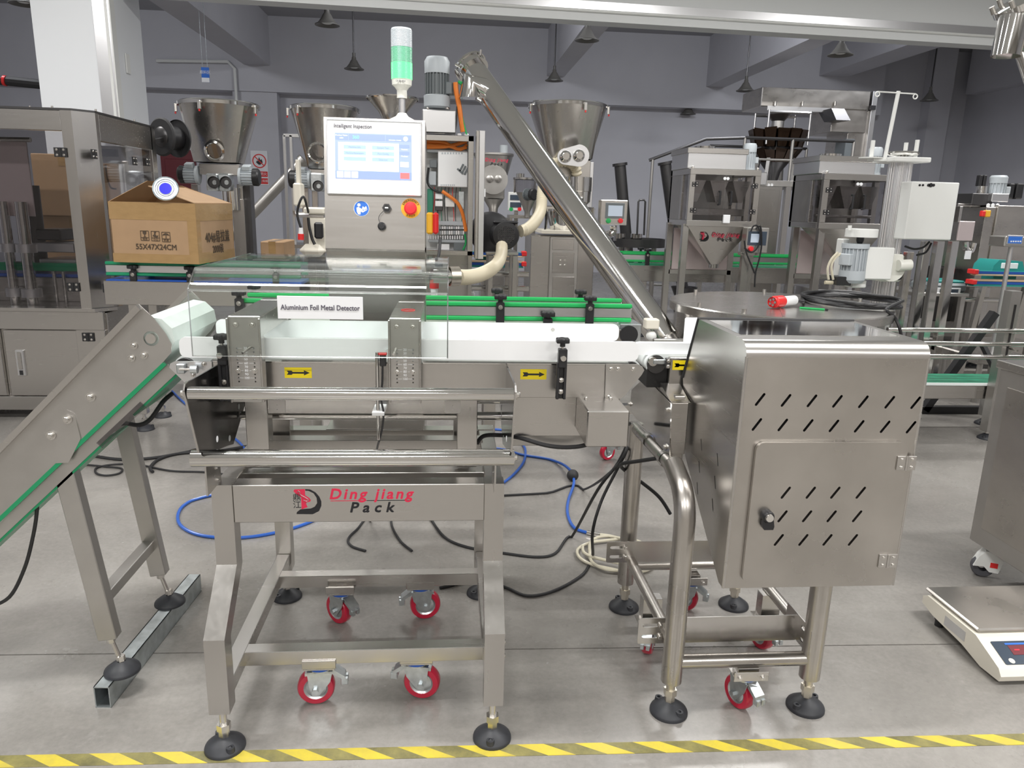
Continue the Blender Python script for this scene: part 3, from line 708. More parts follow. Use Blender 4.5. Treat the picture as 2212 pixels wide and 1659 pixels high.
    sc = G().box(x0, x1, 2.3372, 2.338, z0, z1).build('screen', 'screen_base', c, label='lit blue and white touchscreen')
    def sq(u0, u1, v0, v1, m, d=1, nm='screen_tile'):
        return G().box(x0+u0*W, x0+u1*W, 2.3372-.0004*d, 2.3372, z1-v1*Hh, z1-v0*Hh).build(nm, m, sc)
    for a in ((.0, .17, .02, .15), (.18, .65, .02, .15), (.66, .99, .02, .15), (.84, .97, .22, .29), (.84, .97, .37, .44), (.0, 1, .83, .99)): sq(*a, 'screen_dark')
    sq(.04, .83, .20, .82, 'screen_white', 1)
    for r_ in range(3):
        for cc in (.11, .48): sq(cc, cc+.29, .26+.13*r_, .26+.13*r_+.085, 'screen_button', 2)
    for k in range(3): sq(.02+.095*k, .105+.095*k, .84, .98, 'screen_key', 2)
    sq(.85, .97, .84, .97, 'screen_red', 2); sq(.85, .96, .60, .71, 'screen_white', 2)
    def st(s_, u, v, sz, m): text(s_, sz, front(x0+u*W, 2.3362, z1-v*Hh), m, sc, name='screen_text', th=.0001)
    st('Product Name', .085, .055, .006, 'screen_white'); st('A001', .085, .115, .0055, 'screen_white'); st('360', .27, .09, .0135, 'screen_green')
    st('2024/08/06 17:34:08', .78, .13, .0045, 'screen_white'); st('Machine Info', .255, .305, .007, 'screen_dark'); st('System Test', .625, .305, .007, 'screen_dark')
    st('Machine Parameters', .255, .435, .0065, 'screen_dark'); st('Port Config', .625, .435, .007, 'screen_dark'); st('Data List', .625, .565, .007, 'screen_dark')
    st('Present', .905, .325, .006, 'screen_white'); st('Product', .905, .475, .006, 'screen_white')
    G().cyl((x0+.92*W, 2.3365, z1-.09*Hh), (x0+.92*W, 2.3372, z1-.09*Hh), .007, n=20).build('screen_lamp', 'screen_key', sc)
    # stickers and controls
    Yp = 2.3495
    s = plate('manual_sticker', [circ(0, 0, .0235, 28)], .0006, front(-.2705, Yp, 1.3315), 'white_plastic', c); M = front(-.2705, Yp-.0006, 1.3315)
    plate('sticker_disc', [circ(0, 0, .0222, 28)], .0004, M, 'sign_blue', s); M2 = front(-.2705, Yp-.0010, 1.3315)
    plate('reader_figure', [circ(-.0075, .0105, .005, 14)], .0003, M2, 'white_plastic', s)
    plate('reader_figure', [[(-.015, .002), (-.009, .005), (-.001, .0), (.005, -.006), (.014, -.004), (.018, .0), (.017, -.004), (.004, -.012), (-.002, -.009), (-.003, -.018), (-.010, -.018), (-.014, -.010)][::-1]], .0003, M2, 'white_plastic', s)
    plate('reader_figure', [[(.001, -.002), (.004, .007), (.009, .003), (.014, .008), (.017, .001), (.011, -.004), (.006, -.004)]], .0003, M2, 'white_plastic', s)
    u = G().cyl((-.193, 2.336, 1.334), (-.193, 2.35, 1.334), .014, n=6).build('usb_port', 'dark_metal', c); G().cyl((-.193, 2.332, 1.334), (-.193, 2.337, 1.334), .009, n=18).build('usb_ring', 'black', u); G().box(-.198, -.188, 2.3312, 2.332, 1.332, 1.336).build('usb_slot', 'paper', u)
    k = G().lathe([(0, -.014), (.008, -.014), (.012, -.010), (.0128, 0), (0, 0)], (-.2085, 2.345, 1.279), 18, 'Y').build('usb_cap', 'black', c)
    G().tube([(-.200, 2.338, 1.327), (-.214, 2.335, 1.312), (-.217, 2.333, 1.298), (-.2085, 2.330, 1.279)], .0008, 5, sub=5).build('cap_strap', 'black', c)
    e = plate('emergency_stop', [circ(0, 0, .030, 32)], .0015, front(-.1205, Yp, 1.336), 'amber', c, label='red emergency stop on yellow disc')
    G().lathe([(0, -.024), (.015, -.023), (.0195, -.018), (.0195, -.012), (.013, -.009), (.012, 0)], (-.1205, 2.349, 1.334), 28, 'Y').build('stop_button', 'red_lamp', e)
    for wd, a0, da, rr in (('EMERGENCY', 152, -15.5, .0245), ('STOP', 242, 19, .0245)):
        for i, ch in enumerate(wd):
            a = math.radians(a0+da*i); rot = a-PI/2 if da < 0 else a+PI/2
            text(ch, .0095, front(-.1205+rr*math.cos(a), Yp-.0011, 1.336+rr*math.sin(a)) @ Matrix.Rotation(rot, 4, 'Z'), 'ink', e)
    # the cabinet head leans back
    RT = Matrix.Translation((0, 2.352, 1.207)) @ Matrix.Rotation(math.radians(-6.5), 4, 'X') @ Matrix.Translation((0, -2.352, -1.207))
    c.matrix_local = WM[t].inverted() @ RT @ WM[c]
    # beacon tower
    bx, by = -.150, 2.455
    b = G().lathe([(.040, 1.597), (.040, 1.602), (.020, 1.612), (.0125, 1.622)], (bx, by, 0), 28).build('signal_beacon', 'ivory', t, label='signal beacon lit green')
    G().cyl((bx, by, 1.60), (bx, by, 1.69), .0105, n=20).build('beacon_pole', 'aluminium', b)
    G().lathe([(.0155, 1.665), (.0155, 1.688), (.022, 1.697), (.030, 1.703), (.031, 1.720), (0, 1.720)], (bx, by, 0), 28).build('beacon_socket', 'ivory', b)
    def ring(z0, z1, m, nm, rr=.0325):
        pr = []; nn = int((z1-z0)/.0035)
        for i in range(nn+1): pr += [(rr, z0+(z1-z0)*i/nn), (rr-.0007, z0+(z1-z0)*(i+.5)/nn)] if i < nn else [(rr, z1)]
        return G().lathe([(0, z0)]+pr+[(0, z1)], (bx, by, 0), 32).build(nm, m, b)
    G().cyl((bx, by, 1.722), (bx, by, 1.752), .020, n=20).build('led_core', 'beacon_core', b)
    ring(1.7205, 1.766, 'beacon_lit', 'green_lens'); ring(1.7665, 1.810, 'beacon_green', 'green_lens'); ring(1.8105, 1.858, 'beacon_clear', 'clear_lens')
    G().cyl((bx, by, 1.768), (bx, by, 1.858), .017, n=16).build('lens_core', 'white_paint', b)
    G().lathe([(.0325, 1.858), (.030, 1.864), (0, 1.866)], (bx, by, 0), 28).build('beacon_cap', 'beacon_clear', b)
    text('CE ⊠ IP54', .007, front(bx-.002, by-.0318, 1.711), 'ink_soft', b, name='beacon_print')
    G().cyl((X1, 2.42, 1.175), (X1+.045, 2.42, 1.175), .012, n=14).build('cable_gland', 'bolt_steel', c); G().cyl((X1+.03, 2.42, 1.175), (X1+.055, 2.42, 1.175), .016, n=14).build('cable_gland', 'black', c)
    return t
metal_detector()
sgn = G().box(-.402, -.204, 1.7690, 1.7714, 1.0785, 1.1325, .0006).build('name_card', 'paper')
tag(sgn, 'white name card reading Aluminium Foil Metal Detector on the acrylic guard', 'sign')
text('Aluminium Foil Metal Detector', .0172, front(-.303, 1.7686, 1.1055), 'ink_soft', sgn, bold=.0003, sx=.84)
# ------------------------------------------------------------------ helpers that read sizes off the photograph at a given depth
def mpp(p): return (Vector(p)-Vector((0, 0, CAMH))).dot(CF)/FPX
def prect(px0, py0, px1, py1, Y):
    ym, xm = (py0+py1)/2, (px0+px1)/2
    return at(px0, ym, Y=Y).x, at(px1, ym, Y=Y).x, at(xm, py1, Y=Y).z, at(xm, py0, Y=Y).z
def pb(px0, py0, px1, py1, Y, d, bev=.004, g=None, zmin=None):
    x0, x1, z0, z1 = prect(px0, py0, px1, py1, Y)
    if zmin is not None: z0 = zmin
    return (g or G()).box(x0, x1, Y, Y+d, z0, z1, bev)
def plathe(px, prof, Y, n=32, g=None, py_ref=None):      # prof: (width px, py)
    c = at(px, py_ref or prof[0][1], Y=Y); k = mpp(c)
    return (g or G()).lathe([(max(w_, 0)/2*k, at(px, py, Y=Y).z) for w_, py in prof], (c.x, Y, 0), n)
def ptube(pts, r, Y=None, n=8, sub=4):
    return G().tube([at(p[0], p[1], Y=p[2] if len(p) > 2 else Y) for p in pts], r, n, sub=sub)
def corrugated(pts, r, name, m, parent, n=12):
    pp = spline([Vector(p) for p in pts], 40); L = [0.]
    for a, b in zip(pp, pp[1:]): L.append(L[-1]+(b-a).length)
    step = r*.34; cnt = int(L[-1]/step); q = []; rs = []; j = 0
    for i in range(cnt+1):
        s_ = i*step
        while j < len(L)-2 and L[j+1] < s_: j += 1
        t_ = (s_-L[j])/max(L[j+1]-L[j], 1e-9); q.append(pp[j].lerp(pp[j+1], t_)); rs.append(r*(1.0 if i % 2 else .80))
    return G().tube(q, rs, n).build(name, m, parent)
def motor(parent, c, axis, r, L, m='motor_grey', fins=18, box_dir=None, fan='black', name='motor'):
    """finned electric motor: axis = direction from drive end to fan end"""
    ax = Vector(axis).normalized(); M = aim(Vector(c), ax)
    g = G(); g.cyl((0, 0, 0), (0, 0, L*.12), r*1.08, n=24); g.cyl((0, 0, L*.12), (0, 0, L*.70), r*.86, n=24)
    b = g.build(name, m, parent, M=M)
    f = G()
    for i in range(fins):
        a = 2*PI*i/fins; f.obox((math.cos(a)*r*.9, math.sin(a)*r*.9, L*.41), (r*.2, r*.09, L*.56), Matrix.Rotation(a, 3, 'Z'))
    f.build('cooling_fins', m, b, M=M)
    G().lathe([(r*1.02, L*.68), (r*1.04, L*.92), (r*.85, L), (0, L)], n=24).build('fan_cowl', fan or m, b, M=M)
    if box_dir is not None:
        d = Vector(box_dir).normalized(); p = Vector(c)+ax*L*.40+d*r*1.12
        G().obox(p, (r*1.0, r*.95, r*.55), aim(p, d, ax).to_3x3(), r*.06).build('terminal_box', m, b)
    return b
def hinge(parent, p, d=(0, -1, 0), s=1., m='black'):
    M = aim(Vector(p), d, (0, 0, 1)); k = .03*s
    h = G().box(-k, -k*.05, -k*.75, k*.75, 0, k*.18, k*.03).box(k*.05, k, -k*.75, k*.75, 0, k*.18, k*.03).cyl((0, -k*.75, k*.16), (0, k*.75, k*.16), k*.16, n=10).build('hinge', m, parent, M=M)
    for sx in (-1, 1):
        for sy in (-1, 1): bolt(h, M @ Vector((sx*k*.55, sy*k*.42, k*.15)), d, .7*s)
    return h
# ================================================================== REJECT MACHINE
def reject_machine():
    t = thing('reject_machine', 'stainless steel reject conveyor with slotted door cabinet on a pipe frame', 'reject machine', (.86, 1.95, 0))
    R = .028; XA, XB, YA, YB = .611, 1.004, 1.74, 2.285
    for x in (XA, XB):
        n = 7; arc = lambda cy, cz, a0, a1, r: [(x, cy+r*math.cos(math.radians(a0+(a1-a0)*i/n)), cz+r*math.sin(math.radians(a0+(a1-a0)*i/n))) for i in range(n+1)]
        pts = [(x, YA, .098), (x, YA, .54)]+arc(YA+.11, .555, 180, 120, .11)[1:]+[(x, YA+.13, .676)]
        G().tube(pts, R, 20).build('leg', 'steel_stained', t)
        G().cyl((x, YB, .098), (x, YB, .67), R, n=20).build('leg', 'steel_stained', t)
        G().tube([(x, YA+.10, .658), (x, YA+.16, .668), (x, YB, .655)], .019, 16).build('top_pipe', 'steel_stained', t)
        G().cyl((x, YA+.02, .205 if x < .8 else .205), (x, YB-.02, .205), .0165, n=16).build('side_pipe', 'steel_stained', t)
    for i, (x, y) in enumerate(((XA, YA), (XB, YA), (XA, YB), (XB, YB))):
        foot(t, x, y, .10, 1.04, ear=(2.1, .5, 1.9, 1.2)[i], nut='brass_nut', r=.010)
    G().cyl((XA+.02, YA, .156), (XB-.02, YA, .156), .0195, n=18).build('cross_pipe', 'steel_stained', t)
    G().cyl((XA+.02, YB, .160), (XB-.02, YB, .160), .0165, n=18).build('cross_pipe', 'steel_stained', t)
    for y, z0, z1, x0, x1 in ((1.80, .175, .253, .526, .985), (2.225, .204, .279, .524, 1.0)):
        sl = [slot(x0+.034, z0+(z1-z0)*f, .046, .011, 0) for f in (.28, .72)]
        p = plate('slotted_plate', [rrect(x0, x1, z0, z1, .006)]+sl, .003, front(0, y, 0), 'steel', t)
        for f in (.28, .72): bolt(p, (x0+.062, y-.002, z0+(z1-z0)*f), (0, -1, 0), 1.1)
    p = plate('slotted_plate', [rrect(1.72, 1.87, .175, .253, .006), slot(1.755, .195, .046, .011, 0), slot(1.755, .232, .046, .011, 0)], .003, plane_M((.985, 0, 0), (0, 1, 0), FZ), 'steel', t)
    for x, y, rz, s in ((.820, 1.742, -1.2, 1.0), (.622, 2.01, -2.0, 1.0), (1.0, 2.02, -1.3, 1.0), (.83, 2.262, -.5, 1.0)):
        c = caster(t, x, y, rz, s, pl='steel')
        G().box(x-.048, x+.048, y-.04, y-.037, .114, .142, .001).build('mount_tab', 'steel', c)
        G().box(x-.03, x+.03, y-.02, y+.02, .117, .20 if .62 < x < .63 or x > .99 else .14, .001).build('mount_block', 'steel', c)
        for sx in (-1, 1): bolt(c, (x+sx*.032, y-.04, .126), (0, -1, 0), .9)
    # cabinet
    X0, X1 = .672, 1.112; YF = 1.60; Z0, Z1 = .452, 1.066; r = .036
    row1 = [(1642, 863), (1698, 865), (1754, 866), (1809, 867), (1865, 868), (1922, 869), (1978, 870)]
    row2 = [(1635, 917), (1691, 918), (1746, 919), (1801.5, 920), (1856, 921), (1912, 922), (1968, 923)]
    sl = [slot(at(x, y, Y=YF).x, at(x, y, Y=YF).z, .036, .0062, math.radians(56)) for x, y in row1+row2]
    cab = plate('cabinet', [rrect(X0, X1, Z0, Z1-r, .004)]+sl, .003, front(0, YF+.0015, 0), 'steel_stained', t, label='brushed steel cabinet front with diagonal vent slots')
    n = 10; prof = [(YF, Z1-r)]+[(YF+r-r*math.cos(PI/2*i/n), Z1-r+r*math.sin(PI/2*i/n)) for i in range(1, n+1)]+[(1.945, Z1)]
    G().shell(prof, 'X', X0, X1, -.003).build('cabinet_top', 'steel', cab)
    G().box(X0+.02, X1-.02, YF+.09, 1.935, Z1, Z1+.0006).build('top_film', 'mirror', cab)
    side = [(YF, Z0), (YF+.03, Z0), (1.957, .67), (2.034, .883), (1.945, Z1), (YF+r, Z1)]+[(YF+r-r*math.sin(PI/2*i/n), Z1-r+r*math.cos(PI/2*i/n)) for i in range(1, n+1)]
    hs = [slot(at(x, y, X=X0).y, at(x, y, X=X0).z, .034, .0055, math.radians(66)) for x, y in ((1515, 961), (1510.5, 1008), (1506.6, 1055), (1550, 993), (1544.6, 1042), (1539.5, 1091))]
    plate('cabinet_side', [side[::-1]]+hs, .003, plane_M((X0+.0015, 0, 0), (0, 1, 0), FZ), 'steel', cab)
    plate('cabinet_side', [side], .003, plane_M((X1-.0015, 0, 0), (0, 1, 0), FZ), 'steel', cab)
    G().prism([(YF+.012, Z0+.004), (YF+.034, Z0+.004), (1.945, .675), (2.02, .883), (1.935, Z1-.006), (YF+r, Z1-.006), (YF+.012, Z1-r)], 'X', X0+.01, X1-.01).build('cabinet_slot_shade', 'dark_inside', cab)  # dark core painting the shade seen through the vent slots
    G().prism([(YF+.03, Z0), (1.957, .67), (1.957, .673), (YF+.03, Z0+.003)], 'X', X0, X1).build('cabinet_bottom', 'steel', cab)
    for xe in (X0+.002, X1-.002): G().cyl((xe, YF+.003, Z0), (xe, YF+.003, Z1-r), .0042, n=10).build('corner_edge', 'steel', cab)
    G().tube([(X0-.001, 2.034, .883), (X0-.001, 1.945, Z1+.001), (X1, 1.945, Z1+.001)], .004, 6).build('rubber_seal', 'black_rubber', cab)
    # door
    dsl = [(x, y) for xs, y in (((1697, 1751, 1804, 1859), 1064), ((1690, 1743, 1796, 1851), 1115), ((1682, 1735, 1787, 1842), 1166)) for x in xs]
    sl = [slot(at(x, y, Y=YF-.01).x, at(x, y, Y=YF-.01).z, .036, .0062, math.radians(56)) for x, y in dsl]
    d = plate('door', [rrect(.714, 1.086, .470, .830, .020)]+sl, .010, front(0, YF-.006, 0), 'steel_stained', cab, label='stainless access door with vent slots')
    G().box(.73, 1.07, YF-.0012, YF-.0004, .486, .814).build('door_slot_shade', 'dark_inside', cab)  # dark sheet standing in for the shade behind the door slots
    for px, py in ((1957, 1000), (1917, 1211)):
        q = at(px, py, Y=YF-.012); hinge(cab, (q.x, YF-.011, q.z), (0, -1, 0), .78, 'steel')
    q = at(1655, 1112, Y=YF-.012)
    k = G().lathe([(0, -.020), (.012, -.020), (.0145, -.015), (.0145, 0)], (q.x, YF-.011, q.z), 24, 'Y').build('door_latch', 'black', cab)
    G().lathe([(0, -.024), (.009, -.024), (.011, -.019), (.011, 0)], (q.x, YF-.011, q.z), 24, 'Y').build('latch_lock', 'mirror', k)
    G().prism([(q.x-.006, q.z-.034), (q.x+.016, q.z-.034), (q.x+.018, q.z-.026), (q.x+.014, q.z-.005), (q.x-.010, q.z-.005), (q.x-.012, q.z-.024)], 'Y', YF-.024, YF-.013).build('latch_lever', 'black', k)
    # conveyor passing behind the cabinet
    G().box(.634, 1.06, 2.045, 2.285, .842, .938, .002).build('conveyor_frame', 'steel', t)
    n = 10
    pr = [(1.03+.03*math.sin(PI*i/n), .915+.03*math.cos(PI*i/n)) for i in range(n+1)]+[(.598-.03*math.sin(PI*i/n), .915-.03*math.cos(PI*i/n)) for i in range(n+1)]
    G().prism(pr, 'Y', 2.065, 2.265).build('belt', 'white_belt', t)
    G().cyl((.598, 2.058, .915), (.598, 2.272, .915), .027, n=20).build('end_roller', 'dark_metal', t)
    G().box(.574, .634, 2.062, 2.27, .845, .912, .002).build('end_void_shade', 'dark_inside', t)  # black box standing in for the shaded void under the belt end
    e = G().cyl((.585, 2.046, .925), (.585, 2.060, .925), .013, n=20).build('end_bearing', 'mirror', t)
    G().box(.585, .634, 2.044, 2.054, .918, .932, .002).build('tension_bar', 'zinc', e); G().box(.618, .634, 2.034, 2.046, .908, .938, .002).build('tension_block', 'dark_metal', e)
    for z in (.915, .931): bolt(e, (.626, 2.034, z), (0, -1, 0), .7)
    arrow_sticker(t, .642, .710, 2.0445, .902, .930)
    plate('guide_plate', [rrect(.54, .80, .938, .974, .01)], .008, front(0, 2.085, 0), 'white_plastic', t)
    G().box(.742, .86, 2.265, 2.277, .93, 1.022, .004).build('rear_guide_plate', 'white_plastic', t)
    G().box(.65, .80, 2.285, 2.30, .86, .95, .002).build('rear_bracket', 'steel', t)
    # angled support box under the conveyor
    dm = [(at(px, py, X=.61).y, at(px, py, X=.61).z) for px, py in ((1365, 842), (1395, 814), (1450, 872), (1447, 987), (1361, 888))]
    q = plate('support_plate', [dm], .003, plane_M((.61, 0, 0), (0, 1, 0), FZ), 'polished', t)
    for px, py in ((1443, 885), (1361, 873), (1438, 965)):
        bolt(q, at(px, py, X=.608), (-1, 0, 0), 1.0)
    yb = dm[2][0]
    G().box(.611, .660, yb, yb+.012, .685, .835, .002).build('support_front', 'steel', t)
    G().prism([(yb, .835), (yb+.012, .835), (2.05, .862), (2.045, .842)], 'X', .611, .668).build('support_slope', 'steel', t)
    G().box(.612, .655, yb+.002, yb+.03, .655, .69, .002).build('pipe_clamp', 'steel', t)
    for y in (1.95, 2.12): G().lathe([(.022, -.012), (.022, .012)], (XA, y, .665), 20, 'Y').build('pipe_clamp', 'steel', t)
    G().box(.63, .66, 1.96, 2.2, .70, .845, .002).build('support_web', 'steel_dull', t)
    return t
reject_machine()
# ================================================================== INCLINE CONVEYOR
def incline():
    t = thing('incline_conveyor', 'incline belt conveyor with cream belt and brown steel legs on a square tube', 'conveyor', (-.92, 2.07, 0))
    YF, YR = 1.87, 2.225
    P = lambda px, py: (at(px, py, Y=YF).x, at(px, py, Y=YF).z)
    a, b = Vector(P(300, 657)), Vector(P(0, 964)); dn = (b-a).normalized()
    c, e = Vector(P(352, 783)), Vector(P(0, 1115)); dn2 = (e-c).normalized()
    tl = a+dn*.95; bl = c+dn2*.95
    poly = [tuple(a), P(334, 689), P(358, 720), P(371, 744), P(370, 762), P(352, 783), tuple(bl), tuple(tl)]
    ctr = P(327, 731)
    for y in (YF, YR):
        s = plate('side_plate', [poly[::-1], circ(ctr[0], ctr[1], .0185, 20)], .003, front(0, y, 0), 'steel_dull', t, label='brown grey steel side plate')
        G().prism([(a.x, a.y), (tl.x, tl.y), (tl.x+.008, tl.y-.012), (a.x+.008, a.y-.012)], 'Y', y-.018, y).build('top_flange', 'steel', s)
        if y == YF:
            for px, py, k in ((290, 746, 1.1), (285, 773, 1.1), (312, 767, 1.1), (197, 857, 1.4), (148, 904, 1.4), (113, 939, 1.4)):
                q = P(px, py); bolt(s, (q[0], y-.002-(.003 if px < 160 else 0), q[1]), (0, -1, 0), k)
            br = plate('leg_bracket', [[P(145, 884), P(162, 892), P(176, 947), P(150, 998), P(112, 1000), P(102, 958), P(92, 930)][::-1]], .003, front(0, y-.003, 0), 'steel_dull', s)
    G().cyl((ctr[0], YF-.006, ctr[1]), (ctr[0], YR, ctr[1]), .0125, n=18).build('roller_shaft', 'bolt_steel', t)
    # belt loop with flat facets over the head roller
    r = .052; n = 5; up = Vector((-dn.y, dn.x)); up = -up if up.y < 0 else up
    C = Vector(ctr); d2 = dn
    top = [C+up*r+d2*.95, C+up*r]; ang0 = math.atan2(up.y, up.x)
    arc = [C+Vector((math.cos(ang0-PI*i/n), math.sin(ang0-PI*i/n)))*r*1.03 for i in range(1, n)]
    bot = [C-up*r, C-up*r+d2*.95]
    b_ = G().prism([tuple(v) for v in top+arc+bot], 'Y', YF+.008, YR-.008).mesh('belt', 'belt_cream', 20)
    place('belt', b_, t, label='cream faceted belt')
    # green edging under the plate and the drip pan
    off = Vector((dn2.y, -dn2.x)); off = -off if off.y > 0 else off
    for y0, y1, o0, o1, L0, L1, m, nm in ((YF-.004, YF+.008, 0, .010, .0, .95, 'green_edge', 'green_edging'), (YF+.010, YF+.016, .009, .040, .0, .95, 'steel_dull', 'drip_pan'), (YF+.012, YF+.20, .040, .046, .0, .16, 'green_edge', 'green_edging'), (YF+.012, YF+.12, .040, .046, .24, .95, 'green_edge', 'green_edging')):
        G().prism([tuple(c+dn2*L0+off*o0), tuple(c+dn2*L1+off*o0), tuple(c+dn2*L1+off*o1), tuple(c+dn2*L0+off*o1)], 'Y', y0, y1).build(nm, m, t)
    G().prism([tuple(c+dn2*.12+off*.03), tuple(c+dn2*.28+off*.03), tuple(c+dn2*.28+off*.05), tuple(c+dn2*.12+off*.05)], 'Y', YF+.008, YF+.0095).build('plastic_film', 'window', t)
    # legs
    for y, ft in ((YF+.03, 1.917), (2.262, 2.288)):
        topx = at(128, 1000, Y=YF).x; topz = at(128, 985, Y=YF).z
        p1 = Vector((-.925, y, .170)); p0 = Vector((topx, y, topz))
        G().bar(p0+Vector((-.01, 0, .03)), p1, .036, .05, (1, 0, 0), .002).build('leg', 'steel_dull', t)
        dd = (p1-p0).normalized(); q = Vector((-.902, ft if y < 2 else y, .06))
        f = inst('levelling_foot', 'pad', g_pad, 'foot_rubber', t, TR((q.x, y, .064)) @ Matrix.Scale(.94, 4))
        G().cyl((q.x, y, .09), p1+dd*.0, .0065, n=10).build('threaded_rod', 'bolt_steel', f)
        G().cyl((q.x, y, .096), (q.x+dd.x*-.012, y, .112), .0115, n=6).build('hex_nut', 'bolt_steel', f)
        G().cyl(p1-Vector((0, 0, .003))+dd*.012, p1+dd*.0, .0115, n=6).build('hex_nut', 'bolt_steel', f)
    G().bar((-.945, YF+.045, .275), (-.945, 2.25, .275), .034, .034, (0, 0, 1), .002).build('cross_bar', 'steel_dull', t)
    cb = ptube([(372, 850, 2.05), (352, 868, 2.02), (325, 905, 2.0), (300, 918, 1.98), (262, 915, 1.95), (225, 935, 1.95)], .006, n=8, sub=6).build('motor_cable', 'black_rubber', t)
    ptube([(78, 1040, 1.90), (80, 1100, 1.90), (70, 1165, 1.93), (52, 1230, 1.95), (20, 1290, 1.96), (-30, 1315, 1.98)], .005, n=8, sub=6).build('motor_cable', 'black_rubber', t)
    return t
incline()
def square_tube():
    a, b = Vector((-.928, 1.828, .032)), Vector((-.888, 2.455, .032)); w_, h_, th = .042, .064, .003
    x = (b-a).normalized(); R = Matrix((x, Vector((0, 0, 1)).cross(x), Vector((0, 0, 1)))).transposed(); L = (b-a).length; g = G()
    for off, sz in ((Vector((0, w_/2-th/2, 0)), (L, th, h_)), (Vector((0, -w_/2+th/2, 0)), (L, th, h_)), (Vector((0, 0, h_/2-th/2)), (L, w_, th)), (Vector((0, 0, -h_/2+th/2)), (L, w_, th))):
        g.obox((a+b)/2+R @ off, sz, R)
    tag(g.build('square_tube', 'galvanised'), 'galvanised square steel tube lying on the floor under the conveyor feet', 'steel tube')
square_tube()
# ================================================================== LEFT ENCLOSED MACHINE
def enclosed_machine():
    t = thing('enclosed_machine', 'enclosed seaming machine with tinted glass doors over a steel cabinet', 'machine', (-2.7, 5.1, 0))
    Y = 4.6; XC = -2.13; XS = -2.04; XL = -3.7; YB = 5.52; zt = 1.81; zs = 1.70; zc = .69
    G().prism([(-2.19, Y), (XC, Y), (XS, Y+.09), (XS, Y+.13), (-2.19, Y+.06)], 'Z', zc, zt).build('corner_post', 'steel_v', t)
    G().box(XL, -2.19, Y, Y+.05, zs, zt, .003).build('top_rail', 'steel', t)
    G().box(XS-.05, XS, Y+.13, YB, 1.66, zt, .003).build('top_rail', 'steel', t)
    G().box(XS-.07, XS, YB-.02, YB+.06, zc, zt, .003).build('corner_post', 'steel_v', t)
    G().prism([(XL, Y), (XC, Y), (XS, Y+.09), (XS, YB+.06), (XL, YB+.06)], 'Z', zt, zt+.012).build('roof_plate', 'dark_metal', t)
    for px in (65, 113, 209, 290): 
        q = at(px, 236 if px < 150 else 240+(px-190)*.28, Z=zt+.012) if px < 150 else Vector((XS-.03, at(px, 260, X=XS-.03).y, zt+.012))
        G().cyl(Vector((q.x, max(q.y, Y+.02), zt+.01)), Vector((q.x, max(q.y, Y+.02), zt+.03)), .006, n=8).build('roof_stud', 'bolt_steel', t)
    # glass doors
    d = G().box(XL, -2.195, Y+.01, Y+.016, zc+.01, zs-.004).build('door', 'window', t, label='tinted acrylic door')
    hinge(d, at(131, 329, Y=Y-.004), (0, -1, 0), 1.15); hinge(d, at(159, 620, Y=Y-.004), (0, -1, 0), 1.15)
    d = G().box(XS-.010, XS-.004, Y+.14, YB-.03, zc+.01, 1.655).build('door', 'window', t, label='tinted acrylic side door')
    for px, py in ((202, 333), (227, 621), (318, 350), (290, 348)): hinge(d, at(px, py, X=XS), (1, 0, 0), 1.15)
    # base cabinet
    c = G().box(XL, XS-.02, Y+.03, YB+.03, .10, zc-.03, .004).build('base_cabinet', 'steel', t)
    G().prism([(XL, Y-.01), (XC+.02, Y-.01), (XS+.02, Y+.09), (XS+.02, YB+.05), (XL, YB+.05)], 'Z', zc-.02, zc).build('table_top', 'steel', t)
    G().box(XL, XS-.03, Y, Y+.03, .56, zc-.02, .003).box(XL, XS-.03, Y, Y+.03, .06, .145, .003).box(-2.24, XS-.03, Y, Y+.03, .145, .56, .003).build('cabinet_frame', 'steel', c)
    for px0, px1 in ((14, 200), (-120, 4)):
        x0, x1, z0, z1 = prect(px0, 690, px1, 868, Y)
        dd = G().box(x0, x1, Y+.002, Y+.028, .15, .555, .003).build('cabinet_door', 'steel', c)
    x0, x1, z0, z1 = prect(37, 756, 55, 811, Y)
    h = G().box(x0, x1, Y-.012, Y+.004, z0, z1, .003).build('door_handle', 'aluminium', c)
    G().box(x0+.012, x1-.012, Y-.016, Y-.010, z0+.04, z1-.01, .003).build('handle_bar', 'steel', h); G().box(x0+.014, x1-.014, Y-.014, Y-.011, z0+.006, z0+.034).build('lock', 'black', h)
    hinge(c, at(191, 728, Y=Y-.002), (0, -1, 0), 1.15)
    for x in (XL+.5, XS-.12):
        for y in (Y+.15, YB-.1): foot(t, x, y, .11, 1.2)
    # works seen through the glass
    g = pb(-60, 305, 66, 466, Y+.25, .01, .002).build('inner_sheet', 'pink_sheet', t)
    G().cyl(at(-60, 300, Y=Y+.24), at(66, 302, Y=Y+.24), .014, n=12).build('inner_bar', 'polished', t)
    for px, wpx, Yd in ((22, 20, .22), (60, 24, .20)):
        q = at(px, 560, Y=Y+Yd); k = mpp(q)
        p = G().cyl((q.x, q.y, zc), (q.x, q.y, 1.30), wpx/2*k, n=20).build('guide_column', 'polished', t)
        for zz in (.73, 1.0): G().cyl((q.x, q.y, zz), (q.x, q.y, zz+.05), wpx*.85*k, n=20).build('column_collar', 'aluminium', p)
    G().box(XL, -2.2, 4.92, 5.12, .84, .86, .003).build('inner_belt', 'blue', t); G().box(XL, -2.2, 4.90, 4.92, .88, .93, .003).build('inner_guide', 'green_dark', t); G().box(XL, -2.2, 4.90, 5.14, zc, .84, .003).build('inner_conveyor', 'steel', t)
    for px in (118, 138): 
        q = at(px, 600, Y=Y+.3); G().cyl((q.x, q.y, zc), (q.x, q.y, .88), .012, n=12).build('stud', 'polished', t)
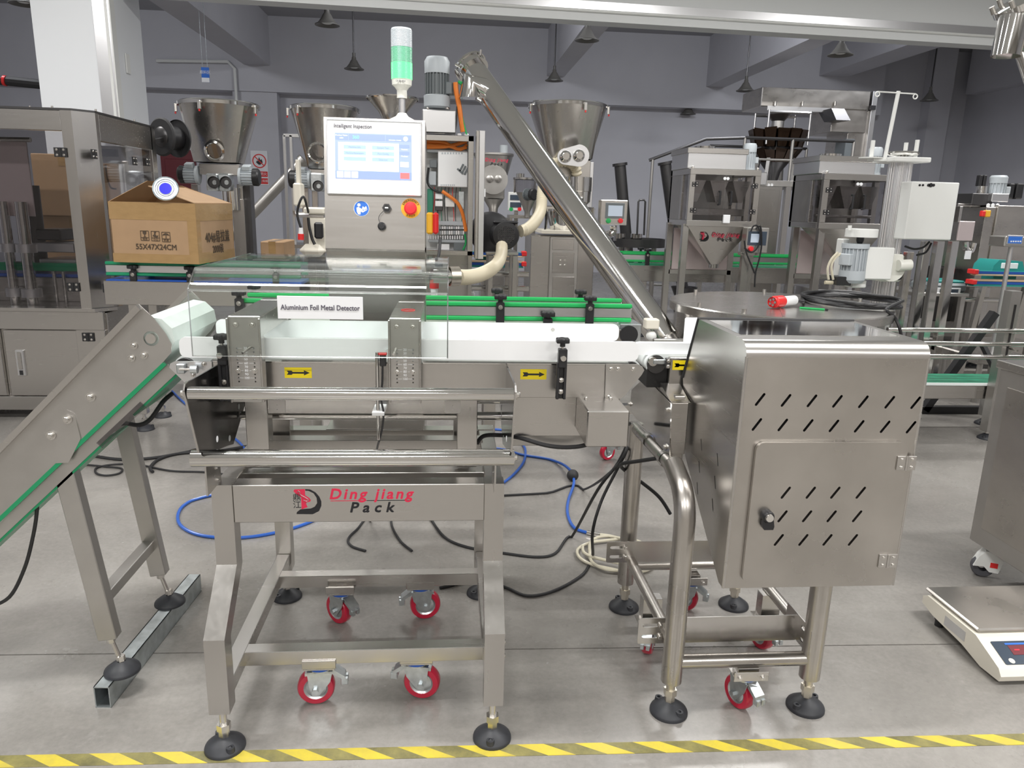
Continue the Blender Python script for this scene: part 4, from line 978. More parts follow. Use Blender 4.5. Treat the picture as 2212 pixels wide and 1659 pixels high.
    for px0, py0, px1, py1 in ((70, 525, 160, 545), (85, 560, 165, 572)): pb(px0, py0, px1, py1, Y+.35, .3, .004).build('inner_table', 'aluminium', t)
    q = at(75, 480, Y=Y+.5); G().cyl((q.x, q.y, zc), (q.x, q.y, 1.4), .05, n=20).build('turret_shaft', 'dark_metal', t)
    pb(75, 495, 130, 520, Y+.45, .25, .01).build('turret_plate', 'dark_metal', t)
    b = pb(205, 315, 262, 352, Y+.75, .08, .005).build('breaker_box', 'white_paint', t); pb(212, 322, 255, 338, Y+.745, .01, .002).build('breaker_window', 'lcd_dark', b)
    ptube([(228, 356, Y+.72), (232, 385, Y+.7), (240, 405, Y+.7), (252, 408, Y+.7)], .006).build('inner_cable', 'black', t)
    ptube([(218, 356, Y+.72), (221, 400, Y+.7), (234, 452, Y+.7)], .006).build('inner_cable', 'black', t)
    # label reel on an arm behind the roof
    q = at(352, 296, Y=5.72); k = mpp(q); ax = Vector((.5, .85, 0)).normalized(); M = aim(q, -ax)
    rr = G(); rr.lathe([(0, .02), (37*k, .02), (40*k, .012), (40*k, .002), (15*k, 0)], n=32); rr.lathe([(40*k, -.12), (40*k, -.132), (0, -.135)], n=32)
    r_ = rr.build('label_reel', 'black_rubber', t, M=M); G().lathe([(25*k, 0), (25*k, -.12)], n=24).build('reel_core', 'black', r_, M=M); G().lathe([(0, .035), (17*k, .03), (21*k, .02)], n=24).build('reel_hub', 'dark_metal', r_, M=M)
    G().bar(q+ax*.07, Vector((XS-.03, YB+.04, q.z-.05)), .03, .03).build('reel_arm', 'dark_metal', t)
    return t
enclosed_machine()
# carton stack behind the enclosed machine
def carton(name, x0, x1, y0, y1, z0, z1, label, group=None, m='card'):
    t = thing(name, label, 'box', ((x0+x1)/2, (y0+y1)/2, z0), 0, group)
    G().box(x0, x1, y0, y1, z0, z1, .006).build('carton_body', m, t)
    xm = (x0+x1)/2; G().box(xm-.025, xm+.025, y0-.0015, y1, z1-.09, z1+.0012).build('sealing_tape', 'tape_clear', t)
    return t
xa, xb, _, _ = prect(76, 330, 200, 520, 6.4)
carton('carton', xa, xb+.1, 6.4, 6.95, 0, .62, 'brown carton at the bottom of the stack behind the enclosed machine')
carton('carton', xa+.02, xb+.05, 6.42, 6.95, .62, 1.18, 'brown carton in the middle of the stack behind the enclosed machine')
carton('carton', xa, xb+.02, 6.4, 6.9, 1.18, 1.66, 'brown carton topping the stack behind the enclosed machine')
# ================================================================== OPEN CARTON WITH CAN LID
def open_carton():
    Z = at(320, 566, Y=4.42).z+.0015; a, b, c = at(245, 560, Z=Z), at(430, 570, Z=Z), at(508, 552, Z=Z)
    b = at(430, 571, Z=Z); an = math.radians(6); ux = Vector((math.cos(an), -math.sin(an), 0)); uy = Vector((math.sin(an), math.cos(an), 0)); W, D = .48, .52; a = b-ux*W
    t = thing('open_carton', 'open brown cardboard carton with handling symbols on the green rail conveyor', 'box', tuple(a+ux*W/2+uy*D/2))
    M = Matrix((ux, uy, Vector((0, 0, 1)))).transposed().to_4x4(); M.translation = a
    zt = at(430, 440, Y=b.y).z-Z; th = .006
    g = G(); g.box(0, W, 0, D, 0, th); g.box(0, W, 0, th, 0, zt); g.box(0, th, 0, D, 0, zt); g.box(W-th, W, 0, D, 0, zt); g.box(0, W, D-th, D, 0, zt)
    body = g.build('carton_body', 'card', t, M=M)
    G().box(th, W-th, th, D-th, th, .10).build('contents', 'card_inside', t, M=M)
    zb = at(430, 478, Y=b.y).z-Z
    for args in ((-.0012, W+.0012, -.0014, -.0002, zb, zt), (W+.0002, W+.0014, 0, D, zb, zt), (-.001, W+.0012, -.0014, -.0002, 0, .05), (W+.0002, W+.0014, 0, D, 0, .06), (W-.05, W+.0008, -.0013, -.0001, 0, zt), (W+.0001, W+.0012, 0, .05, 0, zt)):
        G().box(*args).build('packing_tape', 'tape_clear', t, M=M)
    # flaps
    f = G().add([(W-.002, 0, zt), (W-.002, D, zt), (W-.002, D, zt+.004), (W-.002, 0, zt+.004), (W-.26, .02, zt+.085), (W-.26, D-.02, zt+.085), (W-.26, D-.02, zt+.089), (W-.26, .02, zt+.089)], [(0, 1, 5, 4), (2, 3, 7, 6), (0, 3, 2, 1), (4, 5, 6, 7), (0, 4, 7, 3), (1, 2, 6, 5)]).build('flap', 'card', t, M=M)
    G().add([(0, D, zt), (W, D, zt), (W, D+.004, zt), (0, D+.004, zt), (.02, D-.05, zt+.10), (W-.28, D-.05, zt+.10), (W-.28, D-.046, zt+.10), (.02, D-.046, zt+.10)], [(0, 1, 5, 4), (2, 3, 7, 6), (0, 3, 2, 1), (4, 5, 6, 7), (0, 4, 7, 3), (1, 2, 6, 5)]).build('flap', 'card_inside', t, M=M)
    G().add([(.002, 0, zt), (.002, D, zt), (.006, D, zt), (.006, 0, zt), (.10, D-.02, zt+.13), (.10, D*.55, zt+.13), (.104, D*.55, zt+.13), (.104, D-.02, zt+.13)][:4]+[(.10, .25, zt+.12), (.10, D-.02, zt+.12), (.104, D-.02, zt+.12), (.104, .25, zt+.12)], [(0, 1, 5, 4), (2, 3, 7, 6), (0, 3, 2, 1), (4, 5, 6, 7), (0, 4, 7, 3), (1, 2, 6, 5)]).build('flap', 'card_inside', t, M=M)
    # printing
    MF = M @ plane_M((0, -.0022, 0), FX, FZ)
    def pxy(px, py):
        d_ = at(px, py, Y=1)-Vector((0, 0, CAMH)); n_ = uy; tt = (a-Vector((0, 0, CAMH))).dot(n_)/d_.dot(n_); p = Vector((0, 0, CAMH))+d_*tt-a; return p.dot(ux), p.z
    for k, (px, py) in enumerate(((313, 509), (336, 510), (359, 512))):
        x, z = pxy(px, py); w_ = .024
        plate('handling_mark', [rrect(x-w_, x+w_, z-w_*1.15, z+w_*1.15, .002, 1), rrect(x-w_*.88, x+w_*.88, z-w_*.35, z+w_*1.03, .001, 1), rrect(x-w_*.88, x+w_*.88, z-w_*1.03, z-w_*.47, .001, 1)], .0006, MF, 'card_ink', t)
        if k == 0: pl = [[(x-.010, z+.024), (x+.010, z+.024), (x+.010, z+.012), (x+.002, z+.004), (x+.002, z-.002), (x+.008, z-.006), (x-.008, z-.006), (x-.002, z-.002), (x-.002, z+.004), (x-.010, z+.012)][::-1]]
        elif k == 1: pl = [[(x-.016, z+.002), (x-.006, z-.006), (x+.012, z-.006), (x+.017, z+.004), (x+.006, z+.002), (x, z+.012), (x+.006, z+.024), (x-.006, z+.024), (x-.006, z+.010)]]
        else: pl = [[(x-.020, z+.008), (x-.012, z+.018), (x, z+.022), (x+.012, z+.018), (x+.020, z+.008), (x+.002, z+.011), (x+.002, z-.006), (x-.003, z-.006), (x-.001, z+.011)][::-1]]
        plate('handling_symbol', pl, .0006, MF, 'card_ink', t)
        text(('轻放', '小心', '防潮')[k], .014, MF @ Matrix.Translation((x, z-w_*.75, .0003)), 'card_ink', t)
    x, z = pxy(338, 534); text('55X47X24CM', .042, MF @ Matrix.Translation((x, z, 0)), 'card_ink', t, bold=.0008, sx=.92, spacing=1.02)
    MS = M @ plane_M((W+.0022, 0, 0), (0, 1, 0), FZ)
    text('404#易拉盖', .074, MS @ Matrix.Translation((D*.53, zt*.42, 0)), 'card_ink', t, bold=.0012, sx=.92); text('2000装', .058, MS @ Matrix.Translation((D*.52, zt*.21, 0)), 'card_ink', t, bold=.001, sx=.9)
    # can lid standing in the box
    q = at(358, 408, Y=b.y+.02); k = mpp(q); ML = aim(q, Vector((.12, -1, .35)))
    l = G().lathe([(0, .004), (13*k, .004), (14*k, .002), (20*k, .002), (21*k, .006), (24*k, .006), (25.5*k, .001), (26.5*k, .008), (27*k, 0), (0, -.002)], n=40).build('tin_disc', 'zinc', M=ML)
    tag(l, 'round silver can lid with blue centre standing in the open carton', 'can lid')
    G().lathe([(0, .0055), (12.5*k, .0052), (12.5*k, .004)], n=36).build('blue_disc', 'lid_blue', l, M=ML)
    G().lathe([(16*k, .0035), (17*k, .0035)], n=36).build('ring_line', 'ink_soft', l, M=ML)
open_carton()
# ================================================================== CONVEYORS BEHIND
def rail_bracket(parent, x, y, z, s=1.):
    b = G().box(x-.018*s, x+.018*s, y-.02*s, y+.0*s, z-.13*s, z-.01*s, .003).build('rail_bracket', 'black', parent)
    bolt(b, (x, y-.02*s, z-.03*s), (0, -1, 0), 1.2*s); knob(b, (x, y-.01*s, z-.012*s), (0, 0, 1), 1.25*s)
    return b
def rail_conveyor(name, label, x0, x1, y, w_, zr, rail_m, belt_m, brackets, legs, s=1., kn=.012):
    t = thing(name, label, 'conveyor', ((x0+x1)/2, y+w_/2, 0)); h = .085*s
    for yy, sg in ((y, -1), (y+w_, 1)):
        r = G().box(x0, x1, yy-.008, yy+.008, zr-.062*s, zr-.018*s, .003).build('guide_rail', 'aluminium', t)
        G().box(x0, x1, yy-.012, yy+.012, zr-.018*s, zr, .004).build('rail_strip', rail_m, r); G().box(x0, x1, yy-.012, yy+.012, zr-.08*s, zr-.062*s, .004).build('rail_strip', rail_m, r)
        G().box(x0, x1, yy-.05*sg*-1-.004, yy+.05*sg+.004, zr-.24*s, zr-.105*s, .003).build('side_beam', 'steel', t)
        for bx in brackets:
            rail_bracket(t, bx, yy-.012 if sg < 0 else yy+.034, zr+kn, s)
    G().box(x0, x1, y-.02, y+w_+.02, zr-.118*s, zr-.10*s, .003).build('belt', belt_m, t)
    for lx in legs:
        for yy in (y-.03, y+w_+.03):
            G().box(lx-.025, lx+.025, yy-.02, yy+.02, .10, zr-.15*s, .002).build('leg', 'steel_v', t); foot(t, lx, yy, .11, 1.)
        G().box(lx-.02, lx+.02, y-.01, y+w_+.01, .26, .30, .002).build('cross_bar', 'steel', t)
    return t
rail_conveyor('can_conveyor', 'conveyor with blue belt and dark green guide rails under the open carton', at(231, 600, Y=4.42).x, -.86, 4.42, .22, at(320, 566, Y=4.42).z, 'green_dark', 'blue', (at(290, 580, Y=4.42).x, at(412, 580, Y=4.42).x, -1.0), (-1.80, -1.0), kn=-.04)
rc = rail_conveyor('bottle_conveyor', 'chain conveyor with bright green guide rails behind the metal detector', -.90, at(1365, 660, Y=3.2).x, 3.20, .2, at(1170, 654, Y=3.2).z, 'green', 'steel_dull', (at(520, 650, Y=3.2).x, at(1080, 665, Y=3.2).x, at(1272, 670, Y=3.2).x), (-.62, .18))
g = pb(1338, 700, 1385, 742, 3.16, .14, .004).build('gear_motor', 'zinc', rc)
q = at(1357, 722, Y=3.155); G().cyl((q.x, 3.14, q.z), (q.x, 3.17, q.z), .04, n=24).build('motor_end', 'black', g)
q = at(1186, 690, Y=3.12); knob(rc, (q.x, 3.16, q.z-.01), (0, 0, 1), 1.4)
G().box(q.x-.02, q.x+.02, 3.145, 3.175, q.z-.1, q.z, .003).build('rail_bracket', 'black', rc)
# red screwdriver lying on the blue belt conveyor
def screwdriver():
    z = at(320, 566, Y=4.42).z-.10; p = at(470, 604, Y=4.48)
    a = Vector((p.x-.10, 4.48, z+.026)); b = a+Vector((.17, .01, 0))
    t = thing('screwdriver', 'red handled screwdriver lying on the blue conveyor belt', 'screwdriver', tuple(a))
    G().tube([a, a+(b-a)*.15, a+(b-a)*.5, a+(b-a)*.9, b], [.018, .024, .020, .025, .014], 12).build('handle', 'red', t)
    G().cyl(b, b+Vector((.12, .008, -.008)), .006, n=8).build('blade', 'bolt_steel', t)
screwdriver()
# ================================================================== HOPPERS
def hopper_shell(parent, px, pyt, wt, pyb, wb, Y, depth_b, name='hopper', m='steel_v', rim=True, off=0):
    c = at(px, pyt, Y=Y); k = mpp(c); r = wt/2*k; zb = at(px+off, pyb, Y=Y).z; xb = at(px+off, pyb, Y=Y).x; hb = wb/2*k; n = 48
    top = [Vector((c.x+r*math.cos(2*PI*i/n), Y+r*math.sin(2*PI*i/n), c.z)) for i in range(n)]
    bot = []
    for i in range(n):
        a = 2*PI*i/n; ca, sa = math.cos(a), math.sin(a); m_ = max(abs(ca)/hb, abs(sa)/depth_b); bot.append(Vector((xb+ca/m_, Y+sa/m_, zb)))
    h = G().loft(top, bot, False).build(name, m, parent)
    if rim: G().lathe([(r*1.0, c.z-.012), (r*1.035, c.z-.012), (r*1.035, c.z+.012), (r*.98, c.z+.022), (0, c.z+.03)], (c.x, Y, 0), 40).build('hopper_lid', 'polished', h)
    return h, c, r, zb
def toggle(parent, p, d):
    b = G().box(-.012, .012, -.03, .03, 0, .02, .003).build('clasp', 'bolt_steel', parent, M=aim(Vector(p), d)); G().box(-.005, .005, -.045, -.03, .008, .02, .002).build('clasp_tip', 'red', b, M=aim(Vector(p), d))
def twin_auger(px, Y, motors, label):
    t = thing('auger_hopper', label, 'hopper', (at(px, 400, Y=Y).x, Y, 0))
    return t
def left_hopper():
    Y = 6.2; t = thing('auger_hopper', 'stainless cone hopper with round sight glass above twin grey gear motors', 'hopper', (at(475, 400, Y=Y).x, Y, 0))
    h, c, r, zb = hopper_shell(t, 474, 229, 164, 352, 92, Y, .12)
    for a in (-2.9, -1.75, -.35): toggle(h, (c.x+r*1.03*math.cos(a), Y+r*1.03*math.sin(a), c.z-.03), (math.cos(a), math.sin(a), 0))
    q = at(464, 326, Y=Y-.18); d = Vector((-.1, -1, -.25))
    s = G().lathe([(.055, .0), (.075, .0), (.078, .012), (.062, .018), (.055, .012)], n=28).build('sight_glass_ring', 'polished', h, M=aim(q, d)); G().lathe([(0, .006), (.058, .006)], n=28).build('sight_glass', 'mirror', s, M=aim(q, d))
    pb(430, 354, 518, 378, Y-.12, .24, .004).build('hopper_throat', 'steel', t)
    for sx in (-1, 1):
        q = at(474+sx*28, 383, Y=Y-.10); k = mpp(q)
        motor(t, at(474+sx*44, 380+sx*2, Y=Y-.10), (sx, 0, 0), 18*k, 42*k, box_dir=(0, -.3, 1))
        gb = G().obox(at(474+sx*13+2, 394, Y=Y-.12), (24*k, .13, 36*k), None, .01).build('gearbox', 'zinc', t)
        q = at(474+sx*13+2, 394, Y=Y-.19); G().lathe([(.018, 0), (.04, 0), (.045, .02)], n=20, M=None).build('gearbox_flange', 'dark_metal', gb, M=aim(q, (0, -1, 0)))
    for px0, px1, top in ((418, 432, 398), (516, 528, 398)): pb(px0, top, px1, 560, Y, .08, .003, zmin=0).build('leg', 'steel_v', t)
    pb(528, 400, 544, 560, Y+.05, .12, .003, zmin=0).build('rear_cabinet', 'dark_metal', t)
    pb(505, 430, 530, 560, Y-.02, .3, .003, zmin=0).build('column_cabinet', 'steel_v', t)
    q = at(500, 420, Y=Y-.02); G().cyl((q.x, q.y, q.z-.12), (q.x, q.y, q.z+.05), .07, n=20).build('feed_pipe', 'polished', t)
    return t
left_hopper()
def second_hopper():
    Y = 6.6; t = thing('auger_hopper', 'stainless cone hopper partly behind the touchscreen panel', 'hopper', (at(700, 400, Y=Y).x, Y, 0))
    h, c, r, zb = hopper_shell(t, 702, 238, 146, 366, 64, Y, .10)
    for a in (-2.95, -2.2): toggle(h, (c.x+r*1.03*math.cos(a), Y+r*1.03*math.sin(a), c.z-.03), (math.cos(a), math.sin(a), 0))
    pb(668, 366, 735, 378, Y-.1, .2, .003).build('hopper_throat', 'steel', t)
    q = at(686, 330, Y=Y-.17); G().torus(q, .075, .012, 24, 8, 'Y').build('sight_glass_ring', 'polished', h)
    q = at(660, 387, Y=Y-.1); k = mpp(q); motor(t, at(672, 388, Y=Y-.1), (-1, 0, 0), 18*k, 46*k, box_dir=(0, -.3, 1))
    gb = G().obox(at(686, 394, Y=Y-.12), (26*k, .13, 38*k), None, .01).build('gearbox', 'zinc', t); G().lathe([(.018, 0), (.04, 0), (.045, .02)], n=20).build('gearbox_flange', 'dark_metal', gb, M=aim(at(688, 402, Y=Y-.19), (0, -1, 0)))
    for px0, px1 in ((654, 668), (676, 688)): pb(px0, 402, px1, 560, Y, .06, .003, zmin=0).build('leg', 'steel_v', t)
    f = G()
    for px in (616, 630): pb(px, 292, px+6, 560, Y+.35, .05, .002, zmin=0).build('frame_post', 'aluminium', t)
    pb(612, 290, 700, 297, Y+.35, .05, .002).build('frame_top', 'aluminium', t)
    G().box(at(616, 470, Y=Y).x, at(690, 470, Y=Y).x, Y, Y+.40, .95, .98).build('frame_shelf', 'steel', t)
    return t
second_hopper()
# thin pipes / dark screw conveyor leaning behind the second hopper
def lean_pipe(name, label, a, b, r, m, ya, yb):
    p, q = at(*a, Y=ya), at(*b, Y=yb); d = (q-p).normalized()
    t = thing(name, label, 'screw conveyor', (p.x, p.y, 0))
    if p.z > .3: p2 = p-d*((p.z-.22)/d.z) if d.z else p
    else: p2 = p
    G().cyl(p2, q, r, n=20).build('screw_tube', m, t)
    G().cyl(q-d*.02, q+d*.015, r*1.3, n=20).build('end_flange', m, t)
    G().lathe([(r*1.6, 0), (r*1.6, .20), (r*2.4, .34)], (p2.x, p2.y, .0), 20).build('base_hopper', m, t)
    return t
lean_pipe('screw_conveyor', 'dark inclined screw conveyor leaning behind the second hopper', (552, 455), (655, 347), .05, 'steel_dull', 7.6, 7.6)
lean_pipe('screw_conveyor', 'dark upright screw conveyor beside the far round feed table', (1352, 505), (1339, 355), .075, 'dark_metal', 9.9, 9.9)
lean_pipe('screw_conveyor', 'dark upright screw conveyor behind the weigh filler', (1452, 460), (1437, 352), .075, 'dark_metal', 9.9, 9.9)
# wide open funnel
def funnel():
    Y = 5.6; t = thing('feed_funnel', 'wide open stainless feed funnel behind the signal beacon', 'funnel', (at(848, 300, Y=Y).x, Y, 0))
    g = plathe(848, [(112, 212), (60, 243), (40, 262), (40, 300)], Y); g.build('funnel_cone', 'steel_v', t)
    plathe(848, [(108, 213), (114, 211), (114, 214), (110, 216)], Y).build('funnel_rim', 'polished', t)
    c = at(848, 300, Y=Y); G().cyl((c.x, Y, 0), (c.x, Y, c.z), .05, n=16).build('stand_post', 'steel_v', t)
funnel()
# ================================================================== FILLER WITH OPEN ELECTRICAL CABINET
def filler():
    Y = 5.0; t = thing('filling_machine', 'filling machine with open electrical cabinet and dark grey motor on top', 'filling machine', (at(970, 500, Y=Y).x, Y+.15, 0))
    x0, x1, z0, z1 = prect(905, 292, 1022, 551, Y); D = .24
    c = G().box(x0, x1, Y+D-.01, Y+D, z0, z1).box(x0, x0+.006, Y, Y+D, z0, z1).box(x1-.006, x1, Y, Y+D, z0, z1).box(x0, x1, Y, Y+D, z1-.006, z1).box(x0, x1, Y, Y+D, z0, z0+.006).build('electrical_cabinet', 'aluminium', t)
    for a in ((x0, x1, z1-.035, z1), (x0, x1, z0, z0+.03), (x1-.035, x1, z0, z1)): G().box(a[0], a[1], Y-.01, Y+.015, a[2], a[3], .002).build('cabinet_rim', 'steel', c)
    G().box(x0+.01, x1-.035, Y+D-.03, Y+D-.012, z0+.03, z1-.04).build('mounting_plate', 'white_paint', c)
    YI = Y+.14
    d = pb(946, 326, 1010, 404, YI-.05, .07, .004).build('drive_unit', 'white_plastic', c)
    for k in range(8): pb(954+k*6, 329, 957+k*6, 333, YI-.052, .004, 0).build('vent_slot', 'motor_grey', d); pb(952+k*4, 398, 954+k*4, 402, YI-.052, .004, 0).build('vent_slot', 'motor_grey', d)
    for k in range(3):
        q = at(997+k*5, 362+k*4, Y=YI-.053); G().obox(q, (.012, .004, .05), Matrix.Rotation(math.radians(28), 3, 'Y')).build('brand_bar', 'motor_dark', d)
    q = at(994, 370, Y=YI-.053); G().obox(q, (.05, .004, .012), Matrix.Rotation(math.radians(40), 3, 'Y')).build('brand_bar', 'motor_dark', d)
    for k, (px0, py0, px1, py1, m) in enumerate(((940, 418, 956, 430, 'paper'), (940, 434, 956, 446, 'paper'), (940, 446, 956, 455, 'dark_metal'), (962, 427, 982, 447, 'white_paint'), (990, 413, 1003, 452, 'zinc'), (928, 345, 944, 362, 'motor_dark'), (925, 370, 942, 400, 'motor_grey'), (923, 408, 935, 460, 'pcb_green'), (945, 527, 971, 540, 'white_plastic'), (980, 523, 1004, 541, 'motor_dark'), (925, 518, 1005, 524, 'motor_grey'))):
        pb(px0, py0, px1, py1, YI-.03, .06, .003).build('electrical_module', m, c)
    for k in range(11):
        pb(949+k*5, 489, 953+k*5, 507, YI-.02, .05, .002).build('terminal_block', 'white_plastic' if k % 3 else 'motor_grey', c); pb(949+k*5, 495, 953+k*5, 498, YI-.022, .004, 0).build('terminal_slot', 'black', c)
    for k in range(15): pb(924+k*5.2, 509, 927+k*5.2, 517, YI-.02, .05, .001).build('terminal_block', 'paper', c)
    pb(946, 478, 1006, 487, YI-.03, .06, .002).build('wire_trunking', 'motor_grey', c); pb(922, 324, 1008, 330, YI-.04, .06, .002).build('wire_trunking', 'motor_grey', c)
    s = pb(921, 459, 936, 506, Y-.09, .16, .01).build('main_switch', 'amber', c); pb(935, 459, 947, 506, Y-.10, .12, .012).build('switch_knob', 'red', s)
    for pts, r in (([(922, 318), (960, 317), (985, 312), (1008, 305)], .012), ([(922, 312), (970, 316), (990, 322), (1008, 318)], .011), ([(922, 305), (960, 308), (975, 315), (995, 323), (1009, 312)], .010), ([(955, 413), (985, 435), (998, 458), (1005, 490), (1006, 500)], .012)):
        ptube(pts, r, YI-.05).build('orange_cable', 'orange_cable', c)
    for k in range(9):
        xx = 930+k*8; ptube([(xx, 404), (xx+random.uniform(-3, 3), 430), (xx+random.uniform(-4, 4), 470), (xx, 488)], .0025, YI-.005, 5).build('wire', ('ink', 'red', 'ink', 'pcb_green', 'ink')[k % 5], c)
    ptube([(926, 362), (924, 395), (940, 412), (958, 416)], .008, YI-.04).build('wire', 'black', c)
    ptube([(1004, 505), (1006, 525), (1000, 540)], .006, YI-.03).build('wire', 'green', c)
    # opened door seen edge-on
    xd = x1+.01; dd = G().box(xd, xd+.02, Y-.17, Y-.01, z0-.01, z1+.02, .003).build('cabinet_door', 'steel', t)
    G().box(xd+.02, xd+.055, Y-.175, Y-.155, z0-.01, z1+.02, .002).build('door_fold', 'aluminium', dd); G().box(xd+.055, xd+.062, Y-.18, Y-.15, (z0+z1)/2, (z0+z1)/2+.05, .002).build('door_catch', 'white_plastic', dd)
    # gear box and motor on top
    b = pb(912, 237, 985, 287, Y, .26, .006).build('gear_housing', 'aluminium', t)
    plathe(948, [(70, 288), (70, 292)], Y+.13).build('bearing_plate', 'polished', t)
    q = at(944, 236, Y=Y+.13); k = mpp(q)
    mt = motor(t, (q.x, Y+.13, q.z), (0, 0, 1), 26*k, 104*k, 'motor_dark', 22, (1, -.25, 0), 'motor_grey')
    plathe(944, [(56, 236), (57, 208), (50, 206)], Y+.13, 24).build('motor_base', 'motor_grey', mt)
    for dx in (-20, 22): bolt(mt, at(944+dx, 236, Y=Y+.02), (0, 0, 1), 1.6)
    for pts, r, m in (([(984, 178), (986, 200), (992, 230), (996, 260), (1000, 285)], .016, 'orange_cable'), ([(990, 176), (1000, 185), (1003, 205), (996, 210)], .010, 'green'), ([(986, 190), (1000, 260), (1008, 290)], .006, 'green'), ([(987, 230), (986, 262), (982, 290)], .005, 'black')): ptube(pts, r, Y+.06).build('motor_cable', m, t)
    for px in (992, 1008): pb(px-5, 288, px+5, 293, Y+.06, .05, .006).build('cable_gland', 'white_plastic', t)
    # body below
    for px0, px1 in ((925, 934), (1010, 1019)): pb(px0, 551, px1, 640, Y+.03, .06, .002, zmin=0).build('leg', 'steel_v', t)
    G().box(x0, x1, Y+D, Y+D+.35, .3, z0+.2, .004).build('machine_body', 'steel', t)
    for x in (x0+.05, x1-.05): G().box(x-.025, x+.025, Y+D+.2, Y+D+.25, 0, .32, .002).build('leg', 'steel_v', t)
    return t
filler()
def hand_plug(name, label, px, py0, py1, wpx, Y, end=None):
    t = thing(name, label, 'power plug', tuple(at(px, py1, Y=Y)))
    p0, p1 = at(px, py0, Y=Y), at(px, py1, Y=Y); k = mpp(p0); m_ = (p0+p1)/2
    G().cyl(p0, m_, wpx*.34*k, wpx*.42*k, n=16).build('plug_body', 'white_plastic', t); G().cyl(m_, p1, wpx*.5*k, n=18).build('plug_collar', 'red', t)
    G().tube([p0, p0+Vector((-.02, 0, .10)), p0+Vector((.02, .02, .20)), Vector(end) if end else p0+Vector((.03, .06, .30))], .008, 8, sub=5).build('plug_cable', 'black', t)
hand_plug('power_plug', 'red and white power plug hanging beside the cream capping machine', 650, 492, 518, 13, 5.1, at(668, 466, Y=5.32))
hand_plug('power_plug', 'red and white power plug hanging behind the acrylic guard', 938, 640, 605, 20, 3.9)
# cream capping machine behind the panel
def capper():
    Y = 5.3; t = thing('capping_machine', 'cream capping machine with black handle left of the touchscreen panel', 'capping machine', (at(690, 520, Y=Y).x, Y+.1, 0))
    pb(666, 470, 704, 545, Y, .2, .01).build('machine_body', 'cream', t); pb(655, 448, 700, 463, Y-.02, .26, .01).build('head_plate', 'cream', t)
    pb(645, 528, 700, 556, Y-.05, .12, .04).build('clamp_arm', 'cream', t); pb(678, 480, 697, 516, Y-.08, .04, .012).build('foot_switch', 'black', t)
    ptube([(666, 470), (668, 490), (674, 515), (680, 528)], .01, Y-.06).build('handle', 'black', t); ptube([(638, 455), (640, 462), (650, 464), (668, 463)], .018, Y).build('elbow_pipe', 'aluminium', t)
    pb(640, 345, 648, 450, Y+.05, .06, .002).build('side_post', 'cream', t); pb(633, 395, 650, 445, Y, .14, .01).build('control_box', 'cream', t)
    pb(668, 545, 704, 700, Y+.03, .14, .004, zmin=0).build('stand', 'steel_v', t)
    pb(640, 463, 700, 470, Y, .2, .003).build('shelf', 'steel', t)
capper()
x0, x1, z0, z1 = prect(563, 522, 613, 560, 5.6)
G_ = G().box(x0-.05, x1+.05, 5.55, 6.05, z0-.02, z0, .003).build('work_table', 'steel')
tag(G_, 'small stainless side table under the far brown carton', 'table')
for xx in (x0-.03, x1+.03):
    for yy in (5.58, 6.02): G().box(xx-.02, xx+.02, yy-.02, yy+.02, 0, z0-.019).build('leg', 'steel_v', G_)
carton('carton', x0, x1, 5.6, 6.0, z0, z1, 'small brown carton on the side table left of the capping machine')
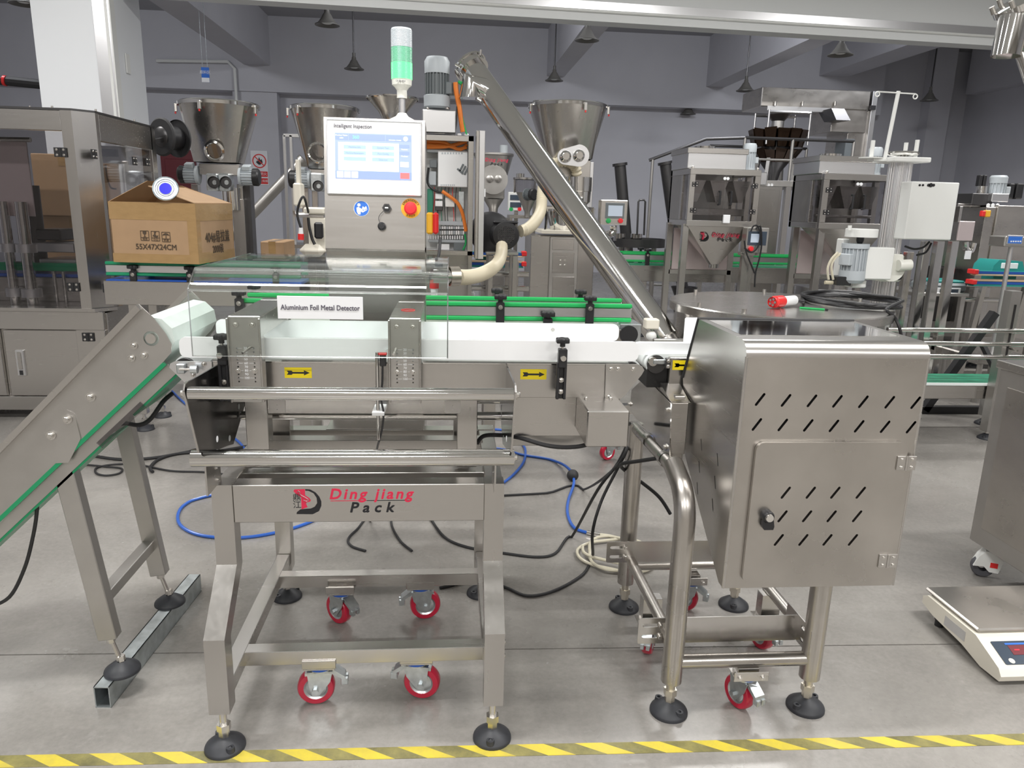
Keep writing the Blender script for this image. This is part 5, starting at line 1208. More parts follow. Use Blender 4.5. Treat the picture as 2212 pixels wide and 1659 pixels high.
# ================================================================== SCREW FEEDER WITH ROUND HOPPER
def screw_feeder():
    L = at(1685, 662, Z=.85); R = (at(1920, 668, Z=.85)-at(1455, 655, Z=.85)).length/2; cx, cy = L.x+.02, L.y-.02
    cx = (at(1455, 655, Z=.85).x+at(1920, 668, Z=.85).x)/2; cy = 3.99; zl = .86
    t = thing('screw_feeder', 'round lidded stainless hopper with a long polished inclined screw tube', 'screw feeder', (cx, cy, 0))
    b = G().lathe([(R*.93, zl-.03), (R*.93, zl-.24), (R*.25, .30), (R*.25, .26)], (cx, cy, 0), 56).build('round_hopper', 'steel', t)
    G().lathe([(R*.955, zl-.21), (R*.97, zl-.22), (R*.955, zl-.235)], (cx, cy, 0), 56).build('hopper_band', 'polished', b)
    l = G().lathe([(R*.96, zl-.045), (R, zl-.045), (R, zl-.006), (R*.99, zl), (0, zl)], (cx, cy, 0), 72).build('lid', 'steel', t)
    G().box(cx-R*.97, cx+R*.97, cy-.003, cy+.003, zl, zl+.004, M=Matrix.Translation((cx, cy, 0)) @ Matrix.Rotation(1.2, 4, 'Z') @ Matrix.Translation((-cx, -cy, 0))).build('lid_hinge', 'steel', l)
    for a in (2.2, 3.5, 4.0, 1.3, 5.9, .2): 
        x, y = cx+R*.93*math.cos(a), cy+R*.93*math.sin(a); G().cyl((x, y, zl), (x, y, zl+.022), .012, n=12).build('lid_stud', 'bolt_steel', l)
    for a in (.7, 2.3, 3.9, 5.4):
        x, y = cx+R*.75*math.cos(a), cy+R*.75*math.sin(a); G().cyl((x, y, .06), (x, y, zl-.20), .03, n=16).build('leg', 'steel_v', t)
        foot(t, x, y, .07, .9)
    for a in (.7, 2.3): 
        G().cyl((cx+R*.75*math.cos(a), cy+R*.75*math.sin(a), .2), (cx+R*.75*math.cos(a+PI-.0), cy+R*.75*math.sin(a+PI), .2), .018, n=10).build('tie_bar', 'steel_v', t)
    p0, p1 = at(1437, 735, Y=3.95), at(1022, 152, Y=5.2); d = (p1-p0).normalized()
    tube = G().cyl(p0, p1, .083, n=40).build('screw_tube', 'polished', t, label='long polished screw tube')
    G().cyl(p0-d*.46, p0, .068, n=32).build('tube_sleeve', 'steel', tube)
    G().cyl(p1-d*.012, p1+d*.03, .105, n=36).build('end_flange', 'polished', tube); G().cyl(p1+d*.03, p1+d*.045, .112, n=36).build('end_cover', 'polished', tube)
    for a in (0, 1.6, 3.1, 4.7):
        M = aim(p1+d*.01, d); G().cyl(M @ Vector((.105*math.cos(a), .105*math.sin(a), 0)), M @ Vector((.135*math.cos(a), .135*math.sin(a), .02)), .008, n=8).build('wing_bolt', 'bolt_steel', tube)
    s = p1-d*.24; zz = at(1018, 215, Y=5.1).z
    so = Vector((at(1016, 205, Y=5.12).x, s.y-.02, zz+.09))
    G().tube([s, s+(so-s)*.5+Vector((0, 0, .0)), so, Vector((so.x, so.y, zz))], .075, 24).build('outlet_spout', 'polished', tube)
    jb = pb(1395, 690, 1425, 712, 3.75, .06, .006).build('junction_box', 'cream', t)
    q = at(1409, 727, Y=3.76); G().sphere((q.x, 3.78, q.z), .028).build('cable_loop', 'white_paint', jb)
    G().cyl(p0-d*.46+Vector((0, 0, -.02)), p0-d*.30, .10, n=20).build('base_bend', 'steel', t)
    e = p0-d*.46; G().cyl((e.x, e.y, .05), (e.x, e.y, e.z), .03, n=12).build('leg', 'steel_v', t)
    q = at(1315, 992, Z=0); caster(t, q.x, q.y, .4, .95, top=.30); G().bar((q.x, q.y, .29), (cx-R*.6, cy-R*.2, .29), .05, .05).build('base_beam', 'steel', t)
    G().tube([e, Vector((cx-R*.2, cy, .30))], .06, 16).build('feed_trough', 'steel', t)
    q = at(1512, 722, Y=3.3); v = G().cyl(Vector((q.x, cy-R*.95, q.z-.01)), Vector((q.x, cy-R*.95-.03, q.z+.03)), .012, n=10).build('drain_valve', 'white_plastic', t); G().cyl((q.x, cy-R*.97, q.z+.01), (q.x+.05, cy-R*.97, q.z+.02), .010, n=8).build('valve_lever', 'blue', v)
    return t, cx, cy, R, zl
_, HX, HY, HR, HZ = screw_feeder()
def plug_on_lid():
    Z = HZ+.001; p = at(1668, 650, Z=Z+.04); k = mpp(p); r = 13*k
    t = thing('power_plug', 'red and white five pin plug with coiled black cable on the hopper lid', 'power plug', (p.x, p.y, Z))
    d = Vector((-.8, -.5, 0)).normalized(); c0 = Vector((p.x, p.y, Z+r+.002))
    G().lathe([(r*.7, 0), (r*.95, 0), (r, .005), (r, .07), (r*.85, .075), (r*.85, .09)], n=24).build('plug_collar', 'red', t, M=aim(c0-d*.09, d)); g = G()
    G().lathe([(0, .086), (r*.82, .088)], n=20).build('pin_face', 'red_lamp', t, M=aim(c0-d*.10, d))
    for a in range(5): g.cyl((r*.5*math.cos(a*1.256), r*.5*math.sin(a*1.256), .08), (r*.5*math.cos(a*1.256), r*.5*math.sin(a*1.256), .098), .007, n=8)
    g.build('contact_pin', 'bolt_steel', t, M=aim(c0-d*.10, d))
    G().lathe([(r*.62, 0), (r*.82, .01), (r*.82, .11), (r*.95, .13)], n=24).build('plug_body', 'white_plastic', t, M=aim(c0-d*.21, d))
    tail = c0-d*.21; cc = at(1835, 655, Z=Z); pts = [tail, tail-d*.08+Vector((0, 0, -.015))]
    rr = .0085; A, B = 92*mpp(cc), .30
    for i in range(66):
        a = 2.6-i*.44; j = 1+.05*math.sin(i*1.7); pts.append(Vector((cc.x+A*j*math.cos(a), cc.y+B*j*math.sin(a), Z+rr+.0035*(i//6)*.8+.002*math.sin(i*2.3))))
    # end drops over the rim
    pts += [at(1915, 668, Z=Z+.03), at(1932, 685, Y=3.62), at(1944, 712, Y=3.60), at(1950, 760, Y=3.60), at(1952, 820, Y=3.6)]
    G().tube(pts, rr, 8, sub=4).build('cable_coil', 'black', t)
plug_on_lid()
q = at(1750, 668, Z=HZ)
tg = G().bar((q.x-.05, q.y+.02, HZ+.005), (q.x+.06, q.y-.04, HZ+.005), .012, .009, bev=.003).build('marker_pen', 'green'); tag(tg, 'small green marker lying on the hopper lid beside the coiled cable', 'marker')
G().bar((q.x+.06, q.y-.04, HZ+.005), (q.x+.075, q.y-.048, HZ+.005), .011, .009, bev=.003).build('marker_cap', 'black', tg)
# ================================================================== BIG HOPPER MACHINE
def big_hopper():
    Y = 6.5; t = thing('powder_filler', 'tall powder filler with large stainless hopper and twin knob cover plate', 'powder filler', (at(1225, 520, Y=Y).x, Y, 0))
    h, c, r, zb = hopper_shell(t, 1226, 232, 170, 345, 96, Y, .16)
    for a in (-2.75, -1.3, -.4): toggle(h, (c.x+r*1.03*math.cos(a), Y+r*1.03*math.sin(a), c.z-.03), (math.cos(a), math.sin(a), 0))
    plathe(1168, [(34, 224), (34, 218), (0, 217)], Y-.05, 20).build('lid_port', 'polished', h); plathe(1272, [(30, 226), (30, 220), (0, 219)], Y-.1, 20).build('lid_port', 'polished', h)
    pb(1205, 345, 1275, 410, Y-.12, .3, .004).build('throat_housing', 'steel', t)
    a, b = at(1221, 338, Y=Y-.34), at(1250, 336, Y=Y-.34); k = mpp(a); pts = []
    R1, R2 = 17*k, 23*k
    for i in range(13): th = PI/2+PI*i/12; pts.append((a.x+R1*math.cos(th), a.z+R1*math.sin(th)))
    for i in range(13): th = -PI/2+PI*i/12; pts.append((b.x+R2*math.cos(th), b.z+R2*math.sin(th)))
    cv = plate('cover_plate', [pts], .03, front(0, Y-.33, 0), 'aluminium', t)
    for q in (a, b): G().lathe([(0, .045), (.028, .045), (.03, .03), (.045, .02), (.05, 0)], n=24).build('cover_knob', 'polished', cv, M=aim((q.x, Y-.345, q.z), (0, -1, 0)))
    G().box(a.x, b.x, Y-.32, Y-.1, a.z-.05, a.z+.05).build('cover_mount', 'steel', t)
    plathe(1250, [(58, 383), (58, 413), (56, 414), (56, 416), (54, 436), (26, 448), (26, 452)], Y-.12, 32).build('dust_collar', 'polished', t)
    plathe(1215, [(56, 400), (56, 398), (0, 397)], Y-.12, 24).build('collar_lid', 'polished', t)
    # column, table and cabinet
    pb(1268, 350, 1279, 520, Y+.05, .10, .003).build('column', 'aluminium', t)
    pb(1178, 446, 1283, 458, Y-.15, .25, .005).build('funnel_plate', 'polished', t)
    plathe(1215, [(70, 452), (70, 462), (52, 490), (50, 498)], Y-.1, 28).build('filling_funnel', 'polished', t)
    for px in (1178, 1283):
        ptube([(px, 450), (px+(2 if px < 1200 else -2), 470), (px, 500)], .012, Y-.18).build('side_handle', 'polished', t)
    pb(1170, 498, 1284, 506, Y-.28, .5, .003).build('table_top', 'cream', t)
    cb = pb(1145, 510, 1282, 650, Y-.22, .5, .005, zmin=.06).build('machine_cabinet', 'steel', t)
    d = pb(1186, 512, 1247, 655, Y-.24, .02, .004).build('front_frame', 'steel_dull', cb)
    pb(1193, 516, 1240, 540, Y-.245, .008, .002).build('front_panel', 'steel', d); pb(1193, 546, 1240, 590, Y-.245, .008, .002).build('front_panel', 'steel', d); pb(1193, 598, 1240, 652, Y-.245, .008, .002).build('front_panel', 'steel', d)
    for px in (1211, 1220):
        for py in (563, 573): bolt(d, at(px, py, Y=Y-.247), (0, -1, 0), 1.5)
    for a_ in (-1, 1): 
        for b_ in (-.1, .2): foot(t, at(1215+a_*55, 560, Y=Y).x, Y+b_, .07)
    # hmi on an arm
    Yh = 5.9; hb = pb(1297, 432, 1356, 486, Yh, .10, .006).build('operator_panel', 'steel', t, label='small operator touch panel')
    s = pb(1308, 438, 1349, 472, Yh-.006, .01, .002).build('screen_frame', 'motor_dark', hb); pb(1314, 444, 1345, 467, Yh-.008, .004, 0).build('screen', 'lcd', hb)
    for px, m in ((1314, 'green'), (1340, 'red_lamp')):
        G().lathe([(0, .022), (.018, .02), (.02, .0)], n=16).build('push_button', m, hb, M=aim(at(px, 477, Y=Yh), (0, -1, 0)))
    ptube([(1325, 488, Yh+.05), (1325, 500, Yh+.05), (1315, 505, Yh+.1), (1285, 506, Y)], .028, n=10).build('panel_arm', 'polished', t)
    # corrugated suction hose looping at the collar
    corrugated([at(1246, 378, Y=Y-.2), at(1243, 362, Y=Y-.22), at(1228, 350, Y=Y-.24), at(1208, 350, Y=Y-.24), at(1190, 358, Y=Y-.2), at(1176, 385, Y=Y-.15), at(1171, 420, Y=Y-.3), at(1168, 455, Y=Y-.5), at(1155, 480, Y=Y-.8), at(1138, 495, Y=5.5), at(1122, 500, Y=5.45)], .045, 'suction_hose', 'hose_beige', t)
    return t
big_hopper()
def blower():
    Y = 5.35; t = thing('ring_blower', 'black ring blower with round fan grille and ribbed beige hose', 'blower', (at(1080, 520, Y=Y).x, Y+.1, 0))
    q = at(1068, 510, Y=Y); k = mpp(q)
    G().lathe([(30*k, 0), (42*k, .01), (45*k, .05), (45*k, .13), (30*k, .16), (0, .16)], n=36, axis='Z').build('blower_housing', 'black', t, M=aim((q.x, Y+.22, q.z+.02), (-.25, -1, 0)))
    m_ = at(1093, 508, Y=Y-.02); M = aim(m_, (.12, -1, 0))
    c = G().lathe([(31*k, -.22), (31*k, -.02), (28*k, .0), (19*k, .004), (19*k, -.012), (0, -.012)], n=36).build('fan_cowl', 'black', t, M=M)
    g = G()
    for i in range(-4, 5): 
        L_ = math.sqrt(max(0, (19*k)**2-(i*4.2*k)**2)); g.box(i*4.2*k-.004, i*4.2*k+.004, -L_, L_, -.004, .006); g.box(-L_, L_, i*4.2*k-.004, i*4.2*k+.004, -.004, .006)
    g.build('fan_grille', 'dark_metal', c, M=M); G().lathe([(0, -.008), (18.5*k, -.008)], n=24).build('grille_back', 'paper', c, M=M)
    pb(1066, 477, 1120, 484, Y-.02, .12, .02).build('terminal_cover', 'black', t)
    pb(1050, 545, 1120, 551, Y-.1, .35, .003).build('base_plate', 'steel', t)
    x0, x1, z0, z1 = prect(1050, 545, 1120, 551, Y)
    for x in (x0+.03, x1-.03):
        for y in (Y-.07, Y+.22): G().box(x-.018, x+.018, y-.018, y+.018, 0, z0+.002, .002).build('leg', 'steel_v', t)
    corrugated([at(1084, 530, Y=Y-.05), at(1083, 548, Y=Y-.2), at(1076, 567, Y=Y-.5), at(1060, 582, Y=4.5), at(1035, 594, Y=4.2), at(1008, 599, Y=4.0), at(985, 598, Y=3.85)], .042, 'exhaust_hose', 'hose_beige', t)
    q = at(979, 597, Y=3.82); d = Vector((1, .3, 0)); M = aim(q, d)
    G().lathe([(.045, -.02), (.05, -.02), (.05, .03), (.045, .03)], n=20).build('hose_clamp', 'brass_nut', t, M=M); G().cyl(Vector((q.x+.01, q.y, q.z)), Vector((q.x-.10, q.y+.0, q.z)), .036, n=16).build('hose_nozzle', 'polished', t)
blower()
def sealer(name, label, px0, py, px1, Y, flip=1, body=True):
    a, b = at(px0, py, Y=Y), at(px1, py, Y=Y); k = mpp(a)
    t = thing(name, label, 'bag sealer', ((a.x+b.x)/2, Y+.1, 0)); dy = .0
    for i, (dz, m) in enumerate(((13*k, 0), (-9*k, 1))):
        z = a.z+dz; j = G().prism([(a.x, z-7*k if i else z-3*k), (b.x, z-7*k if i else z-3*k), (b.x-.03, z+4*k), (a.x+.03, z+4*k)], 'Y', Y, Y+.06).build('sealing_jaw', 'teal', t)
        G().box(a.x+.01, b.x-.01, Y-.006, Y, z-2*k, z+3*k).build('jaw_strip', 'blue', j); G().box(a.x, b.x, Y-.012, Y+.05, z+(4*k if i else -6*k), z+(8*k if i else -3*k), .002).build('sealing_pad', 'seal_cloth', j)
        for x in (a.x, b.x): G().box(x-.02, x+.02, Y-.02, Y+.07, z-3*k, z+7*k, .005).build('end_cap', 'red', j)
    xm = (a.x+b.x)/2
    for s_ in (-.3, .3): G().bar((xm+s_*(b.x-a.x), Y+.04, a.z-12*k), (xm+s_*(b.x-a.x), Y+.16, 0), .04, .04).build('leg', 'steel_v', t)
    if body: G().prism([(xm-.13, a.z+10*k), (xm+.16, a.z+10*k), (xm+.12, a.z+38*k), (xm-.08, a.z+40*k), (xm-.12, a.z+28*k)], 'Y', Y+.05, Y+.28).build('transformer_case', 'teal', t); G().box(xm-.06, xm+.08, Y+.04, Y+.052, a.z+22*k, a.z+34*k, .003).build('label_plate', 'paper', t)
    G().box(xm-.1, xm+.1, Y+.06, Y+.2, a.z-12*k, a.z+12*k, .004).build('jaw_frame', 'teal', t)
    return t
sealer('foot_sealer', 'teal foot sealer with red end caps under the ring blower', 978, 560, 1132, 6.0, body=False)
sealer('foot_sealer', 'teal foot sealer with white label in the far right corner', 2104, 602, 2260, 5.6)
# rack with polished rails and small bottles behind the bottle conveyor
def rail_rack():
    Y = 5.8; t = thing('rail_rack', 'stainless rack with polished round rails behind the bottle conveyor', 'rack', (at(1040, 620, Y=Y).x, Y, 0))
    for py in (593, 624): G().cyl(at(960, py-4, Y=Y-.02), at(1142, py, Y=Y-.02), .022, n=14).build('rail', 'polished', t)
    for px0, px1 in ((976, 990), (1000, 1008), (1045, 1063), (1090, 1100), (1110, 1120)):
        x0, x1, z0, z1 = prect(px0, 560, px1, 650, Y); G().box(x0, x1, Y, Y+.06, 0, z1-.02, .002).build('post', 'steel_v', t)
    pb(970, 655, 1140, 662, Y, .15, .003).build('shelf', 'steel', t)
    x0, x1, z0, z1 = prect(970, 655, 1140, 662, Y)
    return z1, Y
RZ, RY = rail_rack()
def bottle(px, lab):
    p = at(px, 660, Z=RZ); t = thing('bottle', lab, 'bottle', (p.x, RY+.07, RZ)); k = mpp(p)
    zt = at(px, 627, Y=RY+.07).z; H_ = zt-RZ
    G().lathe([(0, 0), (5.5*k, 0), (5.5*k, H_*.5)], (p.x, RY+.07, RZ), 16).build('bottle_label', 'blue', t); G().lathe([(5.3*k, H_*.5), (5*k, H_*.75), (3*k, H_*.85), (3*k, H_), (0, H_)], (p.x, RY+.07, RZ), 16).build('bottle_top', 'white_plastic', t)
bottle(1022, 'white bottle with blue label on the rail rack')
# ================================================================== WEIGH FILLERS
def weigh_filler(label, Y, fx0, fx1, ft, fb, hop_px, hop_py, box0, box1, boxt, withlogo, sidew, legpx):
    """fx0..fx1, ft..fb: front glass frame in photo pixels"""
    x0, x1, z0, z1 = prect(fx0, ft, fx1, fb, Y); D = .62
    t = thing('weigh_filler', label, 'weigh filler', ((x0+x1)/2, Y+D/2, 0)); fw = .055
    for a in ((x0, x1, z1-fw, z1), (x0, x1, z0, z0+fw), (x0, x0+fw, z0+fw, z1-fw), (x1-fw, x1, z0+fw, z1-fw)): G().box(a[0], a[1], Y, Y+.05, a[2], a[3], .003).build('front_frame', 'steel', t)
    for xx in (x0, x1-.05):
        for a in ((Y+.05, Y+D, z1-fw, z1), (Y+.05, Y+D, z0, z0+fw), (Y+D-.05, Y+D, z0, z1), (Y+.22, Y+.27, z0+fw, z1-fw)): G().box(xx, xx+.05, a[0], a[1], a[2], a[3], .003).build('side_frame', 'steel', t)
    G().box(x0, x0+.006, Y+.27, Y+D, z0+fw, z1-fw).build('side_panel', 'steel_dull', t)
    G().box(x0+.004, x1-.004, Y+D-.008, Y+D, z0, z1).build('back_panel', 'steel_dull', t)
    G().box(x0+.01, x0+.014, Y+.05, Y+.22, z0+fw, z1-fw).build('side_window', 'window', t)
    xm = (x0+x1)/2+.01
    for a, b in ((x0+fw, xm-.003), (xm+.003, x1-fw)):
        d = G().box(a, b, Y+.012, Y+.018, z0+fw, z1-fw).build('glass_door', 'window', t)
        xh = xm-.055 if a < xm-.1 else xm+.055
        ptube_ = G().tube([(xh, Y+.012, (z0+z1)/2+.06), (xh, Y-.02, (z0+z1)/2+.06), (xh, Y-.02, (z0+z1)/2-.06), (xh, Y+.012, (z0+z1)/2-.06)], .010, 8).build('door_pull', 'black', d)
        G().lathe([(0, .008), (.014, .008), (.014, 0)], n=14).build('door_catch', 'paper', d, M=aim((xm+(-.015 if b < x1-.2 else .015), Y+.012, z1-fw-.03), (0, -1, 0)))
        for zz in (z1-fw-.09, z0+fw+.09): hinge(d, (x0+fw if a < xm-.1 else x1-fw, Y-.002, zz), (0, -1, 0), .95)
    # weigh buckets inside
    for i in range(3):
        xx = x0+.12+i*(x1-x0-.24)/2; bk = G().prism([(xx-.09, z1-.10), (xx+.09, z1-.10), (xx+.02, z1-.30), (xx-.02, z1-.30)], 'Y', Y+.16, Y+.40).build('weigh_hopper', 'steel', t)
    G().box(x0+.05, x1-.06, Y+.18, Y+.5, z0+.10, z1-.36, .004).build('drive_case', 'steel', t)
    # hopper box on top
    bx0, bx1, bz0, bz1 = prect(box0, boxt, box1, ft, Y+.05)
    G().box(bx0, bx1, Y+.06, Y+D-.04, z1, bz1, .004).build('feed_bin', 'aluminium', t); G().box(bx0-.012, bx1+.012, Y+.048, Y+D-.03, bz1-.05, bz1, .004).build('bin_lid', 'steel', t)
    q = (bx0+bx1)/2-.05; G().lathe([(.10, bz1), (.10, bz1+.03), (0, bz1+.035)], (q, Y+.3, 0), 24).build('bin_port', 'polished', t)
    motor(t, (bx1+.12, Y+.3, z1), (0, 0, 1), .06, .26, 'motor_grey', 16, (1, -.2, 0), 'motor_grey')
    for xx, yy in ((x0+.03, Y+.03), (x0+.03, Y+D-.03), (x1-.03, Y+.03)): G().sphere((xx, yy, z1+.012), .014, 10, 6).build('cap_nut', 'bolt_steel', t)
    # discharge cone (square to round)
    h = at(hop_px, hop_py, Y=Y+.2); n = 32; r = .045; a_, b_ = [], []
    hx = (x1-x0)/2-.02; xc = (x0+x1)/2
    for i in range(n):
        th = 2*PI*i/n; c, s = math.cos(th), math.sin(th); m_ = max(abs(c), abs(s)); a_.append(Vector((xc+hx*c/m_, Y+.20+.185*s/m_, z0))); b_.append(Vector((h.x+r*c, Y+.2+r*s, h.z)))
    G().loft(a_, b_, False).build('discharge_cone', 'steel', t); G().lathe([(r, h.z-.03), (r*1.1, h.z-.03), (r*1.1, h.z+.01), (r, h.z+.01)], (h.x, Y+.2, 0), 24).build('cone_collar', 'polished', t)
    if withlogo:      # lettering lies on the sloping front of the cone
        v = Vector((0, .2-.015-r, h.z-z0)); up = Vector((0, -v.y, -v.z)).normalized(); o = Vector((xc-.19, Y+.014, z0-.06)); f_ = .06/abs(v.z); o.y = Y+.015+v.y*f_-.014
        logo(t, o, FX, up, 0, .00026)
    # stand
    for lx in legpx:
        xx = at(lx, (fb+640)/2, Y=Y+.3).x
        for yy in (Y+.06, Y+D-.05): G().box(xx-.03, xx+.03, yy-.03, yy+.03, .06, z0+.02, .003).build('leg', 'steel_v', t)
        foot(t, xx, Y+.06, .07); foot(t, xx, Y+D-.05, .07)
    xa, xb = at(legpx[0], 600, Y=Y+.3).x, at(legpx[1], 600, Y=Y+.3).x
    G().box(xa, xb, Y+D-.08, Y+D-.04, z0-.50, z0-.45, .003).build('cross_bar', 'steel', t); G().box(xa+.03, xb-.03, Y+D-.07, Y+D-.05, z0-.45, z0-.03, .003).build('back_sheet', 'pink_sheet', t)
    return t, x0, x1, z0, z1
w1, *_ = weigh_filler('linear weigh filler with printed logo cone and glass doors', 7.0, 1487, 1640, 365, 490, 1541, 572, 1487, 1614, 320, True, 0, (1458, 1597))
x0, x1, z0, z1 = prect(1562, 464, 1576, 482, 6.98)
G().box(x0, x1, 6.965, 6.99, z0, z1, .002).build('hanging_note', 'paper', w1)
w2, *_ = weigh_filler('linear weigh filler with glass doors half behind the aluminium column', 6.6, 1775, 1925, 376, 496, 1830, 580, 1772, 1893, 337, False, 0, (1738, 1890))
# operator box of the first weigh filler
def filler_box():
    Y = 6.9; t = thing('operator_box', 'grey operator box with screen and red button beside the logo cone', 'control box', (at(1635, 520, Y=Y).x, Y+.05, 0))
    pb(1612, 492, 1660, 546, Y, .12, .005).build('box_body', 'steel_dull', t); s = pb(1616, 500, 1656, 530, Y-.006, .01, .002).build('screen', 'lcd_dark', t); pb(1622, 505, 1640, 524, Y-.008, .004, 0).build('screen_glow', 'lcd', t)
    G().lathe([(0, .03), (.022, .028), (.024, 0)], n=16).build('stop_button', 'red_lamp', t, M=aim(at(1621, 537, Y=Y), (0, -1, 0)))
    pb(1600, 546, 1616, 640, Y+.03, .06, .003, zmin=0).build('stand_post', 'steel_v', t); pb(1600, 545, 1640, 552, Y+.02, .08, .002).build('stand_arm', 'steel', t)
    for pts in (([(1622, 500), (1628, 488), (1638, 490), (1642, 510), (1636, 535), (1622, 545), (1608, 535)]), ([(1632, 495), (1643, 490), (1645, 530), (1640, 560), (1632, 590), (1630, 620)]), ([(1608, 520), (1612, 545), (1624, 575), (1630, 590)])): ptube(pts, .008, Y-.03, 6, 5).build('cable', 'black', t)
filler_box()
def tall_cabinet():
    Y = 8.7; t = thing('tall_cabinet', 'plain tall stainless cabinet behind the first weigh filler', 'cabinet', (at(1660, 500, Y=Y).x, Y+.2, 0))
    pb(1633, 402, 1685, 520, Y, .4, .006, zmin=.08).build('cabinet_body', 'steel', t); pb(1640, 372, 1657, 400, Y, .15, .008).build('junction_box', 'aluminium', t)
    pb(1637, 410, 1680, 500, Y-.008, .01, .003).build('cabinet_door', 'steel_v', t)
    x0, x1, z0, z1 = prect(1633, 402, 1685, 520, Y)
    for x in (x0+.06, x1-.06):
        for y in (Y+.05, Y+.35): foot(t, x, y, .09)
    for k in (0, 1): plathe(1660+k*7, [(6, 402), (6, 398), (0, 396)], Y+.1, 12).build('cable_gland', 'white_plastic', t)
tall_cabinet()
rail_conveyor('far_conveyor', 'long stainless conveyor with green rails behind the weigh fillers', at(1345, 545, Y=7.9).x, at(1770, 555, Y=7.9).x, 7.9, .26, at(1400, 546, Y=7.9).z, 'green', 'green_dark', (at(1392, 560, Y=8).x,), (at(1385, 600, Y=8).x, at(1690, 600, Y=8).x), 1.25)
def round_table():
    Y = 9.2; c = at(1378, 515, Y=Y); k = mpp(c); t = thing('round_feed_table', 'dark round feed table in the far aisle', 'feed table', (c.x, Y, 0)); R = 58*k
    G().lathe([(R, c.z-.10), (R*1.02, c.z-.10), (R*1.02, c.z), (R*.97, c.z), (R*.97, c.z-.04), (0, c.z-.04)], (c.x, Y, 0), 40).build('table_rim', 'dark_metal', t)
    for a in (.8, 2.4, 3.9, 5.5): G().cyl((c.x+R*.7*math.cos(a), Y+R*.7*math.sin(a), 0), (c.x+R*.7*math.cos(a), Y+R*.7*math.sin(a), c.z-.08), .03, n=10).build('leg', 'steel_dull', t)
    for px in (1338, 1375):
        q = at(px, 506, Y=Y-.1); G().cyl((q.x, q.y, c.z-.03), (q.x, q.y, c.z+.06), .07, n=16).build('guide_drum', 'polished', t)
    ptube([(1376, 508), (1379, 436), (1382, 432), (1392, 432), (1394, 436), (1391, 508)], .012, Y-.2, sub=1).build('handle_frame', 'dark_metal', t)
round_table()
# dark filler and small glass hopper behind the blower
def far_filler():
    Y = 8.8; t = thing('powder_filler', 'dark grey powder filler with cone hopper behind the blower', 'powder filler', (at(1070, 400, Y=Y).x, Y, 0))
    h, c, r, zb = hopper_shell(t, 1066, 338, 84, 405, 46, Y, .14, m='steel_dull', rim=False)
    plathe(1066, [(84, 338), (88, 336), (88, 332), (60, 331), (0, 330)], Y).build('hopper_lid', 'steel_dull', h); plathe(1088, [(18, 332), (18, 314), (0, 313)], Y, 16).build('inlet_pipe', 'motor_grey', h)
    cv = plate('cover_plate', [circ(0, 0, .16, 24)], .03, front(at(1066, 388, Y=Y-.25).x, Y-.25, at(1066, 388, Y=Y-.25).z), 'steel_dull', t)
    for px in (1058, 1076): G().lathe([(0, .04), (.04, .03), (.04, 0)], n=16).build('cover_knob', 'steel', cv, M=aim(at(px, 386, Y=Y-.27), (0, -1, 0)))
    q = at(1066, 388, Y=Y-.24); G().box(q.x-.08, q.x+.08, Y-.24, Y, q.z-.06, q.z+.06).build('cover_mount', 'steel_dull', t)
    pb(1048, 405, 1090, 430, Y-.1, .3, .01).build('throat', 'steel_dull', t); plathe(1066, [(44, 430), (20, 450), (18, 470)], Y).build('funnel', 'steel_dull', t)
    pb(1040, 470, 1100, 500, Y-.2, .5, .005, zmin=0).build('machine_cabinet', 'steel', t)
    logo(t, at(1050, 345, Y=Y-.47)-Vector((.12, 0, -.02)), FX, FZ, 0, .00024)
far_filler()
def glass_hopper():
    Y = 7.6; t = thing('glass_hopper', 'small clear hopper with steel cone behind the inclined screw tube', 'hopper', (at(1135, 420, Y=Y).x, Y, 0))
    plathe(1133, [(46, 388), (46, 416)], Y).build('clear_barrel', 'window', t); plathe(1133, [(50, 388), (50, 384), (0, 383)], Y).build('barrel_lid', 'steel', t); plathe(1124, [(18, 384), (18, 375), (0, 374)], Y).build('inlet', 'polished', t)
    plathe(1140, [(50, 416), (12, 458), (12, 470)], Y).build('steel_cone', 'steel_dull', t)
    for px in (1112, 1156): pb(px-2, 384, px+2, 416, Y-.02, .04, .003).build('corner_rod', 'polished', t)
    q = at(1138, 420, Y=Y-.15); k = mpp(q); motor(t, q, (.6, -.8, 0), 12*k, 24*k, 'motor_dark')
    pb(1150, 400, 1157, 560, Y+.1, .06, .003, zmin=0).build('stand_post', 'steel_v', t); pb(1100, 465, 1160, 472, Y, .3, .003).build('stand_shelf', 'steel', t); pb(1100, 470, 1106, 560, Y, .05, .003, zmin=0).build('stand_post', 'steel_v', t)
glass_hopper()
def far_panel():
    Y = 7.9; t = thing('operator_box', 'pale double screen operator box behind the clear hopper', 'control box', (at(1110, 440, Y=Y).x, Y+.1, 0))
    pb(1098, 415, 1130, 455, Y, .1, .005).build('box_body', 'white_paint', t)
    for a in (421, 437): pb(1102, a, 1126, a+11, Y-.006, .01, .001).build('screen', 'lcd_dark', t)
    for px, m in ((1104, 'green'), (1122, 'red_lamp')): G().lathe([(0, .02), (.02, .018), (.02, 0)], n=12).build('push_button', m, t, M=aim(at(px, 452, Y=Y), (0, -1, 0)))
    pb(1110, 455, 1118, 560, Y+.03, .05, .003, zmin=0).build('stand_post', 'steel_v', t)
far_panel()
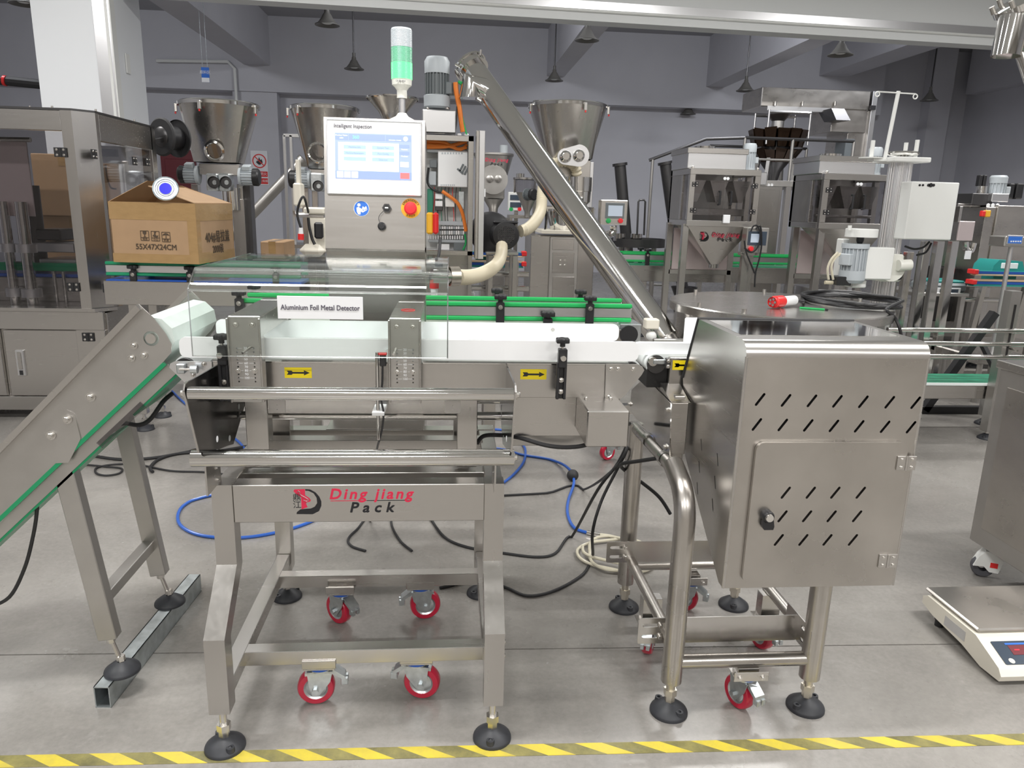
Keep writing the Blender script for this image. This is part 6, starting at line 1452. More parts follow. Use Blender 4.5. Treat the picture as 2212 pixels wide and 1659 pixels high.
# ================================================================== MULTIHEAD WEIGHER, PLATFORM, ELEVATOR
def platform():
    Y = 10.4; t = thing('work_platform', 'raised work platform with dark pipe handrails', 'platform', (at(1690, 420, Y=Y).x, Y+.6, 0))
    zr = at(1700, 300, Y=Y).z; zd = at(1680, 390, Y=Y).z; xl, xr = at(1612, 300, Y=Y).x, at(1848, 306, Y=Y).x; D = 1.5
    G().box(xl, xr, Y, Y+D, zd-.08, zd, .004).build('deck', 'steel_dull', t)
    for x in (xl, (xl+xr)/2-.1, xr): 
        for y in (Y+.04, Y+D-.04): G().box(x-.04, x+.04, y-.04, y+.04, 0, zd-.08, .004).build('leg', 'steel_v', t); G().cyl((x, y, zd), (x, y, zr), .022, n=10).build('rail_post', 'steel_dull', t)
    for y in (Y+.04, Y+D-.04): G().cyl((xl, y, zr), (xr, y, zr), .022, n=10).build('handrail', 'dark_metal', t)
    G().cyl((xl, Y+.04, (zr+zd)/2), (xr, Y+.04, (zr+zd)/2), .016, n=10).build('mid_rail', 'steel_dull', t)
    G().tube([(xl, Y+.04, zr), (xl-.5, Y+.2, zr-.02), (xl-1.25, Y+.35, zr-.32)], .022, 10).build('stair_rail', 'dark_metal', t); G().cyl((xl-1.2, Y+.34, zr-.31), (xl-1.2, Y+.34, .0), .022, n=10).build('rail_post', 'steel_dull', t)
    for s_ in range(6): G().box(xl-.2-.2*s_-.2, xl-.2*s_-.18, Y+.1, Y+.7, zd-.1-(zd-.1)/6*(s_+1)+.0, zd-.07-(zd-.1)/6*(s_+1), .003).build('stair_tread', 'steel_dull', t)
    return zd, Y, D
ZD, YP, DP = platform()
def multihead():
    Y = YP+.75; t = thing('multihead_weigher', 'multihead weigher with ring of dark amber buckets on the platform', 'weigher', (at(1680, 370, Y=Y).x, Y, ZD)); c = at(1680, 300, Y=Y); k = mpp(c)
    for (pyt, pyb, r1, r2, n_) in ((278, 320, 62, 52, 14), (322, 352, 54, 34, 14)):
        zt, zb = at(1680, pyt, Y=Y).z, at(1680, pyb, Y=Y).z
        for i in range(n_):
            a = 2*PI*i/n_; w_ = .19*r1/62; ca, sa = math.cos(a), math.sin(a); tx = Vector((-sa, ca, 0)); rd = Vector((ca, sa, 0)); o = Vector((c.x, Y, 0))
            top = [o+rd*(r1*k)+tx*w_/2*.9, o+rd*(r1*k)-tx*w_/2*.9, o+rd*(r1*k-.16)-tx*w_/2*.7, o+rd*(r1*k-.16)+tx*w_/2*.7]; bot = [o+rd*(r2*k)+tx*w_/2*.6, o+rd*(r2*k)-tx*w_/2*.6, o+rd*(r2*k-.12)-tx*w_/2*.5, o+rd*(r2*k-.12)+tx*w_/2*.5]
            G().loft([v+Vector((0, 0, zt-random.uniform(0, .04))) for v in top], [v+Vector((0, 0, zb)) for v in bot]).build('weigh_bucket', 'brown_amber', t)
    plathe(1680, [(60, 280), (60, 352), (30, 372), (22, 390)], Y, 24).build('centre_body', 'dark_metal', t); plathe(1682, [(50, 248), (26, 262), (26, 285)], Y, 24).build('infeed_funnel', 'steel_dull', t)
    xs = [at(px, 260, Y=Y).x for px in (1645, 1733)]; zt = at(1690, 247, Y=Y).z
    for x in xs:
        for y in (Y-.25, Y+.25): G().cyl((x, y, c.z-.1), (x, y, zt+.03), .016, n=8).build('funnel_post', 'aluminium', t)
    for y in (Y-.25, Y+.25): G().cyl((xs[0], y, zt), (xs[1], y, zt), .02, n=8).build('funnel_rail', 'aluminium', t)
    for i in range(4):
        a = .8+i*PI/2; G().bar((c.x+.3*math.cos(a), Y+.3*math.sin(a), ZD), (c.x+.25*math.cos(a), Y+.25*math.sin(a), at(1680, 335, Y=Y).z), .05, .05).build('frame_leg', 'steel_dull', t)
multihead()
def elevator():
    Y = 11.2; t = thing('bucket_elevator', 'tall stainless bucket elevator with an overhanging top arm and chute', 'bucket elevator', (at(1850, 300, Y=Y).x, Y+.4, 0))
    xa, xb, z0, z1 = prect(1645, 192, 1880, 234, Y); G().box(xa, xb, Y, Y+.75, z0, z1, .01).build('top_arm', 'steel_stained', t)
    x0, x1, _, _ = prect(1800, 234, 1876, 260, Y); G().box(x0, x1, Y+.02, Y+.73, z0-.32, z0+.01, .008).build('arm_elbow', 'steel_stained', t)
    x0, x1, _, _ = prect(1826, 300, 1872, 420, Y); G().box(x0, x1-.05, Y+.05, Y+.70, .15, z0+.01, .008).build('column_casing', 'steel_stained', t)
    x2, x3, _, _ = prect(1871, 200, 1882, 420, Y); G().box(x2, x3, Y-.02, Y+.72, .15, z1, .006).build('edge_cover', 'aluminium', t)
    p, q, r_, s = prect(1787, 236, 1815, 262, Y-.15); G().loft([Vector((p, Y-.25, s)), Vector((q, Y-.25, s)), Vector((q, Y+.15, s)), Vector((p, Y+.15, s))], [Vector((p+.06, Y-.32, r_)), Vector((q+.08, Y-.32, r_)), Vector((q+.05, Y, r_)), Vector((p+.04, Y, r_))]).build('outlet_chute', 'dark_metal', t)
    pb(1822, 300, 1842, 390, Y-.02, .3, .004).build('return_casing', 'motor_dark', t)
    G().box(xa+.1, xb-.55, Y-.01, Y+.02, z0-.05, z0+.01).build('arm_rail', 'aluminium', t)
    for px in (1674, 1733, 1803): 
        k = at(px, 224, Y=Y-.02); G().cyl((k.x, Y-.03, k.z-.03), (k.x, Y-.03, k.z+.03), .02, n=8).build('latch', 'bolt_steel', t)
    G().box(x2-.03, x2+.05, Y-.05, Y, at(1874, 233, Y=Y).z-.03, at(1874, 233, Y=Y).z+.03).build('strap', 'black', t)
    G().box(x0-.2, x1+.2, Y, Y+.75, 0, .2, .01).build('base', 'steel_dull', t)
elevator()
# ================================================================== SEAMING MACHINE ON ALUMINIUM COLUMN
def seamer():
    Y = 4.75; b, tp = at(1906, 670, Y=Y), at(1941, 352, Y=Y); cx = (b.x+tp.x)/2; k = mpp(tp); r = 24*k; zt = tp.z
    t = thing('can_seamer', 'white can seamer on a ribbed aluminium column with handwheel and control box', 'can seamer', (cx, Y, 0))
    pr = []; n = 24
    for i in range(n*4): a = 2*PI*i/(n*4); rr = r*(1 if (i//2) % 2 else .93); pr.append(Vector((cx+rr*math.cos(a), Y+rr*math.sin(a), 0)))
    G().loft([v+Vector((0, 0, .02)) for v in pr], [v+Vector((0, 0, zt)) for v in pr]).build('column', 'aluminium', t)
    G().box(cx-.35, cx+.35, Y-.1, Y+.4, 0, .04, .006).build('base_plate', 'white_paint', t)
    x0, x1, z0, z1 = prect(1908, 346, 1985, 351, Y); G().box(x0, x1, Y-.13, Y+.13, zt, zt+.03, .005).build('top_plate', 'white_paint', t)
    G().lathe([(0, zt+.018), (24*k, zt+.022), (24*k, zt+.028), (0, zt+.028)], (at(1880, 347, Y=Y).x, Y, 0), 28).build('side_disc', 'white_paint', t); G().box(at(1880, 347, Y=Y).x, x0+.02, Y-.04, Y+.04, zt+.006, zt+.022).build('disc_arm', 'white_paint', t)
    w_ = at(1951, 332, Y=Y); h = G().torus((w_.x, Y, w_.z), 29*k, .012, 28, 8).build('handwheel', 'mirror', t); G().lathe([(.03, zt+.03), (.025, w_.z-.02), (.05, w_.z-.012), (.05, w_.z)], (w_.x, Y, 0), 16).build('wheel_hub', 'mirror', h)
    for a in (0, 2.09, 4.19): G().cyl((w_.x, Y, w_.z-.008), (w_.x+29*k*math.cos(a), Y+29*k*math.sin(a), w_.z), .009, n=8).build('wheel_spoke', 'mirror', h)
    for px, py0, py1, yy in ((1881, 345, 303, 0), (1955, 330, 308, .08), (1978, 332, 302, -.05)): p = at(px, py0, Y=Y+yy); G().cyl((p.x, Y+yy, zt+.02), (p.x, Y+yy, at(px, py1, Y=Y+yy).z), .013, n=10).build('upright_pin', 'white_paint', t)
    p, q = at(1916, 345, Y=Y), at(1937, 198, Y=Y); G().cyl((q.x-.03, Y-.02, zt+.02), (q.x, Y-.02, q.z), .012, n=10).build('mast', 'white_paint', t)
    a, c = at(1896, 198, Y=Y-.02), at(1978, 203, Y=Y-.02); m_ = G().cyl(a, c, .0045, n=6).build('wire_arm', 'white_paint', t)
    for e in (a, c): G().torus(e+Vector((0, 0, -.015)), .014, .004, 14, 6, 'Y').build('wire_eye', 'white_paint', m_)
    # control box
    x0, x1, z0, z1 = prect(1958, 393, 2060, 518, Y-.16); bxx = G().box(x0, x1, Y-.18, Y+.10, z0, z1, .006).build('control_box', 'white_paint', t, label='plain white control box')
    for px, rr in ((1987, .007), (1994, .007), (2006, .009), (2011, .013), (2017, .009)): G().cyl((at(px, 399, Y=Y-.182).x, Y-.183, at(px, 400, Y=Y-.182).z), (at(px, 399, Y=Y-.182).x, Y-.178, at(px, 400, Y=Y-.182).z), rr, n=14).build('gland_hole', 'black', bxx)
    G().box(cx, x0+.05, Y-.05, Y+.05, z0+.02, z1-.1, .004).build('box_bracket', 'white_paint', t)
    # clamp carriage
    x0, x1, z0, z1 = prect(1893, 548, 1942, 607, Y-r); cl = G().box(x0, x1, Y-r-.05, Y+r+.02, z0, z1, .012).build('clamp_carriage', 'ivory', t)
    kk = at(1918, 571, Y=Y-r-.06); G().cyl((kk.x, Y-r-.12, kk.z-.02), (kk.x, Y-r-.04, kk.z-.02), .085, n=28).build('clamp_boss', 'ivory', cl); G().cyl((kk.x+.02, Y-r-.14, kk.z), (kk.x+.10, Y-r-.14, kk.z+.005), .035, n=20).build('clamp_pin', 'ivory', cl)
    for px, py in ((1907, 596), (1935, 597)): G().lathe([(0, .04), (.022, .04), (.022, 0)], n=8).build('clamp_knob', 'black', cl, M=aim(at(px, py, Y=Y-r-.05), (0, -1, 0)))
    pb(1878, 536, 1898, 605, Y-r-.07, .10, .006).build('motor_plate', 'white_paint', t)
    q = at(1849, 526, Y=Y-.2); k2 = mpp(q); mt = motor(t, (q.x, Y-.2, q.z), (0, 0, -1), 26*k2, 84*k2, 'motor_grey', 20, (-.9, -.5, 0), 'motor_grey')
    G().box(q.x-.02, at(1885, 560, Y=Y).x, Y-.24, Y-.16, q.z-.22, q.z-.02, .006).build('motor_mount', 'white_paint', t)
    pb(1816, 516, 1832, 600, Y-.12, .08, .006).build('seaming_plate', 'white_paint', t)
    plathe(1860, [(66, 512), (66, 495), (62, 494), (0, 494)], Y-.2, 36).build('belt_cover', 'white_paint', t); plathe(1857, [(10, 526), (16, 520), (16, 512)], Y-.2, 16).build('drive_hub', 'black', t)
    ptube([(1835, 497), (1836, 487)], .012, Y-.25, sub=1).build('top_stud', 'white_paint', t)
    pb(1808, 598, 1840, 617, Y-.25, .12, .004).build('valve_block', 'black', t); G().cyl(at(1782, 610, Y=Y-.2), at(1808, 611, Y=Y-.2), .012, n=10).build('air_fitting', 'hose_beige', t)
    for pts in (([(1790, 604), (1788, 580), (1796, 560), (1810, 545)]), ([(1800, 604), (1796, 575), (1804, 558), (1816, 548)])): ptube(pts, .008, Y-.22, 6).build('air_hose', 'hose_clear', t)
    ptube([(1955, 532), (1975, 538), (1995, 534), (2008, 522)], .007, Y-.05, 6).build('cable', 'black', t); ptube([(1980, 551), (2000, 545), (2012, 525)], .007, Y-.05, 6).build('cable', 'black', t)
    # lower chuck and arm
    pb(1840, 605, 1872, 622, Y-.2, .1, .006).build('lower_plate', 'white_paint', t); p = at(1855, 620, Y=Y-.2); 
    return t
seamer()
# ================================================================== FAR RIGHT MACHINES
def far_right():
    Y = 6.3; t = thing('cup_filler', 'stainless cabinet machine with orange switch and motors on top', 'filling machine', (at(2190, 520, Y=Y).x, Y+.3, 0))
    c = pb(2140, 445, 2300, 640, Y, .7, .006, zmin=.08).build('machine_cabinet', 'steel_stained', t); pb(2118, 447, 2140, 600, Y+.02, .66, .004, zmin=.08).build('side_panel', 'steel_stained', t)
    s = pb(2122, 455, 2130, 468, Y-.02, .04, .006).build('main_switch', 'red', t); pb(2129, 454, 2141, 469, Y-.015, .04, .006).build('switch_plate', 'amber', t)
    q = at(2152, 418, Y=Y+.2); k = mpp(q); motor(t, (q.x, Y+.2, q.z-.06), (0, 0, 1), 17*k, 52*k, 'motor_grey', 16, (1, -.3, 0), 'motor_grey')
    pb(2143, 418, 2180, 436, Y+.05, .3, .005).build('gear_box', 'aluminium', t); pb(2100, 418, 2145, 444, Y+.1, .4, .005).build('head_block', 'dark_metal', t)
    for px in (2116, 2125): pb(px, 378, px+7, 402, Y+.2, .05, .005).build('air_cylinder', 'black', t)
    plathe(2119, [(22, 418), (20, 402), (0, 401)], Y+.2, 18).build('cylinder_base', 'polished', t)
    for px0, px1 in ((2180, 2192), (2196, 2212)): pb(px0, 396, px1, 430, Y+.2, .1, .01).build('servo_motor', 'black', t)
    for px in (2134, 2144, 2154): plathe(px, [(7, 447), (7, 441), (0, 439)], Y+.05, 10).build('cap_nut', 'white_plastic', t)
    for px in (2076, 2092): plathe(px, [(16, 440), (16, 425), (0, 424)], Y+.3, 16).build('canister', 'polished', t)
    pb(2070, 440, 2118, 447, Y+.15, .4, .003).build('turret_plate', 'steel', t); pb(2071, 478, 2104, 520, Y-.05, .02, .003).build('guard_plate', 'pink_sheet', t); pb(2085, 447, 2100, 560, Y+.3, .1, .003, zmin=0).build('turret_post', 'dark_metal', t); pb(2072, 446, 2078, 480, Y-.04, .2, .002).build('guard_arm', 'steel', t)
    pb(2085, 542, 2098, 560, Y-.04, .01, .001).build('tag_card', 'paper', t); ptube([(2086, 522), (2088, 540), (2098, 542), (2104, 525)], .03, Y+.05, 10).build('outlet_elbow', 'polished', t)
    for x in (at(2150, 600, Y=Y).x, at(2280, 600, Y=Y).x):
        for y in (Y+.1, Y+.6): foot(t, x, y, .09, 1.2)
    G().box(at(2075, 560, Y=Y).x, at(2140, 560, Y=Y).x, Y+.25, Y+.5, .4, .9, .01).build('lower_works', 'dark_inside', t)
far_right()
def bench_scale():
    Y = 5.2; t = thing('bench_scale', 'steel indicator head on a post of a bench scale near the far wall', 'scale', (at(2185, 600, Y=Y).x, Y+.1, 0))
    pb(2176, 508, 2210, 528, Y-.06, .012, .003).build('display_frame', 'aluminium', t); pb(2179, 511, 2208, 526, Y-.064, .006, .001).build('display', 'sign_blue', t)
    x0, x1, z0, z1 = prect(2160, 510, 2210, 533, Y); G().box(x0, x1, Y-.05, Y+.12, z0, z1, .008).build('indicator_case', 'steel_dull', t)
    for i in range(5): pb(2183+i*5, 520, 2186+i*5, 523, Y-.067, .004, .0).build('key', 'paper', t)
    p = at(2184, 533, Y=Y+.03); G().cyl((p.x, Y+.03, .3), (p.x, Y+.03, p.z+.02), .016, n=12).build('post', 'aluminium', t)
    G().box(p.x-.25, p.x+.2, Y-.15, Y+.3, .30, .36, .01).build('scale_platform', 'steel', t)
    for a in (-1, 1):
        for b in (-.1, .24): G().cyl((p.x+a*.18, Y+b, 0), (p.x+a*.18, Y+b, .31), .02, n=8).build('leg', 'steel_dull', t)
bench_scale()
def platform_scale():
    Y = 5.85; t = thing('platform_scale', 'teal topped weighing scale on the dark lower shelf', 'scale', (at(2060, 640, Y=Y).x, Y+.1, 0)); x0, x1, z0, z1 = prect(2010, 612, 2090, 640, Y)
    G().box(x0, x1, Y, Y+.3, z0+.03, z1, .02).build('scale_body', 'motor_dark', t); G().box(x0+.04, x1-.02, Y+.02, Y+.28, z1, z1+.02, .006).build('scale_tray', 'teal', t); pb(2025, 622, 2075, 637, Y-.006, .01, .002).build('front_panel', 'paper', t); pb(2030, 625, 2070, 634, Y-.009, .006, 0).build('display', 'lcd_dark', t)
    G().box(x0-.15, x1+.01, Y-.02, Y+.5, z0+.0, z0+.03, .004).build('shelf_board', 'steel_dull', t)
    for x in (x0-.1, x1-.03):
        for y in (Y+.01, Y+.45): G().box(x-.02, x+.02, y-.02, y+.02, 0, z0+.01, .002).build('shelf_leg', 'steel_dull', t)
platform_scale()
def tube_frame(px, ya, yb, Y, lab, i):
    t = thing('profile_stand', lab, 'stand', (at(px, 650, Y=Y).x, Y, 0)); p = at(px, ya, Y=Y); q = at(px-18, yb, Y=Y)
    G().box(q.x-.028, q.x+.028, Y-.028, Y+.028, .06, p.z, .004).build('post', 'polished', t)
    G().box(q.x-.028, q.x+.028, Y-.02, Y+.35, .34, .38, .004).build('side_bar', 'steel', t); G().box(q.x-.028, q.x+.028, Y+.32, Y+.376, .06, p.z-.1, .004).build('post', 'polished', t)
    foot(t, q.x, Y, .07); foot(t, q.x, Y+.35, .07)
for i, (px, lab) in enumerate(((1985, 'polished square post stand nearest the aluminium column'), (2012, 'polished square post stand between two other post stands behind the cabinet'), (2042, 'polished square post stand nearest the teal topped scale'))): tube_frame(px, 520, 745, 5.2+.1*i, lab, i)
# ================================================================== GREEN BELT CONVEYOR, RIGHT
def green_conveyor():
    Y = 4.25; t = thing('green_belt_conveyor', 'low conveyor with green belt and three round side rails behind the steel cabinet', 'conveyor', (3.2, Y+.2, 0))
    zf = at(2080, 829, Y=Y).z; zb = at(2080, 862, Y=Y).z; X0, X1 = 2.62, 4.6; W = .30
    G().box(X0, X1, Y, Y+W, zb, zf-.012, .004).build('conveyor_bed', 'steel', t); G().box(X0+.02, X1-.02, Y+.01, Y+W-.01, zf-.012, zf, .004).build('belt', 'green_belt', t); G().box(X0, X1, Y-.006, Y+.004, zf-.012, zf+.006, .002).build('belt_edge', 'white_belt', t)
    for i, (py, dy) in enumerate(((713, .0), (742, .0), (770, 0))):
        z = at(2010, py, Y=Y-.08).z; G().cyl((X0-.02, Y-.08, z), (X1, Y-.08, z), .014, n=14).build('side_rail', 'polished', t)
    x = at(2137, 905, Y=Y-.04).x; p = G().prism([(x-.03, Y-.075), (x+.035, Y-.075), (x+.035, Y-.01), (x-.03, Y-.01)], 'Z', .05, at(2188, 628, Y=Y-.04).z).build('upright_post', 'steel_dull', t)
    G().box(x+.0, x+.012, Y-.078, Y-.07, .25, at(2188, 628, Y=Y-.04).z-.08).build('post_slot', 'dark_inside', p)
    for dx in (.0, .022):
        for dz in (0, .03): G().cyl((x-.005+dx, Y-.078, .20+dz), (x-.005+dx, Y-.074, .20+dz), .006, n=10).build('post_hole', 'dark_inside', p)
    G().cyl((x+.02, Y-.14, at(2160, 748, Y=Y).z), (x+.02, Y-.07, at(2160, 748, Y=Y).z), .007, n=8).build('rail_screw', 'bolt_steel', p)
    foot(t, x, Y-.043, .055, 1.05)
    for xx, yy in ((2.75, Y+.05), (2.75, Y+W-.05), (3.6, Y+W-.02), (4.4, Y+.05), (4.4, Y+W-.05)):
        G().box(xx-.03, xx+.03, yy-.03, yy+.03, .06, zb+.01, .003).build('leg', 'steel_dull', t); foot(t, xx, yy, .065, 1.1)
    for s_ in (0, 1): G().bar((3.35+.5*s_, Y+W+.25, .02), (3.75+.5*s_, Y+W+.25, .72), .05, .05).build('brace_bar', 'black', t)
    G().bar((3.3, Y+W+.25, .025), (4.4, Y+W+.25, .025), .05, .05).build('brace_foot', 'black', t); G().bar((3.7, Y+W, zb+.03), (3.7, Y+W+.25, .5), .03, .03).build('brace_link', 'black', t)
green_conveyor()
def high_rails():
    Y = 5.95; t = thing('guide_rail_stand', 'two polished guide rails on a thin stand under the teal sealer', 'rail stand', (at(2140, 640, Y=Y).x, Y, 0))
    for py, px0 in ((615, 2084), (647, 2079)):
        a = at(px0, py, Y=Y); G().cyl(a, (a.x+1.2, Y, a.z-.005), .02, n=12).build('rail', 'polished', t); G().cyl(a-Vector((.02, 0, 0)), a, .026, n=12).build('rail_cap', 'black', t)
    for px in (2105, 2127): p = at(px, 640, Y=Y+.04); G().box(p.x-.03, p.x+.03, Y+.02, Y+.08, .3, p.z+.15, .003).build('post', 'steel_v', t)
    p = at(2115, 690, Y=Y+.05); G().box(p.x-.35, p.x+.5, Y-.03, Y+.24, .28, .32, .01).build('base_shelf', 'steel', t)
    for a in (-.3, .45):
        for b in (.0, .21): G().box(p.x+a-.02, p.x+a+.02, Y+b-.02, Y+b+.02, 0, .29).build('leg', 'steel_dull', t)
high_rails()
# ================================================================== RIGHT EDGE: CABINET, FLOOR SCALE, SPOUT
def edge_cabinet():
    t = thing('castered_cabinet', 'grey steel cabinet on white levelling casters at the hall edge', 'cabinet', (2.40, 2.30, 0)); X = 2.03; zt = .845
    Yf, Yb = 1.95, 2.52
    b = G().box(X, X+.75, Yf, Yb, .13, zt-.03, .004).build('cabinet_body', 'steel_dull', t); G().box(X-.012, X+.76, Yf-.01, Yb+.01, zt-.03, zt, .003).build('cabinet_top', 'steel', t)
    G().box(X-.004, X, Yf+.03, Yb-.055, .20, zt-.09, .003).build('side_panel', 'steel_stained', t)
    for x, y in ((X+.055, Yb-.05), (X+.055, Yf+.06), (X+.69, Yb-.05), (X+.69, Yf+.06)):
        c = G().cyl((x, y, .112), (x, y, .132), .02, n=16).build('caster', 'dark_metal', t); w_ = G().lathe([(.015, -.016), (.036, -.016), (.040, -.010), (.040, .010), (.036, .016), (.015, .016)], axis='Y', n=24).build('wheel', 'tread', c, M=TR((x-.02, y, .04), -.5))
        G().prism([(-.035, .045), (-.02, .085), (.0, .112), (.05, .112), (.062, .08), (.05, .03), (.02, .03), (.0, .05)], 'Y', -.026, .026).build('caster_housing', 'white_paint', c, M=TR((x-.02, y, 0), -.5)); G().box(.02, .045, -.0275, -.026, .05, .07).build('red_label', 'red', c, M=TR((x-.02, y, 0), -.5))
edge_cabinet()
def floor_scale():
    q = at(2130, 1440, Z=.0); t = thing('weighing_scale', 'cream electronic weighing scale with red digits on the concrete floor', 'scale', (1.86, 2.0, 0)); X0, X1 = 1.60, 1.96; Yf, Yb = 1.83, 2.19
    X0 = 1.635
    # body profile in Y,Z: low sloping keypad front, raised platform behind
    prof = [(Yf-.02, .012), (Yf-.025, .03), (Yf-.01, .05), (Yf+.085, .086), (Yf+.10, .092), (Yb-.02, .092), (Yb, .08), (Yb, .055), (Yb-.06, .04), (Yf+.15, .028), (Yf+.06, .008)]
    G().prism(prof, 'X', X0, X1+.05).build('scale_body', 'cream', t); G().box(X0+.03, X1+.02, Yf, Yb-.03, .006, .05, .004).build('scale_base', 'black', t)
    p = G().box(X0+.01, X1+.05, Yf+.105, Yb+.01, .094, .108, .005).build('pan', 'steel_stained', t); 
    v = Vector((0, .095, .036)).normalized(); o = Vector((X0, Yf-.0105, .050)); M = plane_M(o+Vector((0, -.0008, .0012)), FX, v)
    f = plate('keypad', [rrect(.03, .40, .010, .092, .004)], .0012, M, 'lcd_dark', t); M2 = M @ Matrix.Translation((0, 0, .0012))
    plate('blue_strip', [rrect(.07, .40, .078, .084, .001, 1)], .0006, M2, 'sign_blue', f); plate('display_window', [rrect(.075, .40, .042, .076, .001, 1)], .0006, M2, 'wood_door', f)
    M3 = M2 @ Matrix.Translation((0, 0, .0006)); plate('digit_segment', [rrect(.088, .104, .058, .061, .001, 1)], .0006, M3, 'led_red', f)
    for k in range(3): text('0', .034, M3 @ Matrix.Translation((.160+.032*k, .059, 0)), 'led_red', f, name='digit', bold=.0012)
    plate('round_key', [circ(.055, .022, .009, 18)], .0008, M2, 'cream', f); text('海城电子秤', .014, M2 @ Matrix.Translation((.17, .018, 0)), 'paper', f)
    G().box(X0-.001, X0, Yf+.14, Yf+.24, .042, .075).build('rating_label', 'aluminium', t)
    for x, y in ((X0+.03, Yf+.05), (X0+.03, Yb-.06), (X1, Yf+.05), (X1, Yb-.06)): G().cyl((x, y, 0), (x, y, .03), .014, n=14).build('foot', 'black_rubber', t)
floor_scale()
def edge_spout():
    Y = 3.6; t = thing('screw_conveyor', 'polished screw conveyor spout hanging high with its tube falling away', 'screw conveyor', (3.62, 3.7, 0))
    a, b = at(2189, 40, Y=Y), at(2172, 122, Y=Y); k = mpp(a); r = 29*k
    G().cyl((b.x, Y, b.z), (b.x+.01, Y, a.z+.01), r, n=36).build('outlet_spout', 'mirror', t)
    c = Vector((a.x+.05, Y+.02, a.z+.06)); d = Vector((1, .1, -1.55)).normalized()
    G().cyl(c-d*.02, c+d*1.9, .088, n=36).build('screw_tube', 'polished', t); s = G().lathe([(.088, 0), (.118, 0), (.118, .03), (.1, .035), (0, .035)], n=36).build('end_flange', 'mirror', t, M=aim(c-d*.0, -d))
    for i in range(6): a_ = i*1.047; M = aim(c, -d); G().cyl(M @ Vector((.112*math.cos(a_), .112*math.sin(a_), .03)), M @ Vector((.112*math.cos(a_), .112*math.sin(a_), .065)), .012, n=10).build('wing_bolt', 'bolt_steel', s)
    G().tube([c+d*.14, Vector((b.x+.01, Y, a.z-.02))], r*.99, 30).build('outlet_neck', 'mirror', t)
    e = c+d*1.9; G().lathe([(.12, .0), (.12, .25), (.24, .5)], (e.x, e.y, e.z-.42), 28).build('feed_hopper', 'polished', t)
    for a_ in (.6, 2.7, 4.8): G().cyl((e.x+.15*math.cos(a_), e.y+.15*math.sin(a_), 0), (e.x+.11*math.cos(a_), e.y+.11*math.sin(a_), e.z-.05), .02, n=10).build('leg', 'steel_v', t)
edge_spout()
# ================================================================== CABLES AND HOSES ON THE FLOOR
def fl(px, py, z=.006): return at(px, py, Z=z)
def cable(name, label, cat, pts, r, m, sub=6):
    pp = spline([Vector(p) for p in pts], sub)
    for p in pp: p.z = max(p.z, r)
    return tag(G().tube(pp, r, 8).build(name, m), label, cat)
h = cable('air_hose', 'blue air hose with black ball joint on the floor between the machines', 'hose', [fl(372, 845), fl(400, 872), fl(450, 905), at(510, 950, Z=.006), fl(560, 985), fl(700, 985), fl(900, 975), fl(1060, 968), fl(1130, 983), fl(1195, 995), fl(1228, 1012, .03), fl(1240, 1040, .02), fl(1228, 1080), fl(1226, 1110), fl(1240, 1140), fl(1272, 1152)], .007, 'blue_hose')
p = fl(1237, 1027, .03); G().sphere((p.x, p.y, .031), .030, 18, 12).build('ball_joint', 'black_rubber', h)
G().cyl(fl(1268, 1150, .010), fl(1296, 1155, .010), .009, n=10).build('brass_coupling', 'bolt_steel', h)
cable('air_hose', 'blue air hose looping out beside the metal detector legs', 'hose', [fl(1085, 1045), fl(1110, 1025), fl(1130, 1000), fl(1135, 978), fl(1128, 960), fl(1090, 930), fl(1000, 935), fl(800, 990), fl(600, 1040), fl(445, 1073), fl(400, 1090), fl(384, 1115), fl(395, 1140), fl(440, 1158), fl(520, 1162), fl(600, 1150), fl(670, 1128), fl(720, 1100)], .007, 'blue_hose')
c0 = fl(1330, 1200); cp = []
for i in range(52):
    a = PI*.75-i*.36; rr = .145+.02*math.sin(i*.9)-.0006*i; cp.append(Vector((c0.x+rr*math.cos(a), c0.y+rr*1.08*math.sin(a)+.01*math.sin(i*.31), .008+.0021*(i//3)*.55)))
h = tag(G().tube([fl(1296, 1155, .01), fl(1320, 1158, .01)]+cp[4:], .0065, 8, sub=4).build('clear_hose', 'hose_clear'), 'coiled clear plastic hose on the floor behind the pipe frame', 'hose')
bk = lambda *p: [fl(*q) if len(q) == 2 else Vector(at(q[0], q[1], Y=q[2])) for q in p]
cable('power_cable', 'black cable lying from the incline conveyor to the metal detector', 'cable', bk((200, 985), (260, 993), (330, 990), (400, 978), (440, 972), (560, 985), (640, 1010)), .008, 'black_rubber')
cable('power_cable', 'black cable with a small loop behind the incline conveyor legs', 'cable', bk((176, 1003), (230, 1008), (262, 1012), (258, 1022), (230, 1027), (208, 1022), (210, 1010), (250, 1003), (300, 1004), (370, 1017), (450, 1020), (520, 1030)), .005, 'black_rubber')
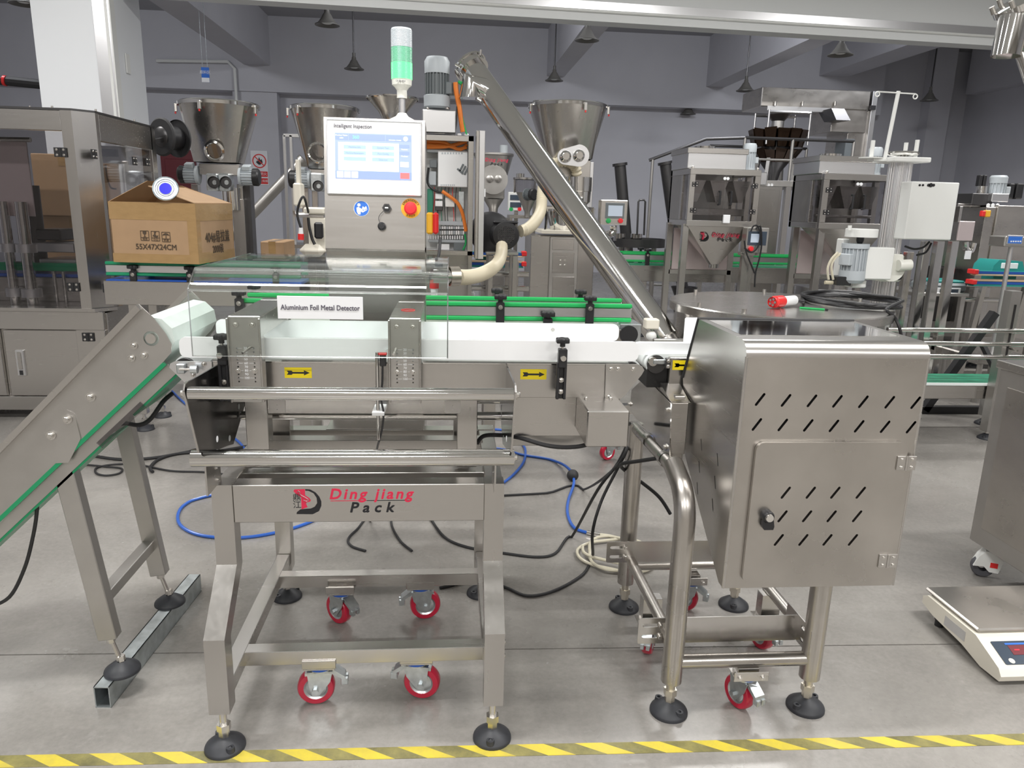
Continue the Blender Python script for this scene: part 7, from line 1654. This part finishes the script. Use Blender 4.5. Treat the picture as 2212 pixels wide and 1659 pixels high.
cable('power_cable', 'thick black cable bending beside the metal detector frame', 'cable', bk((330, 1020), (325, 1010), (345, 992), (390, 980), (470, 975), (560, 960)), .008, 'black_rubber')
cable('power_cable', 'black cable trailing from the detector frame along the floor to the reject machine', 'cable', bk((870, 1060), (845, 1120), (862, 1165), (890, 1190), (893, 1130))[0:4], .005, 'black_rubber')
cable('power_cable', 'black cable running level over the floor toward the reject machine', 'cable', bk((760, 1110), (900, 1080), (1090, 1070), (1180, 1065), (1260, 1058))+[at(1330, 1010, Y=2.34), at(1362, 950, Y=2.30), at(1378, 925, Y=2.26)], .0055, 'black_rubber')
cable('power_cable', 'black cable sagging in a wide bow below the reject machine', 'cable', bk((930, 1120), (960, 1160), (1010, 1182), (1090, 1195), (1160, 1203), (1200, 1195), (1235, 1160))+[at(1290, 1060, Y=2.42), at(1335, 1000, Y=2.36), at(1368, 930, Y=2.27)], .0055, 'black_rubber')
cable('power_cable', 'black cable curving low over the floor to the detector foot', 'cable', bk((950, 1270), (985, 1262), (1030, 1250), (1090, 1268), (1140, 1287), (1200, 1275), (1260, 1240), (1280, 1205))+[at(1280, 1150, Y=2.32), at(1300, 1080, Y=2.34), at(1340, 1000, Y=2.34), at(1372, 930, Y=2.28)], .0055, 'black_rubber')
cable('power_cable', 'black cable from the reject machine pipe ending in a blue fitting', 'cable', [at(1420, 990, Y=2.0), at(1380, 996, Y=2.1), at(1342, 1003, Y=2.2), at(1352, 1018, Y=2.3), at(1390, 1045, Y=2.3), at(1425, 1075, Y=2.3), at(1448, 1110, Y=2.3)], .006, 'black_rubber')
cable('power_cable', 'black cable drooping along the drive cover of the metal detector', 'cable', [at(1030, 958, Y=1.96), at(1045, 942, Y=1.96), at(1080, 940, Y=1.96), at(1120, 945, Y=1.875), at(1180, 962, Y=1.872), at(1230, 966, Y=1.872), at(1275, 958, Y=1.872), at(1330, 930, Y=2.0), at(1360, 915, Y=2.2)], .006, 'black_rubber')
cable('power_cable', 'thin black cable hanging in a fold under the detector frame', 'cable', bk((790, 1190), (760, 1180), (752, 1165), (770, 1145), (800, 1125))+[at(790, 1120, Y=2.2)], .005, 'black_rubber')
